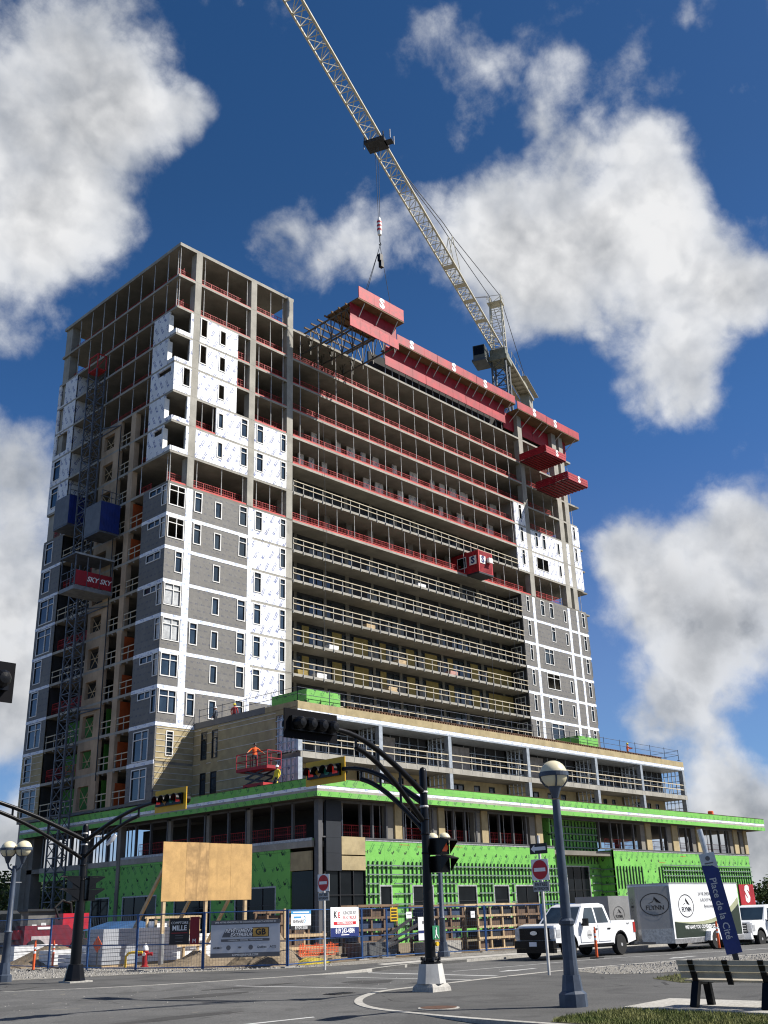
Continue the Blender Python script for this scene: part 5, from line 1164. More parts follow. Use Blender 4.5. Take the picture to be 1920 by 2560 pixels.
# ------------------------------------------------------------------ vehicles
def arch(cx, cz, r, n=9, a0=180, a1=0): return [(cx+r*math.cos(R(a0+(a1-a0)*i/n)), cz+r*math.sin(R(a0+(a1-a0)*i/n))) for i in range(n+1)]
def wheel(t, x, y, r, M, w=.26, side=-1):
    wl = part('wheel', MB(), RUB, t, M) if False else None
    Mx = M @ Matrix.Translation((x, y, r)) @ Matrix.Rotation(R(90), 4, 'X')
    ty = part('wheel', MB().lathe([(r*.62,-w/2),(r*.93,-w/2),(r,-w/2+.04),(r,w/2-.04),(r*.93,w/2),(r*.62,w/2)], (0,0,0), 26), RUB, t, Mx, smooth=True)
    part('rim', MB().lathe([(r*.60,w*.20),(r*.60,w/2-.01),(r*.5,w/2-.05),(r*.2,w/2-.03),(r*.16,w/2+.01),(.01,w/2+.01)], (0,0,0), 20), mat('silver_rim', (.55,.55,.55), .35, .1, 3., .25), ty, Mx, smooth=True)
    for i in range(7): a_ = R(i*51.4); part('rim_slot', MB().lathe([(r*.075,w/2-.055),(r*.075,w/2-.038)], (r*.38*math.cos(a_), r*.38*math.sin(a_), 0), 8), DSTEEL, ty, Mx)
def pickup(M, label, door_logo=True, chrome=False, group='white pickup trucks at the kerb'):
    t = tag(put('pickup_truck', None, None, M), label, 'pickup truck', group)
    W_ = 2.0; r = .40; fa, ra = 1.02, 4.70; Lh = 5.85
    # local: x back from the nose, y from the near side inwards, z up
    side = [(.05,.62),(fa-.52,.60)]+arch(fa,.44,.52,8)[1:]+[(1.7,.50),(ra-.6,.50)]+arch(ra,.44,.52,8)[0:]+[(Lh,.55),(Lh,1.33),(4.05,1.34),(4.02,1.22),(1.62,1.22),(1.35,1.24),(.12,1.18),(.02,.95)]
    part('body', MB().prism(side, .04, W_-.04, 'y'), WPAINT, t, M)
    part('hood', MB().prism([(.10,1.18),(1.62,1.24),(1.62,1.30),(.5,1.30),(.12,1.24)], .14, W_-.14, 'y'), WPAINT, t, M)
    def cabsec(pts, ins): return [(x, z) for x, z in pts]
    # cab with sloped sides
    lo = [(1.55,1.22),(4.05,1.22)]; hi = [(2.25,2.02),(3.78,2.03)]
    mb = MB(); a0, b0 = lo; a1, b1 = hi
    ring = [[(1.50,.05,1.21),(4.06,.05,1.21),(4.06,W_-.05,1.21),(1.50,W_-.05,1.21)], [(2.28,.24,1.93),(3.86,.22,1.95),(3.86,W_-.22,1.95),(2.28,W_-.24,1.93)], [(2.5,.38,2.02),(3.7,.36,2.03),(3.7,W_-.36,2.03),(2.5,W_-.38,2.02)]]
    vs = [p for rg in ring for p in rg]; fs = [(3,2,1,0),(8,9,10,11)]
    for k_ in range(2):
        for j in range(4): fs.append((k_*4+j, k_*4+(j+1) % 4, k_*4+4+(j+1) % 4, k_*4+4+j))
    mb.add(vs, fs); cabp = part('cab', mb, WPAINT, t, M)
    def quad(p, off, name, m, par): 
        a_, b_, c_, d_ = [Vector(q) for q in p]; n = (b_-a_).cross(d_-a_).normalized()*off
        part(name, MB().add([a_+n, b_+n, c_+n, d_+n, a_+n*.2, b_+n*.2, c_+n*.2, d_+n*.2], [(0,1,2,3),(7,6,5,4),(0,4,5,1),(1,5,6,2),(2,6,7,3),(3,7,4,0)]), m, par, M)
    sy = lambda z: .05+(z-1.21)*(.18/.73)
    quad([(1.95,sy(1.27),1.27),(2.95,sy(1.27),1.27),(2.95,sy(1.86),1.86),(2.42,sy(1.86),1.86)], .012, 'front_side_window', GLASS, cabp)
    quad([(3.06,sy(1.27),1.27),(3.88,sy(1.27),1.27),(3.74,sy(1.86),1.86),(3.06,sy(1.86),1.86)], .012, 'rear_side_window', GLASS, cabp)
    quad([(1.56,W_-.15,1.25),(1.56,.15,1.25),(2.24,.30,1.89),(2.24,W_-.30,1.89)], .012, 'windshield', GLASS, cabp)
    for x0, x1 in ((1.75,2.98),(3.03,3.95)):
        d_ = part('door', MB().box(x0, x1, .012, .038, .58, 1.20), WPAINT, t, M); part('handle', MB().box(x1-.26, x1-.05, -.012, .011, 1.02, 1.07), BLKP, d_, M)
    part('rocker', MB().box(1.6, 4.1, .03, .3, .40, .50), BLKP, t, M)
    part('bed', MB().box(4.15, 5.78, .16, W_-.16, .8, 1.335), DSTEEL, t, M)
    part('grille', MB().box(-.03, .04, .28, W_-.28, .72, 1.16), BLKP if not chrome else DSTEEL, t, M)
    for i in range(3): part('grille_bar', MB().box(-.05, -.031, .3, W_-.3, .80+i*.12, .83+i*.12), CHROME if chrome else BLKP, t, M)
    part('emblem', MB().lathe([(.13,0),(.13,.015)], (0,0,0), 18), CHROME, t, M @ frameM((-.06,1.0,.98), NY, Z_) @ Matrix.Diagonal((1.3,.6,1,1)))
    part('bumper', MB().box(-.12, .10, .06, W_-.06, .42, .70), WPAINT if chrome else BLKP, t, M); part('air_dam', MB().box(-.05, .15, .1, W_-.1, .26, .41), BLKP, t, M)
    part('number_plate', MB().box(-.135, -.121, .85, 1.2, .50, .66), PRW, t, M)
    for ya, yb in ((.05,.27),(W_-.27,W_-.05)):
        part('headlight', MB().box(-.02, .16, ya, yb, .78, 1.14), mat('headlight_lens', (.55,.56,.58), .15, .2, 6., .3), t, M)
    part('headlight', MB().box(.10, .36, .025, .045, .80, 1.10), mat('headlight_lens', (.55,.56,.58)), t, M)
    part('tail_light', MB().box(5.72, 5.87, .02, .16, .85, 1.25), RLENS, t, M)
    part('rear_bumper', MB().box(5.85, 6.0, .08, W_-.08, .48, .66), BLKP, t, M)
    for cx in (fa, ra):
        mb = MB(); A = arch(cx, .44, .52, 10); Bq = arch(cx, .44, .46, 10)
        mb.add([(x, .03, z) for x, z in A]+[(x, .03, z) for x, z in Bq]+[(x, .3, z) for x, z in Bq], [(i, i+1, 12+i, 11+i) for i in range(10)]+[(11+i, 12+i, 23+i, 22+i) for i in range(10)])
        part('wheel_arch', mb, BLKP, t, M)
        wheel(t, cx, .16, r, M); wheel(t, cx, W_-.16, r, M)
    mr = part('mirror', MB().box(1.86, 1.98, -.24, -.02, 1.18, 1.46).box(1.9, 1.96, -.02, .1, 1.22, 1.28), BLKP, t, M); part('mirror', MB().box(1.86, 1.98, W_+.02, W_+.24, 1.18, 1.46).box(1.9, 1.96, W_-.1, W_+.02, 1.22, 1.28), BLKP, t, M)
    if door_logo:
        part('door_badge', MB().lathe([(.17,0),(.17,.004)], (0,0,0), 20), mat('pale_badge', (.6,.6,.6), .4, .1, 3.), t, M @ frameM((2.35,.010,.86), X_, Z_)); put('lettering', text_mesh('FLYNN', .09, PRK), t, M @ frameM((2.35,.004,.83), X_, Z_)); put('lettering', text_mesh('4x4', .13, PRGR, shear=.3), t, M @ frameM((5.3,.036,1.2), X_, Z_))
    return t
pickup(Matrix.Translation((35.35,25.1,-.1)), 'white crew cab pickup truck with a black grille towing a trailer')
pickup(Matrix.Translation((50.2,24.2,-.25)) @ Matrix.Diagonal((.95,.95,.95,1)), 'white pickup truck with chrome grille at the right picture edge', False, True)
def oval(t, c, u, s, M, txt=.34):
    "company emblem: oval ring, peaked mark and name"
    F = M @ frameM(c, u, Z_); mb = MB(); n = 28; A = [(.62*math.cos(2*math.pi*i/n), .44*math.sin(2*math.pi*i/n)) for i in range(n)]
    mb.add([(x*s, y*s, .002) for x, y in A]+[(x*s*.94, y*s*.92, .002) for x, y in A], [(i, (i+1) % n, n+(i+1) % n, n+i) for i in range(n)])
    mb.add([(x*s, y*s, .003) for x, y in ((-.3,.02),(-.07,.08),(0,.30),(.07,.08),(.3,.02),(.05,.13),(0,.2),(-.05,.13))], [(0,1,2,6,7),(2,3,4,5,6)])
    part('emblem', mb, PRK, t, F); put('lettering', text_mesh('FLYNN', s*.25, PRK, bold=.01), t, F @ Matrix.Translation((0,-.14*s,.003)))
TR = thing('cargo_trailer', 'white v-nosed cargo trailer with FLYNN emblems behind the pickup', 'trailer', (43,24.3,-.1))
TM = Matrix.Translation((43.0,24.3,-.1))
part('box', MB().prism([(0,0),(6.4,0),(6.4,2.1),(0,2.1)], .32, 2.74, 'z'), WALU, TR, TM)
NOSE = mat('grey_nose_panel', (.30,.30,.30), .35, .1, 1., .2)
part('nose', MB().prism([(-.004,.02),(-.004,2.08),(-1.05,1.12),(-1.05,.98)], .32, 2.66, 'z'), NOSE, TR, TM)
part('stone_guard', MB().prism([(-.012,-.006),(-.012,2.1),(-1.07,1.13),(-1.07,.97)], .34, .92, 'z'), mat('bright_tread_plate', (.42,.42,.42), .35, .25, 12., .6), TR, TM)
part('roof_edge', MB().box(-.02, 6.42, -.02, 2.12, 2.745, 2.79), mat('pale_deck_edge', (.42,.44,.45)), TR, TM)
DG = mat('dark_green_wrap', (.022,.035,.022), .4, .1, 1.); LG = mat('pale_green_wrap', (.40,.42,.26), .4, .1, 1.)
cv = [(.12+6.2*i/16, 1.18+.02*math.sin(i)*0-.28*math.sin(i/16*math.pi*.62)+.95*(i/16)**3.2) for i in range(17)]
part('green_band', MB().add([(x, -.006, z) for x, z in cv]+[(x, -.006, .52) for x, z in cv], [(i, i+1, 17+i+1, 17+i) for i in range(16)]), DG, TR, TM)
part('pale_band', MB().add([(x, -.005, z+.02+.28*(i/16)) for i, (x, z) in enumerate(cv)]+[(x, -.005, z+.004) for x, z in cv], [(i, i+1, 17+i+1, 17+i) for i in range(16)]), LG, TR, TM)
oval(TR, (1.3,-.006,1.82), X_, 1.1, TM); nu = Vector((1.05,-.99,0)).normalized()
F0 = Vector((-.53,.50,1.92)); oval(TR, F0+Vector((-.012,-.012,0)), nu, 1.05, TM); oval(TR, Vector((-.53,1.6,1.92))+Vector((-.012,.012,0)), Vector((-1.05,-.99,0)).normalized(), .6, TM)
for i, s in enumerate(('24 HR EMERGENCY SERVICE','& ROOF MAINTENANCE','flynncompanies.com')): put('lettering', text_mesh(s, .20, PRGR), TR, TM @ frameM((3.75,-.004,2.3-i*.26), X_, Z_))
put('lettering', text_mesh('WE HAVE YOU COVERED COAST TO COAST', .21, PRW, bold=.02), TR, TM @ frameM((3.1,-.01,.93), X_, Z_))
for x in (3.2, 4.12): wheel(TR, x, -.13, .37, TM, .22); wheel(TR, x, 1.96, .37, TM, .22)
part('fender', MB().prism([(2.62,.36),(2.78,.74),(3.0,.84),(4.32,.84),(4.54,.74),(4.70,.36),(4.53,.36)]+arch(4.12,.36,.41,8,0,180)+[(3.66,.36)]+arch(3.2,.36,.41,8,0,180)+[(2.79,.36)], -.27, -.01, 'y'), WPAINT, TR, TM)
part('axle', MB().box(2.9, 4.5, .25, 1.85, .22, .32), DSTEEL, TR, TM); part('hitch', MB().bar((-1.0,1.05,.42),(-2.0,1.05,.42),.1,.1).bar((-.6,.6,.36),(-1.4,1.02,.40),.08).bar((-.6,1.5,.36),(-1.4,1.08,.40),.08), DSTEEL, TR, TM)
part('skirt', MB().box(.02,2.7,-.012,.02,.30,.50).box(4.75,6.4,-.012,.02,.30,.50), mat('bright_tread_plate', (.42,.42,.42)), TR, TM)
T4 = thing('box_trailer', 'small grey box trailer with a FLYNN emblem behind the pickup bed', 'trailer', (44.5,29.3,0)); TM2 = Matrix.Translation((45.7,29.2,0))
part('box', MB().box(0,4.2,0,1.9,.45,2.28), NOSE, T4, TM2); part('chassis', MB().box(.1,4.1,.1,1.8,.3,.44), DSTEEL, T4, TM2); wheel(T4, 2.4, .1, .34, TM2, .2); wheel(T4, 2.4, 1.8, .34, TM2, .2); part('jack_stand', MB().tube((.25,.95,.006),(.25,.95,.32),.04,8), DSTEEL, T4, TM2); oval(T4, (.85,-.006,1.45), X_, .8, TM2)
# delineators
def delineator(x, y, z, label, rx=0.):
    t = thing('delineator_post', label, 'delineator', (x,y,z), 'orange delineator posts')
    part('base', MB().box(x-.2,x+.2,y-.2,y+.2,z,z+.045), RUB, t)
    pst = part('post', MB().lathe([(.05,.04),(.055,.5),(.045,.98),(.05,1.0),(.028,1.06),(.028,1.12),(.04,1.15)], (x,y,z), 12), ORANGE, t, smooth=True)
    for zz in (.66, .82): part('reflective_band', MB().lathe([(.056,0),(.056,.09)], (x,y,z+zz), 12), PRW, pst)
for x, y, l in ((37.0,24.4,'beside the pickup door'),(45.5,23.6,'beside the trailer wheels'),(49.3,22.7,'beside the front wheel of the far pickup')): delineator(x, y, -.1, 'orange delineator post '+l)
delineator(23.0, 42.6, 0, 'orange delineator post by the fence near the dirt heap'); delineator(24.3, 43.4, 0, 'orange delineator post behind the fence post near the dirt heap')
# ------------------------------------------------------------------ site fence and banners
FP = [(24.6,62.0),(24.4,56.5),(24.3,51.3),(24.0,46.82),(23.94,43.07),(23.6,39.44),(23.85,36.35),(25.07,33.77),(27.25,31.5),(32.63,33.0),(34.45,33.3),(40.0,32.3),(43.5,31.6),(47.5,31.6),(52,31.6),(57,31.6),(62,31.6)]
FN = ['at the far left end of the fence','one in from the far left end','beside the far dirt heap','between the dirt heap and the delineators','behind the left traffic light pole','in front of the white bundles','holding the black banner','holding the grey company banner','holding the phone number banners','between the banners and the plinth','in front of the timber racks','behind the pickup hood','behind the pickup cab','behind the pickup bed','behind the trailer nose','behind the trailer side']
def fence_panel(i):
    A, Bq = Vector((*FP[i], 0)), Vector((*FP[i+1], 0)); L = (Bq-A).length-.06; M = frameM(A+ZU*.06, Bq-A, ZU)
    t = thing('fence_panel', 'blue temporary mesh fence panel '+FN[i], 'fence', A, 'blue temporary fence panels')
    key = round(L, 2)
    fr = MB()
    for x in (0, L): fr.tube((x,-.05,0),(x,1.96,0),.03,8)
    for z in (.05, .86, 1.93): fr.tube((0,z,0),(L,z,0),.021,6)
    part('frame', fr, BLUEP, t, M)
    ms = MB(); n = int(L/.11)
    for j in range(1, n): ms.box(j*L/n-.0025, j*L/n+.0025, .05, 1.93, -.003, .003)
    for j in range(1, 9): ms.box(0, L, .05+j*.21, .054+j*.21, -.003, .003)
    part('wire_mesh', ms, mat('fence_wire', (.05,.07,.11), .5, .2, 4.), t, M)
    part('foot', MB().box(-.35,.35,-.06,-.01,-.09,.09), mat('pale_footing', (.3,.29,.27), .9, .2, 3.), t, M)
    return M, L
FM = {i: fence_panel(i) for i in range(len(FP)-1)}
def banner(i, f0, f1, z0, z1, label, m, off=.035):
    M, L = FM[i]; w = (f1-f0)*L; h = z1-z0; Mb = M @ Matrix.Translation((f0*L, z0-.06, off))
    t = tag(put('banner', None, None, Mb), label, 'banner', 'banners tied to the site fence')
    return t, Mb, w, h, part('sheet', MB().box(0, w, 0, h, 0, .012), m, t, Mb)
def txt(t, Mb, s, x, y, size, m, **kw): return put('lettering', text_mesh(s, size, m, **kw), t, Mb @ Matrix.Translation((x, y, .016)))
def patch(t, Mb, n, x0, x1, y0, y1, m, z=.013): return part(n, MB().box(x0, x1, y0, y1, z, z+.002), m, t, Mb)
t, Mb, w, h, s = banner(6, .50, .80, .90, 1.83, 'black fence banner reading Comptoirs Mille', mat('black_banner', (.018,.016,.017), .5, .2, 2.))
txt(t, Mb, 'COMPTOIRS', w/2, h*.82, .125, PRW, sx=1.05); txt(t, Mb, 'MILLE', w/2, h*.62, .25, PRW, bold=.015); patch(t, Mb, 'rule', w*.1, w*.9, h*.43, h*.45, PRR)
for k in range(2): patch(t, Mb, 'small_print', w*.3, w*.7, h*(.33-.09*k), h*(.355-.09*k), PRGR)
patch(t, Mb, 'small_print', w*.32, w*.68, h*.11, h*.13, PRGR)
t, Mb, w, h, s = banner(6, .81, .95, .90, 1.86, 'narrow dark red fence banner beside the black one', mat('dark_red_banner', (.20,.008,.015), .5, .2, 2.)); txt(t, Mb, 'M', w/2, h*.12, .2, PRW)
t, Mb, w, h, s = banner(7, .08, .92, .41, 1.70, 'wide grey company fence banner with an orange GB logo', mat('pale_grey_banner', (.60,.61,.64), .5, .06, 2.))
patch(t, Mb, 'top_band', 0, w, h*.88, h, PRGR); patch(t, Mb, 'bottom_band', 0, w, 0, h*.12, PRGR); txt(t, Mb, 'UNE AUTRE RÉALISATION DE | ANOTHER PROJECT ACHIEVED BY', w/2, h*.94, .078, PRW)
txt(t, Mb, 'ADMIN@REVGB.COM', w/2, h*.06, .10, PRW)
part('logo_wedge', MB().prism([(w*.16,h*.54),(w*.22,h*.77),(w*.60,h*.77),(w*.60,h*.54)], .013, .0145, 'z'), PRGR, t, Mb)
txt(t, Mb, 'REVÊTEMENT', w*.40, h*.71, .17, PRW, bold=.015, shear=.3); txt(t, Mb, 'EXTÉRIEUR', w*.44, h*.60, .165, PRW, bold=.015, shear=.3)
patch(t, Mb, 'logo_plate', w*.60, w*.84, h*.53, h*.79, PRK); patch(t, Mb, 'logo_plate', w*.61, w*.83, h*.545, h*.775, PRO, .0155); put('lettering', text_mesh('GB', .30, PRK, bold=.03), t, Mb @ Matrix.Translation((w*.72, h*.66, .019)))
patch(t, Mb, 'rule', w*.15, w*.85, h*.42, h*.49, PRGR); txt(t, Mb, 'COMMERCIAL  •  INDUSTRIEL  •  INSTITUTIONNEL', w/2, h*.455, .058, PRW)
for k, nm in enumerate(('ARMO','◉','H4','▲','Québec','ACQ')):
    if nm in '◉▲': part('seal', MB().lathe([(.085,0),(.085,.003)], (0,0,0), 16), PRGR, t, Mb @ Matrix.Translation((w*(.10+.16*k), h*.26, .013)))
    else: txt(t, Mb, nm, w*(.10+.16*k), h*.26, .11, PRK, bold=.01)
t, Mb, w, h, s = banner(8, .022, .273, 1.28, 1.97, 'white and blue fence banner reading Bernard with a phone number', PRW)
patch(t, Mb, 'top_band', 0, w, h*.82, h, PRB); patch(t, Mb, 'small_print', w*.1, w*.9, h*.88, h*.94, PRW, .0155); patch(t, Mb, 'small_print', w*.12, w*.5, h*.60, h*.70, PRB); txt(t, Mb, 'BERNARD', w*.36, h*.44, .17, PRGR, shear=.2, bold=.01); txt(t, Mb, '3', w*.68, h*.52, .34, PRB); patch(t, Mb, 'bottom_band', 0, w, 0, h*.22, PRK); txt(t, Mb, '819.243.5358', w/2, h*.11, .16, PRW)
t, Mb, w, h, s = banner(8, .54, .946, .95, 2.07, 'white and navy fence banner reading Kingsbury Électrique', PRW)
patch(t, Mb, 'bottom_band', 0, w, 0, h*.31, PRN); txt(t, Mb, '819 243-4884', w/2, h*.19, .27, PRW, bold=.012); patch(t, Mb, 'small_print', w*.36, w*.64, h*.05, h*.075, PRW, .0155)
txt(t, Mb, 'K', w*.16, h*.74, .36, PRK, bold=.03); txt(t, Mb, 'E', w*.29, h*.72, .30, PRR, bold=.03); txt(t, Mb, 'KINGSBURY', w*.68, h*.80, .20, PRGR); txt(t, Mb, 'ÉLECTRIQUE', w*.68, h*.64, .19, PRR)
patch(t, Mb, 'red_pill', w*.1, w*.9, h*.40, h*.51, PRR); txt(t, Mb, 'NOUS EMBAUCHONS', w/2, h*.455, .13, PRW, bold=.01)
t, Mb, w, h, s = banner(10, .03, .10, 1.46, 2.02, 'small yellow and black warning notice on the fence', PRY)
for k in range(4): patch(t, Mb, 'black_line', w*.12, w*.88, h*(.10+.22*k), h*(.22+.22*k), PRK)
for (a, b, c, d), l in (((.184,.239,1.56,1.83),'small white paper notice beside the yellow one'),((.300,.370,.64,1.60),'tall white notice behind the black traffic light pole'),((.85,.894,1.5,1.78),'small white paper notice in front of the timber racks')):
    t, Mb, w, h, s = banner(10, a, b, c, d, l, PRW)
    if h > .5: patch(t, Mb, 'bottom_band', 0, w, h*.3, h*.42, PRN); txt(t, Mb, 'B', w*.7, h*.75, .18, PRK)
    else: patch(t, Mb, 'grey_line', w*.15, w*.85, h*.5, h*.6, PRGR)
# ------------------------------------------------------------------ billboard
BBd = thing('plywood_billboard', 'blank plywood billboard on timber posts above the fence', 'billboard', (27.3,40,0))
for i in range(4):
    part('plywood_sheet', MB().box(27.3+i*1.25+.003, 27.3+(i+1)*1.25-.003, 40-.02-(.004 if i % 2 else 0), 40, 2.55+.01*i, 5.03+.01*(i % 2)), PLY if i != 1 else mat('stained_plywood', (.50,.31,.13), .75, .3, 2., streak=.6), BBd)
for x, m in ((27.5,LUM),(29.75,LUM),(32.0,LUM)): part('post', MB().box(x-.07, x+.07, 40.002, 40.14, 0 if x != 27.5 else 1.2, 4.9), m, BBd)
part('steel_sleeve', MB().lathe([(.11,0),(.11,1.25)], (27.5,40.07,0), 12), mat('galvanised_pipe', (.42,.43,.43), .45, .15, 3., .5), BBd)
for x in (27.5, 29.75, 32.0): part('brace', MB().bar((x+.11,40.1,4.2),(x+.11,43.6,.05),.10,.14), LUM, BBd)
# ------------------------------------------------------------------ site clutter
def heap(cx, cy, rx, ry, h, label, m, seed):
    r2 = random.Random(seed); mb = MB(); n, k = 22, 8; vs = [(cx, cy, h+.01)]
    ph = [r2.uniform(0, 6) for _ in range(4)]
    for i in range(1, k+1):
        f = i/k
        for j in range(n):
            a_ = 2*math.pi*j/n; w = 1+.16*math.sin(3*a_+ph[0])+.10*math.sin(5*a_+ph[1]); z = h*(1-f)**1.15*(1+.25*math.sin(2*a_+ph[2]+f*3))+r2.uniform(-.03,.03)*h
            vs.append((cx+rx*f*w*math.cos(a_), cy+ry*f*w*math.sin(a_), max(.0, z) if i < k else .0))
    fs = [(0, 1+j, 1+(j+1) % n) for j in range(n)]+[(1+i*n+j, 1+(i+1)*n+j, 1+(i+1)*n+(j+1) % n, 1+i*n+(j+1) % n) for i in range(k-1) for j in range(n)]
    mb.add(vs, fs); return solo('dirt_heap', mb, m, label, 'dirt heap', 'dirt heaps inside the fence')
heap(26.0, 46.4, 2.6, 1.7, .85, 'brown dirt heap behind the fence at the far left', DIRT, 3); heap(28.4, 34.0, 1.9, 1.3, 1.45, 'tall sandy dirt heap under the phone number banner', DIRT, 4); heap(27.6, 37.6, 1.6, 2.2, .55, 'low dirt heap behind the grey company banner', DIRT, 5)
# telehandler
TH = thing('telehandler', 'red telehandler with a MAGNI boom parked behind the fence', 'telehandler', (27,53,0)); RT = mat('telehandler_red', (.50,.012,.028), .4, .15, 2., coat=.3)
part('chassis', MB().prism([(27.2,.55),(31.0,.55),(31.0,1.0),(30.2,1.15),(29.6,1.75),(27.2,1.75)], 51.6, 53.4, 'y'), mat('dark_telehandler_red', (.16,.006,.02), .5, .2, 2.), TH)
part('boom', MB().box(27.0, 30.6, 51.9, 52.5, 1.12, 1.55), RT, TH); part('boom_head', MB().box(29.4, 30.9, 51.8, 52.6, 1.52, 2.3), RT, TH)
part('hose_loop', MB().path([(29.3,52,2.0),(29.0,52,2.6),(29.4,52,2.95),(29.9,52,2.8),(30.0,52,2.3)], .06, 8), RUB, TH)
cb = part('cab', MB().prism([(26.2,1.0),(27.6,1.0),(27.6,2.2),(27.2,2.5),(26.3,2.5)], 52.6, 53.6, 'y'), mat('cab_grey', (.05,.055,.06), .5, .2, 2.), TH); part('glass', MB().box(26.35, 27.45, 52.57, 52.595, 1.5, 2.35), GLASSD, cb)
letter('MAGNI', (29.3,51.88,1.33), X_, Z_, .32, PRW, TH, bold=.02); part('decal', MB().box(27.6, 28.7, 51.57, 51.595, .85, 1.25), mat('pale_decal', (.5,.45,.45), .5, .1, 2.), TH); part('decal', MB().box(27.9, 28.7, 51.57, 51.595, 1.56, 1.68), PRW, TH)
for x in (27.8, 30.3): wheel(TH, x, 51.5, .55, Matrix(), .35); wheel(TH, x, 53.4, .55, Matrix(), .35)
# tent and stacks
TN = thing('blue_tarp_shelter', 'blue tarpaulin shelter behind the left traffic light', 'shelter', (30.5,52,0)); BT = mat('blue_tarp', (.03,.10,.24), .6, .25, 1.5)
part('roof', MB().prism([(31.2,1.42),(32.9,1.85),(34.8,1.42)], 50, 53, 'y'), BT, TN); part('side', MB().box(31.3, 34.7, 50.2, 50.25, .55, 1.42), mat('grey_tarp', (.18,.19,.20), .8, .2, 2.), TN)
for x in (31.3, 34.65): part('leg', MB().box(x, x+.06, 50.12, 50.18, 0, 1.42), STEEL, TN); part('leg', MB().box(x, x+.06, 52.8, 52.86, 0, 1.42), STEEL, TN)
part('bin', MB().box(31.6, 34.2, 50.4, 51.2, .01, .55), mat('dark_green_bin', (.02,.05,.04), .6, .2, 2.), TN)
INS = mat('white_foam_board', (.74,.75,.76), .7, .06, 1.5); INSG = mat('shrink_wrap', (.40,.42,.45), .35, .1, 1.2)
def stack(x0, x1, y0, y1, n, th, label, m, name='insulation_stack', gap=.012):
    t = thing(name, label, 'building materials', (x0, y0, 0), 'stacks of building materials inside the fence')
    part('pallet', MB().box(x0+.03, x1-.03, y0+.03, y1-.03, .012, .10), LUM, t)
    for i in range(n): j = rnd.uniform(-.03, .03); part('board', MB().box(x0+j, x1+j, y0+j, y1+j, .105+i*(th+gap), .105+i*(th+gap)+th), m, t)
stack(25.4, 27.1, 41.3, 42.6, 9, .145, 'tall stack of shrink wrapped boards left of the hydrant', INSG); stack(27.3, 29.9, 42.3, 43.6, 9, .145, 'tall stack of white foam boards behind the hydrant', INS); stack(30.2, 32.6, 43.0, 44.6, 7, .14, 'stack of white foam boards behind the billboard posts', INS)
for i, (x, y, n) in enumerate(((24.9,44.6,4),(26.4,43.6,5),(24.6,42.4,3))): stack(x, x+1.7, y, y+1.1, n, .13, ('low white bundle stack beside the dirt heap','higher white bundle stack behind the orange warning sign','lowest white bundle stack right behind the fence')[i], INS, 'bundle_stack', .02)
stack(25.2, 27.4, 48.6, 49.6, 6, .12, 'white panel stack behind the left dirt heap', INS, 'panel_stack')
# orange warning sign
ws = thing('warning_sign', 'orange diamond warning sign on a stand behind the fence', 'sign', (24.7,40.6,0)); part('diamond', MB().prism([(40.6,.62),(40.96,.92),(40.6,1.25),(40.24,.92)], 24.70, 24.715, 'x'), ORANGE, ws); part('stand', MB().bar((24.73,40.6,.0),(24.73,40.6,.9),.04).bar((24.75,40.3,.01),(24.75,40.9,.01),.05), DSTEEL, ws)
# hydrant and pipe
HY = thing('fire_hydrant', 'red fire hydrant with a white cap behind the fence', 'hydrant', (26.28,39.44,0)); HRD = mat('hydrant_red', (.36,.015,.02), .5, .2, 3.)
part('barrel', MB().lathe([(.17,0),(.17,.04),(.115,.06),(.105,.55),(.14,.58),(.14,.62),(.11,.64)], (26.28,39.44,0), 14), HRD, HY, smooth=True); part('bonnet', MB().lathe([(.13,.64),(.13,.68),(.11,.78),(.06,.86),(.03,.87),(.03,.92)], (26.28,39.44,0), 14), PRW, HY, smooth=True)
for dx, dy in ((.7,-.7),(-.7,.7),(-.7,-.7)): n_ = part('nozzle', MB().path([(26.28,39.44,.5),(26.28+dx*.27,39.44+dy*.27,.5)], .06, 10), HRD, HY); part('cap', MB().path([(26.28+dx*.24,39.44+dy*.24,.5),(26.28+dx*.32,39.44+dy*.32,.5)], .07, 8), WTRIM if dx < 0 and dy < 0 else HRD, n_)
solo('standpipe', MB().path([(25.2,39.2,0),(25.2,39.2,.45),(25.24,39.1,.56),(25.33,38.98,.6),(25.6,38.6,.6)], .05, 10), PRY, 'yellow bent standpipe beside the hydrant', 'pipe', smooth=True)
# timber racks and form panels
BF = mat('blue_form_panel', (.035,.06,.12), .7, .25, 1.5); BRF = mat('brown_form_face', (.14,.09,.06), .8, .25, 1.5)
def rack(x0, y0, nx, nz, d, cell, h, label, lm, fill):
    t = thing('form_rack', label, 'timber rack', (x0, y0, 0), 'stacked timber form racks inside the fence')
    for i in range(nx+1):
        for yy in (y0, y0+d): part('upright', MB().box(x0+i*cell-.05, x0+i*cell+.05, yy, yy+.09, .012, nz*h+.05), lm, t)
    for j in range(nz+1):
        for yy in (y0-.05, y0+d+.095): part('rail', MB().box(x0-.08, x0+nx*cell+.08, yy, yy+.045, j*h+.02, j*h+.12), lm, t)
    for i in range(nx):
        for j in range(nz):
            if rnd.random() < .85: part('form_panel', MB().box(x0+i*cell+.06, x0+(i+1)*cell-.06, y0+.1, y0+d-.01, j*h+.13, j*h+h*.86), fill if rnd.random() < .75 else BRF, t)
rack(41.1, 33.6, 3, 4, .8, .95, .5, 'pale timber form rack with open cells beside the pickup hood', LUM, DSTEEL); DL = mat('dark_lumber', (.20,.13,.08), .85, .25, 2.)
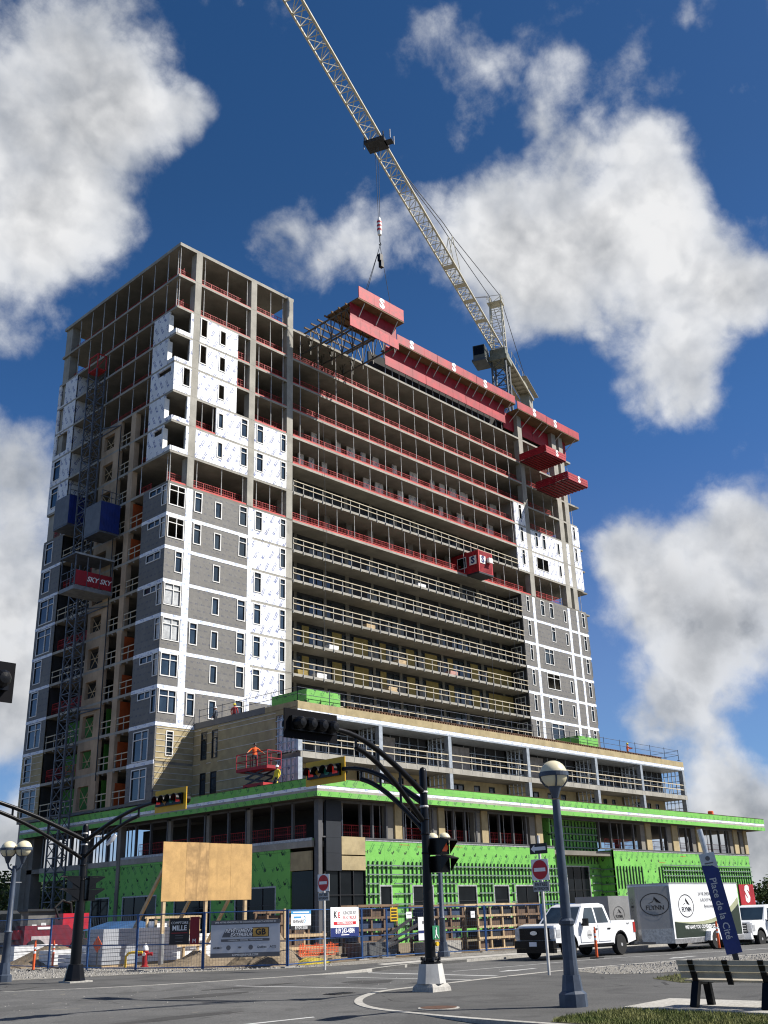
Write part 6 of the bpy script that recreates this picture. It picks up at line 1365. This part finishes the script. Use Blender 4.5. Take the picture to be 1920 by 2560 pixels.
rack(38.1, 34.3, 3, 4, .9, .9, .5, 'dark timber form rack with blue panels left of the pale rack', DL, BF); rack(35.4, 36.0, 3, 4, 1.0, .85, .52, 'dark timber form rack behind the inclined planks', DL, BF); rack(44.3, 35.0, 4, 4, .8, .9, .5, 'timber form rack behind the pickup cab', DL, BRF); rack(31.0, 37.2, 3, 4, .8, .8, .48, 'dark timber form rack behind the phone number banners', DL, BRF)
rack(28.9, 42.6, 3, 3, .7, .8, .62, 'pale timber frame standing behind the billboard', LUM, INS)
for i in range(3): solo('form_plank', MB().bar((34.6+i*.12,35.0-.5*i,.15+.1*i),(36.9+i*.1,34.1-.4*i,1.55-.22*i),.34,.06), mat('dark_plank', (.07,.065,.065), .7, .25, 2.), ('topmost','middle','lowest')[i]+' of the three inclined dark planks behind the fence', 'plank', 'inclined dark planks')
solo('steel_bin', MB().prism([(33.6,.01),(35.6,.01),(35.8,.62),(33.4,.62)], 33.9, 34.9, 'y'), mat('grey_bin', (.10,.105,.11), .6, .2, 2.), 'dark grey steel bin behind the fence near the plinth', 'bin')
solo('concrete_block', MB().box(36.6, 39.0, 33.0, 33.7, .01, .55), CONCP, 'pale concrete block in front of the dark timber rack', 'block')
for i in range(5): a_ = rnd.uniform(-.4,.4); solo('lumber_plank', MB().bar((29.9+i*.25,34.6+.2*i,.08+.05*i),(32.2+i*.2,34.2+.25*i+a_,.10+.05*i),.12,.05), LUM, ('lowest','second','third','fourth','topmost')[i]+' plank of the loose lumber under the phone number banner', 'plank', 'loose lumber planks')
tp = thing('timber_trestle', 'pale timber trestle with orange netting behind the phone number banner', 'trestle', (30,35,0))
for x in (30.4, 31.5, 32.6): part('leg', MB().box(x, x+.09, 35.4, 35.49, .01, 2.1 if x == 30.4 else 1.15), LUM, tp)
for z in (.45, .95): part('rail', MB().box(30.35, 32.75, 35.34, 35.395, z, z+.12), LUM, tp)
nt = MB()
for i in range(26): nt.box(31.0+i*.09, 31.025+i*.09, 35.15, 35.16, .05+.03*math.sin(i), .62+.1*math.sin(i*.7))
for i in range(6): nt.box(31.0, 33.3, 35.148, 35.162, .1+i*.1, .125+i*.1)
part('orange_netting', nt, ORANGE, tp)
solo('yellow_tarp', MB().prism([(28.9,.01),(30.3,.01),(30.0,.16),(29.5,.24),(29.1,.14)], 32.4, 33.0, 'y'), mat('yellow_tarp', (.62,.48,.06), .6, .2, 3.), 'crumpled yellow tarp on the ground behind the no entry sign', 'tarp')
# ------------------------------------------------------------------ lift and workers
SL = thing('scissor_lift', 'red scissor lift on the canopy roof beside the stone wall', 'scissor lift', (46.6,57.2,10.0))
part('base', MB().box(46.1, 47.2, 56.0, 58.2, 10.18, 10.5), REDP, SL)
for y in (56.4, 57.8):
    for x in (46.05, 47.25): part('wheel', MB().lathe([(.16,-.07),(.18,-.04),(.18,.04),(.16,.07)], (0,0,0), 14), RUB, SL, Matrix.Translation((x,y,10.17)) @ Matrix.Rotation(R(90),4,'Y'))
for x in (46.2, 47.1):
    for i in range(2): part('scissor_bar', MB().bar((x,56.1,10.5+i*.45),(x,58.1,10.95+i*.45),.06,.12), DSTEEL, SL); part('scissor_bar', MB().bar((x+.07,58.1,10.5+i*.45),(x+.07,56.1,10.95+i*.45),.06,.12), DSTEEL, SL)
part('platform', MB().box(46.0, 47.3, 55.5, 58.9, 11.4, 11.62), REDD, SL)
rl = MB()
for x in (46.03, 47.27):
    for z in (12.1, 12.62): rl.bar((x,55.5,z),(x,58.9,z),.05)
    for y in (55.5, 56.6, 57.8, 58.9): rl.bar((x,y,11.62),(x,y,12.62),.05)
for y in (55.5, 58.9):
    for z in (12.1, 12.62): rl.bar((46.03,y,z),(47.27,y,z),.05)
part('guard_rail', rl, REDD, SL)
SKIN = mat('skin', (.42,.22,.15), .6, .1, 6.)
def person(label, loc, rz, pose, top, pants, hat, vest=None, s=1.):
    V = {'pel':(0,0,.95,.15),'spine':(0,.02,1.15,.145),'chest':(0,.02,1.35,.165),'neck':(0,.0,1.50,.06),'head':(0,-.02,1.62,.095),'top':(0,-.02,1.72,.085)}
    E = [('pel','spine'),('spine','chest'),('chest','neck'),('neck','head'),('head','top')]
    for k_, sg in (('l',1),('r',-1)):
        if pose == 'kneel': leg = [(sg*.12,-.12,.62,.10),(sg*.14,-.30,.42,.07),(sg*.14,.10,.36,.05),(sg*.14,.2,.36,.045)]
        else: leg = [(sg*.11,0,.85,.095),(sg*.13,-.03,.50,.068),(sg*.14,.03,.10,.05),(sg*.15,-.13,.05,.045)]
        if pose == 'reach': ar = [(sg*.21,.0,1.42,.065),(sg*.30,-.22,1.22,.05),(sg*.26,-.48,1.20,.036)]
        elif pose == 'wide': ar = [(sg*.21,.0,1.42,.065),(sg*.42,-.05,1.22,.05),(sg*.58,-.22,1.10,.036)]
        else: ar = [(sg*.21,.0,1.42,.065),(sg*.28,.02,1.15,.05),(sg*.27,-.14,.92,.036)]
        pn = 'pel'
        for i, p in enumerate(leg): V[k_+'leg%d' % i] = p; E.append((pn, k_+'leg%d' % i)); pn = k_+'leg%d' % i
        pn = 'chest'
        for i, p in enumerate(ar): V[k_+'arm%d' % i] = p; E.append((pn, k_+'arm%d' % i)); pn = k_+'arm%d' % i
    dz = -.33 if pose == 'kneel' else 0
    names = list(V); me = bpy.data.meshes.new('person'); me.from_pydata([(V[n][0], V[n][1], V[n][2]+(dz if (n in ('pel','spine','chest','neck','head','top') or 'arm' in n) else dz)) for n in names], [(names.index(a_), names.index(b_)) for a_, b_ in E], [])
    o = bpy.data.objects.new('tmp', me); COL.objects.link(o); md = o.modifiers.new('skin', 'SKIN')
    for i, n in enumerate(names): r_ = V[n][3]; me.skin_vertices[0].data[i].radius = (r_, r_*(.8 if n in ('pel','spine','chest') else 1)); me.skin_vertices[0].data[i].use_root = (n == 'pel')
    o.modifiers.new('sub', 'SUBSURF').levels = 2
    m2 = bpy.data.meshes.new_from_object(o.evaluated_get(bpy.context.evaluated_depsgraph_get())); bpy.data.objects.remove(o)
    bm = bmesh.new(); bm.from_mesh(m2)
    for k_, sg in (('l',1),('r',-1)):                # palm and five fingers
        h = Vector(V[k_+'arm2'][:3])+Vector((0,0,dz)); d_ = (h-Vector(V[k_+'arm1'][:3])-Vector((0,0,dz))).normalized(); sd = Vector((0,0,1)).cross(d_).normalized()
        for j in range(5):
            a_ = h+sd*(j-2)*.018+d_*.05; ln = (.045,.085,.095,.088,.07)[j]; tmp = MB().path([a_-d_*.06, a_+d_*ln*.5+Vector((0,0,-.006)), a_+d_*ln+Vector((0,0,-.028))], [.014,.010,.008], 6)
            vs = [bm.verts.new(v) for v in tmp.v]; [bm.faces.new([vs[q] for q in f]) for f in tmp.f]
    for mm in (top, pants, SKIN, BLKP): m2.materials.append(mm)
    for f in bm.faces:
        c = f.calc_center_median(); z = c.z-dz; f.smooth = True
        arm_ = abs(c.x) > .19
        if pose == 'kneel' and z < .97 and not arm_: f.material_index = 1 if z > .42 or c.y < 0 else 3
        elif z > 1.50: f.material_index = 2
        elif arm_ and ((pose == 'reach' and c.y < -.38) or (pose == 'wide' and abs(c.x) > .52) or (pose == 'stand' and z < .96)): f.material_index = 2
        elif z > .97 or arm_: f.material_index = 0
        elif z > .12: f.material_index = 1
        else: f.material_index = 3
    bm.to_mesh(m2); bm.free()
    M = Matrix.Translation(loc) @ Matrix.Rotation(rz, 4, 'Z') @ Matrix.Diagonal((s, s, s, 1))
    t = tag(put('person', m2, None, M), label, 'person', 'site workers')
    hz_ = 1.66+dz
    part('hard_hat', MB().lathe([(.155,0),(.13,.012),(.122,.03),(.112,.07),(.08,.115),(.03,.14),(.005,.143)], (0,-.02,hz_), 16), hat, t, M, smooth=True)
    part('face', MB().lathe([(.012,0),(.016,.02),(.006,.05)], (0,-.125,hz_-.06), 6).box(-.035,-.02,-.108,-.1,hz_-.02,hz_-.012).box(.02,.035,-.108,-.1,hz_-.02,hz_-.012).box(-.025,.025,-.105,-.098,hz_-.095,hz_-.088), mat('face_features', (.25,.12,.09), .6, .1, 6.), t, M)
    if vest: part('harness', MB().bar((-.12,.17,1.44+dz),(.10,.16,1.02+dz),.04,.02).bar((.12,.17,1.44+dz),(-.10,.16,1.02+dz),.04,.02), vest, t, M)
    return t
HVO = mat('hi_vis_orange', (.85,.14,.02), .7, .1, 5.); HVY = mat('hi_vis_yellow', (.75,.62,.04), .7, .12, 5.); JEAN = mat('dark_trousers', (.03,.032,.04), .85, .2, 4.)
person('worker in an orange shirt and harness standing in the scissor lift', (46.7,57.7,11.62), R(-20), 'wide', HVO, JEAN, BLKP, BLKP)
person('kneeling worker in a yellow vest and white hard hat on the canopy roof', (46.0,54.4,9.99), R(-90), 'kneel', HVY, JEAN, PRW, ORANGE)
person('worker in a red vest behind the roof edge of the lower block', (50.0,64.4,15.9), R(120), 'stand', mat('red_vest', (.45,.05,.05), .7, .1, 5.), JEAN, HVY)
person('worker in dark clothes near the tower windows on the lower block roof', (49.6,66.3,15.9), R(200), 'stand', mat('dark_jacket', (.05,.06,.08), .8, .1, 5.), JEAN, PRW)
person('worker in orange at the far right of the lower block roof', (95.2,56.6,15.95), R(30), 'reach', HVO, JEAN, HVY)
# ------------------------------------------------------------------ background: trees, hill, hoarding
def leafm(name, c1, c2):
    m = bpy.data.materials.new(name); m.use_nodes = True; T = NT(m.node_tree); b = T.n['Principled BSDF']; P_ = T.node('ShaderNodeNewGeometry')
    oi = T.noise(P_.outputs['Position'], .9, 3, .6); T.put(b.inputs['Base Color'], T.mix(T.ss(oi, .3, .7), rgb(c1), rgb(c2))); b.inputs['Roughness'].default_value = .65; b.inputs['Specular IOR Level'].default_value = .2
    return m
LF = [leafm('dark_leaves', (.018,.035,.010), (.05,.085,.02)), leafm('mid_leaves', (.03,.055,.012), (.085,.12,.025)), leafm('olive_leaves', (.05,.06,.015), (.12,.13,.035))]
BARK = mat('bark', (.07,.05,.035), .9, .3, 3.)
def tree(x, y, z, h, r, lf, seed, label, n=900, ls=.35):
    r2 = random.Random(seed); t = thing('tree', label, 'tree', (x,y,z), 'trees beyond the site')
    tm = MB().path([(x,y,z-.3),(x+.02*h,y,z+h*.35),(x-.01*h,y+.02*h,z+h*.75)], [h*.028,h*.02,h*.006], 7); cl = []
    for i in range(14):
        a_, b_ = r2.uniform(0, 6.28), r2.uniform(.25, 1); rr = r*r2.uniform(.35,.95)*math.sin(min(1, b_*1.05+.1)*2.6)**.6 if b_ < .98 else .1*r
        c = Vector((x+rr*math.cos(a_), y+rr*math.sin(a_), z+h*(.28+.66*b_))); cl.append((c, r*r2.uniform(.24,.42)))
        tm.path([(x,y,z+h*r2.uniform(.25,.6)), c], [h*.009, h*.003], 5)
    part('trunk', tm, BARK, t); mb = MB()
    for i in range(n):
        c, cr_ = cl[r2.randrange(14)]; d = Vector((r2.gauss(0,1), r2.gauss(0,1), r2.gauss(0,.8))).normalized()*cr_*r2.uniform(.4,1.08); p = c+d; s = ls*r2.uniform(.6,1.3)
        u = Vector((r2.gauss(0,1), r2.gauss(0,1), r2.gauss(0,.7))).normalized(); v = u.cross(Vector((r2.gauss(0,1), r2.gauss(0,1), r2.gauss(0,1)))).normalized()
        mb.add([p-u*s*.5, p+v*s*.35, p+u*s*.5, p-v*s*.35], [(0,1,2,3)])
    part('crown', mb, lf, t)
r3 = random.Random(5)
TL = [(60,112,6.5,3.4,2),(66,120,7.5,4,1),(57.5,118,7,3.8,1),(72,124,6.5,3.6,2),(63,128,8.5,4.2,0),(70,134,8.5,4.5,0),(78,132,7.5,4,1),(84,136,8,4.2,0),(55,128,8,4,0),(76,142,9,4.5,0),(50,134,8.5,4.4,1),(88,146,9,4.6,0)]
for i, (x, y, h, r, k) in enumerate(TL):
    tree(x, y, -.2, h, r, LF[k], 20+i, ('lowest olive tree behind the left end of the building','mid green tree behind the hoist mast','mid green tree seen between lamp and corner column','olive tree right of the hoist mast foot','dark tree behind the hoist mast','tall dark tree between mast and left traffic light','mid green tree behind the left traffic light','dark tree glimpsed through the podium opening','dark tree at the left picture edge','tallest dark tree behind the hoist mast','mid green tree beyond the twin globe lamp','farthest dark tree behind the podium opening')[i], 1100, .42)
for i, (x, y, h, r) in enumerate(((121,56,4.3,3.2),(129,53,4.6,3.8),(137,61,5.0,4.0))): tree(x, y, -.2, h, r, LF[i % 2], 50+i, ('rounded tree just right of the podium end','dark tree at the right picture edge beyond the hoarding','farther tree beyond the podium end')[i], 1100, .42)
# spruce at the right edge
SP = thing('spruce_tree', 'dark bare tipped spruce at the right picture edge', 'tree', (56.3,24.2,0)); sp_ = MB(); tr_ = MB().path([(56.3,24.2,-.2),(56.3,24.2,6.4)], [.12,.02], 7)
for i in range(78):
    z = .5+i*.073; a_ = i*2.4; L_ = 2.0*(1-z/6.6)+.15; d = Vector((math.cos(a_), math.sin(a_), .28)); b0 = Vector((56.3,24.2,z)); tr_.path([b0, b0+d*L_], [.025,.006], 5)
    for j in range(26):
        p = b0+d*L_*(.15+.85*j/26); 
        for s in (-1, 1):
            q = p+Vector((-d.y*s*.19, d.x*s*.19, r3.uniform(-.06,.12)))+d*.09; w = Vector((d.x*.02,d.y*.02,.03)); sp_.add([p-w, q, p+w], [(0,1,2)])
part('trunk', tr_, BARK, SP); part('needles', sp_, LF[0], SP)
hb = MB(); nx = 60; vs = []
for i in range(nx+1):
    f = i/nx; x = -250+f*700; y = 560-f*120; h = 16+7*math.sin(f*9)+4*math.sin(f*23+1)+r3.uniform(-1.2,1.2); vs += [(x, y, -2), (x+2, y+30, h), (x+8, y+140, h*1.15), (x+8,y+300,-2)]
hb.add(vs, [(4*i+j, 4*i+4+j, 4*i+5+j, 4*i+1+j) for i in range(nx) for j in range(3)])
struct('hill', hb, leafm('wooded_hill', (.016,.03,.012), (.04,.06,.02)))
HO = thing('timber_hoarding', 'brown timber hoarding behind the hoist mast foot', 'hoarding', (40,92,0))
for i in range(16): part('board', MB().box(44+i*1.2, 45.18+i*1.2, 97.0+.02*(i % 2), 97.06+.02*(i % 2), 0, 2.9), BRF, HO)
SB = thing('site_store', 'grey site store shed behind the telehandler', 'shed', (40,70,0)); part('wall', MB().box(37.2,39.4,70.2,72.2,0,2.7), mat('grey_shed', (.16,.155,.15), .8, .2, 1.), SB); part('roof', MB().box(37.0,39.6,70.0,72.4,2.7,2.85), DSTEEL, SB)
for a, b in ((37.5,1.5),(37.5,.9),(38.2,1.6)): part('notice', MB().box(a, a+.35, 70.17, 70.195, b, b+.35), PRW, SB)
HR = thing('brown_hoarding', 'reddish brown mesh hoarding right of the podium end', 'hoarding', (108,47,0))
for i in range(9): part('panel', MB().box(103+i*3.0, 105.92+i*3.0, 47.4, 47.46, 0, 3.55), BRF, HR); part('rail', MB().box(103+i*3.0, 105.92+i*3.0, 47.33, 47.39, 2.4, 2.5), mat('rust_rail', (.22,.07,.04), .8, .2, 2.), HR)
RS = thing('red_site_sign', 'red sign panel with a white S beyond the trailer', 'sign', (85.2,42.0,0)); part('panel', MB().box(85.0,87.6,41.6,41.66,1.7,3.3), REDF, RS); letter('S', (86.3,41.59,2.5), X_, Z_, 1.7, PRW, RS, bold=.06)
for x in (85.05, 87.5): part('post', MB().box(x,x+.1,41.67,41.77,0,3.3), DSTEEL, RS)
# ------------------------------------------------------------------ grass
def grass(name, poly, n, label, seed, hgt=.05):
    r2 = random.Random(seed); xs = [p[0] for p in poly]; ys = [p[1] for p in poly]; mb = MB()
    def inside(x, y):
        k = False
        for i in range(len(poly)):
            (x1, y1), (x2, y2) = poly[i], poly[i-1]
            if (y1 > y) != (y2 > y) and x < (x2-x1)*(y-y1)/(y2-y1)+x1: k = not k
        return k
    c = 0
    while c < n:
        x, y = r2.uniform(min(xs), max(xs)), r2.uniform(min(ys), max(ys))
        if not inside(x, y): continue
        c += 1; a_ = r2.uniform(0, 6.28); h = hgt*r2.uniform(.5,1.6); w = .008; lx, ly = r2.uniform(-.04,.04), r2.uniform(-.04,.04)
        mb.add([(x-w*math.cos(a_), y-w*math.sin(a_), 0), (x+w*math.cos(a_), y+w*math.sin(a_), 0), (x+lx, y+ly, h)], [(0,1,2)])
    o = struct(name, mb, leafm(name+'_blades', (.07,.10,.02), (.20,.20,.07)), 'stuff'); tag(o, label, 'grass')
grass('grass', [(14.95,10.85),(15.7,11.15),(17.0,11.1),(17.35,10.95),(17.3,9.0),(17.05,7.6),(16.8,6),(14.8,6)], 16000, 'patchy grass verge in the bottom right corner', 1); grass('grass', [(23.9,13.5),(25.1,14.95),(27.4,15.3),(31.5,15.1),(40,14.8),(40,9),(26,9)], 16000, 'grass lawn behind the bench', 2, .07)
# ------------------------------------------------------------------ loose stones, litter and small site things
def scatter(name, poly, n, lo, hi, m, label, seed, z=.006):
    r2 = random.Random(seed); xs = [p[0] for p in poly]; ys = [p[1] for p in poly]; mb = MB(); c = 0
    while c < n:
        x, y = r2.uniform(min(xs), max(xs)), r2.uniform(min(ys), max(ys)); k = False
        for i in range(len(poly)):
            (x1, y1), (x2, y2) = poly[i], poly[i-1]
            if (y1 > y) != (y2 > y) and x < (x2-x1)*(y-y1)/(y2-y1)+x1: k = not k
        if not k: continue
        c += 1; s = lo+(hi-lo)*r2.random()**3; a = r2.uniform(0, 6.28); q = [(x+s*math.cos(a+t)*r2.uniform(.7,1.2), y+s*math.sin(a+t)*r2.uniform(.7,1.2), z-.004) for t in (0, 1.4, 2.9, 4.4)]
        mb.add(q+[(x+r2.uniform(-.3,.3)*s, y+r2.uniform(-.3,.3)*s, z+s*r2.uniform(.5,1.))], [(0,1,4),(1,2,4),(2,3,4),(3,0,4)])
    o = struct(name, mb, m, 'stuff'); tag(o, label, 'gravel')
STN = mat('grey_stone', (.30,.285,.26), .9, .35, 6.)
scatter('gravel', [(17.8,37.5),(20.2,35.3),(22.7,34.0),(27.2,30.9),(29.4,30.6),(26.6,33.6),(25,38),(24,47),(18,47)], 5200, .012, .07, STN, 'loose grey stones along the foot of the fence', 1)
scatter('gravel', [(27.4,18.8),(26.4,17.2),(27.2,16.0),(28.4,15.7),(40,15.4),(40,18.0),(34,18.8),(30.6,19.3),(28.2,19.4)], 3000, .012, .06, STN, 'loose stones on the gravel verge behind the bench', 2)
scatter('gravel', [(14,20),(20,19.8),(27,20.2),(33,27.6),(25,26.2),(17,27.6),(11,26)], 260, .008, .025, STN, 'scattered grit on the road surface', 3, -.095)
# bundles left on the balconies
BUN = [(60.6,13,'yellow insulation bundle at the left end of the lower balcony',YINS),(64.5,12,'pale board bundle on the second lowest balcony',INS),(74.0,12,'wooden pallet bundle in the middle of the second lowest balcony',LUM),(82.0,12,'pink insulation bundle on the second lowest balcony',mat('pink_foam', (.55,.30,.26), .8, .15, 3.)),(63.0,13,'low white bundle on the lowest yellow balcony',INS),(69.6,11,'timber trestle bundle on a middle balcony',LUM),(77.5,9,'leaning white boards on the first grey balcony',INS),(72.5,13,'pale bundle right of the posts on the lowest yellow balcony',LUM)]
for i, (x, k, l, m) in enumerate(BUN):
    t = thing('material_bundle', l, 'building materials', (x, 69.0, ZS[k+1]+.11), 'bundles left on the balconies'); z = ZS[k+1]+.112
    for j in range(4): d = rnd.uniform(-.06,.06); part('board', MB().box(x+d, x+1.2+d, 68.9, 69.7, z+j*.16, z+j*.16+.15), m, t)
# ropes hanging down the front
for i, (x, k0, k1, l) in enumerate(((63.2,5,13,'thin rope hanging down the balconies at the left'),(88.0,9,15,'thin rope hanging below the red site cabin'),(92.4,9,15,'thin rope hanging near the right end of the balconies'))):
    solo('hanging_rope', MB().path([(x,Y0-.12,ZS[k0]),(x+.25,Y0-.2,(ZS[k0]+ZS[k1])/2),(x-.1,Y0-.14,ZS[k1])], .018, 5), rope, l, 'rope', 'ropes hanging down the front')
# overhead lines at the right
up_ = thing('utility_pole', 'timber utility pole beyond the podium with overhead wires', 'utility pole', (168,52,0))
part('pole', MB().lathe([(.18,0),(.12,11)], (168,52,0), 10), BARK, up_); part('cross_arm', MB().box(166.8,169.2,51.9,52.1,10.2,10.4), BARK, up_)
for i in range(3): part('wire', MB().path([(167+i*1.0,52,10.5),(150+i,44,9.6+.25*i),(130+i,30,9.9+.3*i),(112+i,14,10.8)], .02, 4), rope, up_)
# drain and patches on the road
dg = thing('storm_drain', 'iron storm drain grate in the near kerb curve', 'drain', (19.3,20.4,-.1)); part('frame', MB().box(19.0,19.7,20.2,20.65,-.097,-.088), mat('cast_iron', (.035,.033,.032), .6, .3, 6., .3), dg)
for i in range(6): part('bar', MB().box(19.05+i*.11, 19.10+i*.11, 20.24, 20.61, -.0875, -.08), DSTEEL, dg)
PAT = ground_mat('patched_asphalt', (.050,.049,.048), (.072,.070,.068), .8, 24., .4)
for i, (x, y, a, b) in enumerate(((17.6,23.6,1.2,.5),(13.4,18.8,1.5,.35),(23.2,23.2,.7,.9),(20.6,25.3,1.6,.3))):
    r2 = random.Random(i); mb = MB(); mb.add([(x+a*(1+.25*r2.uniform(-1,1))*math.cos(t*.5236), y+b*(1+.25*r2.uniform(-1,1))*math.sin(t*.5236), -.0975+.0004*i) for t in range(12)], [list(range(12))]); struct('road_patch', mb, PAT)
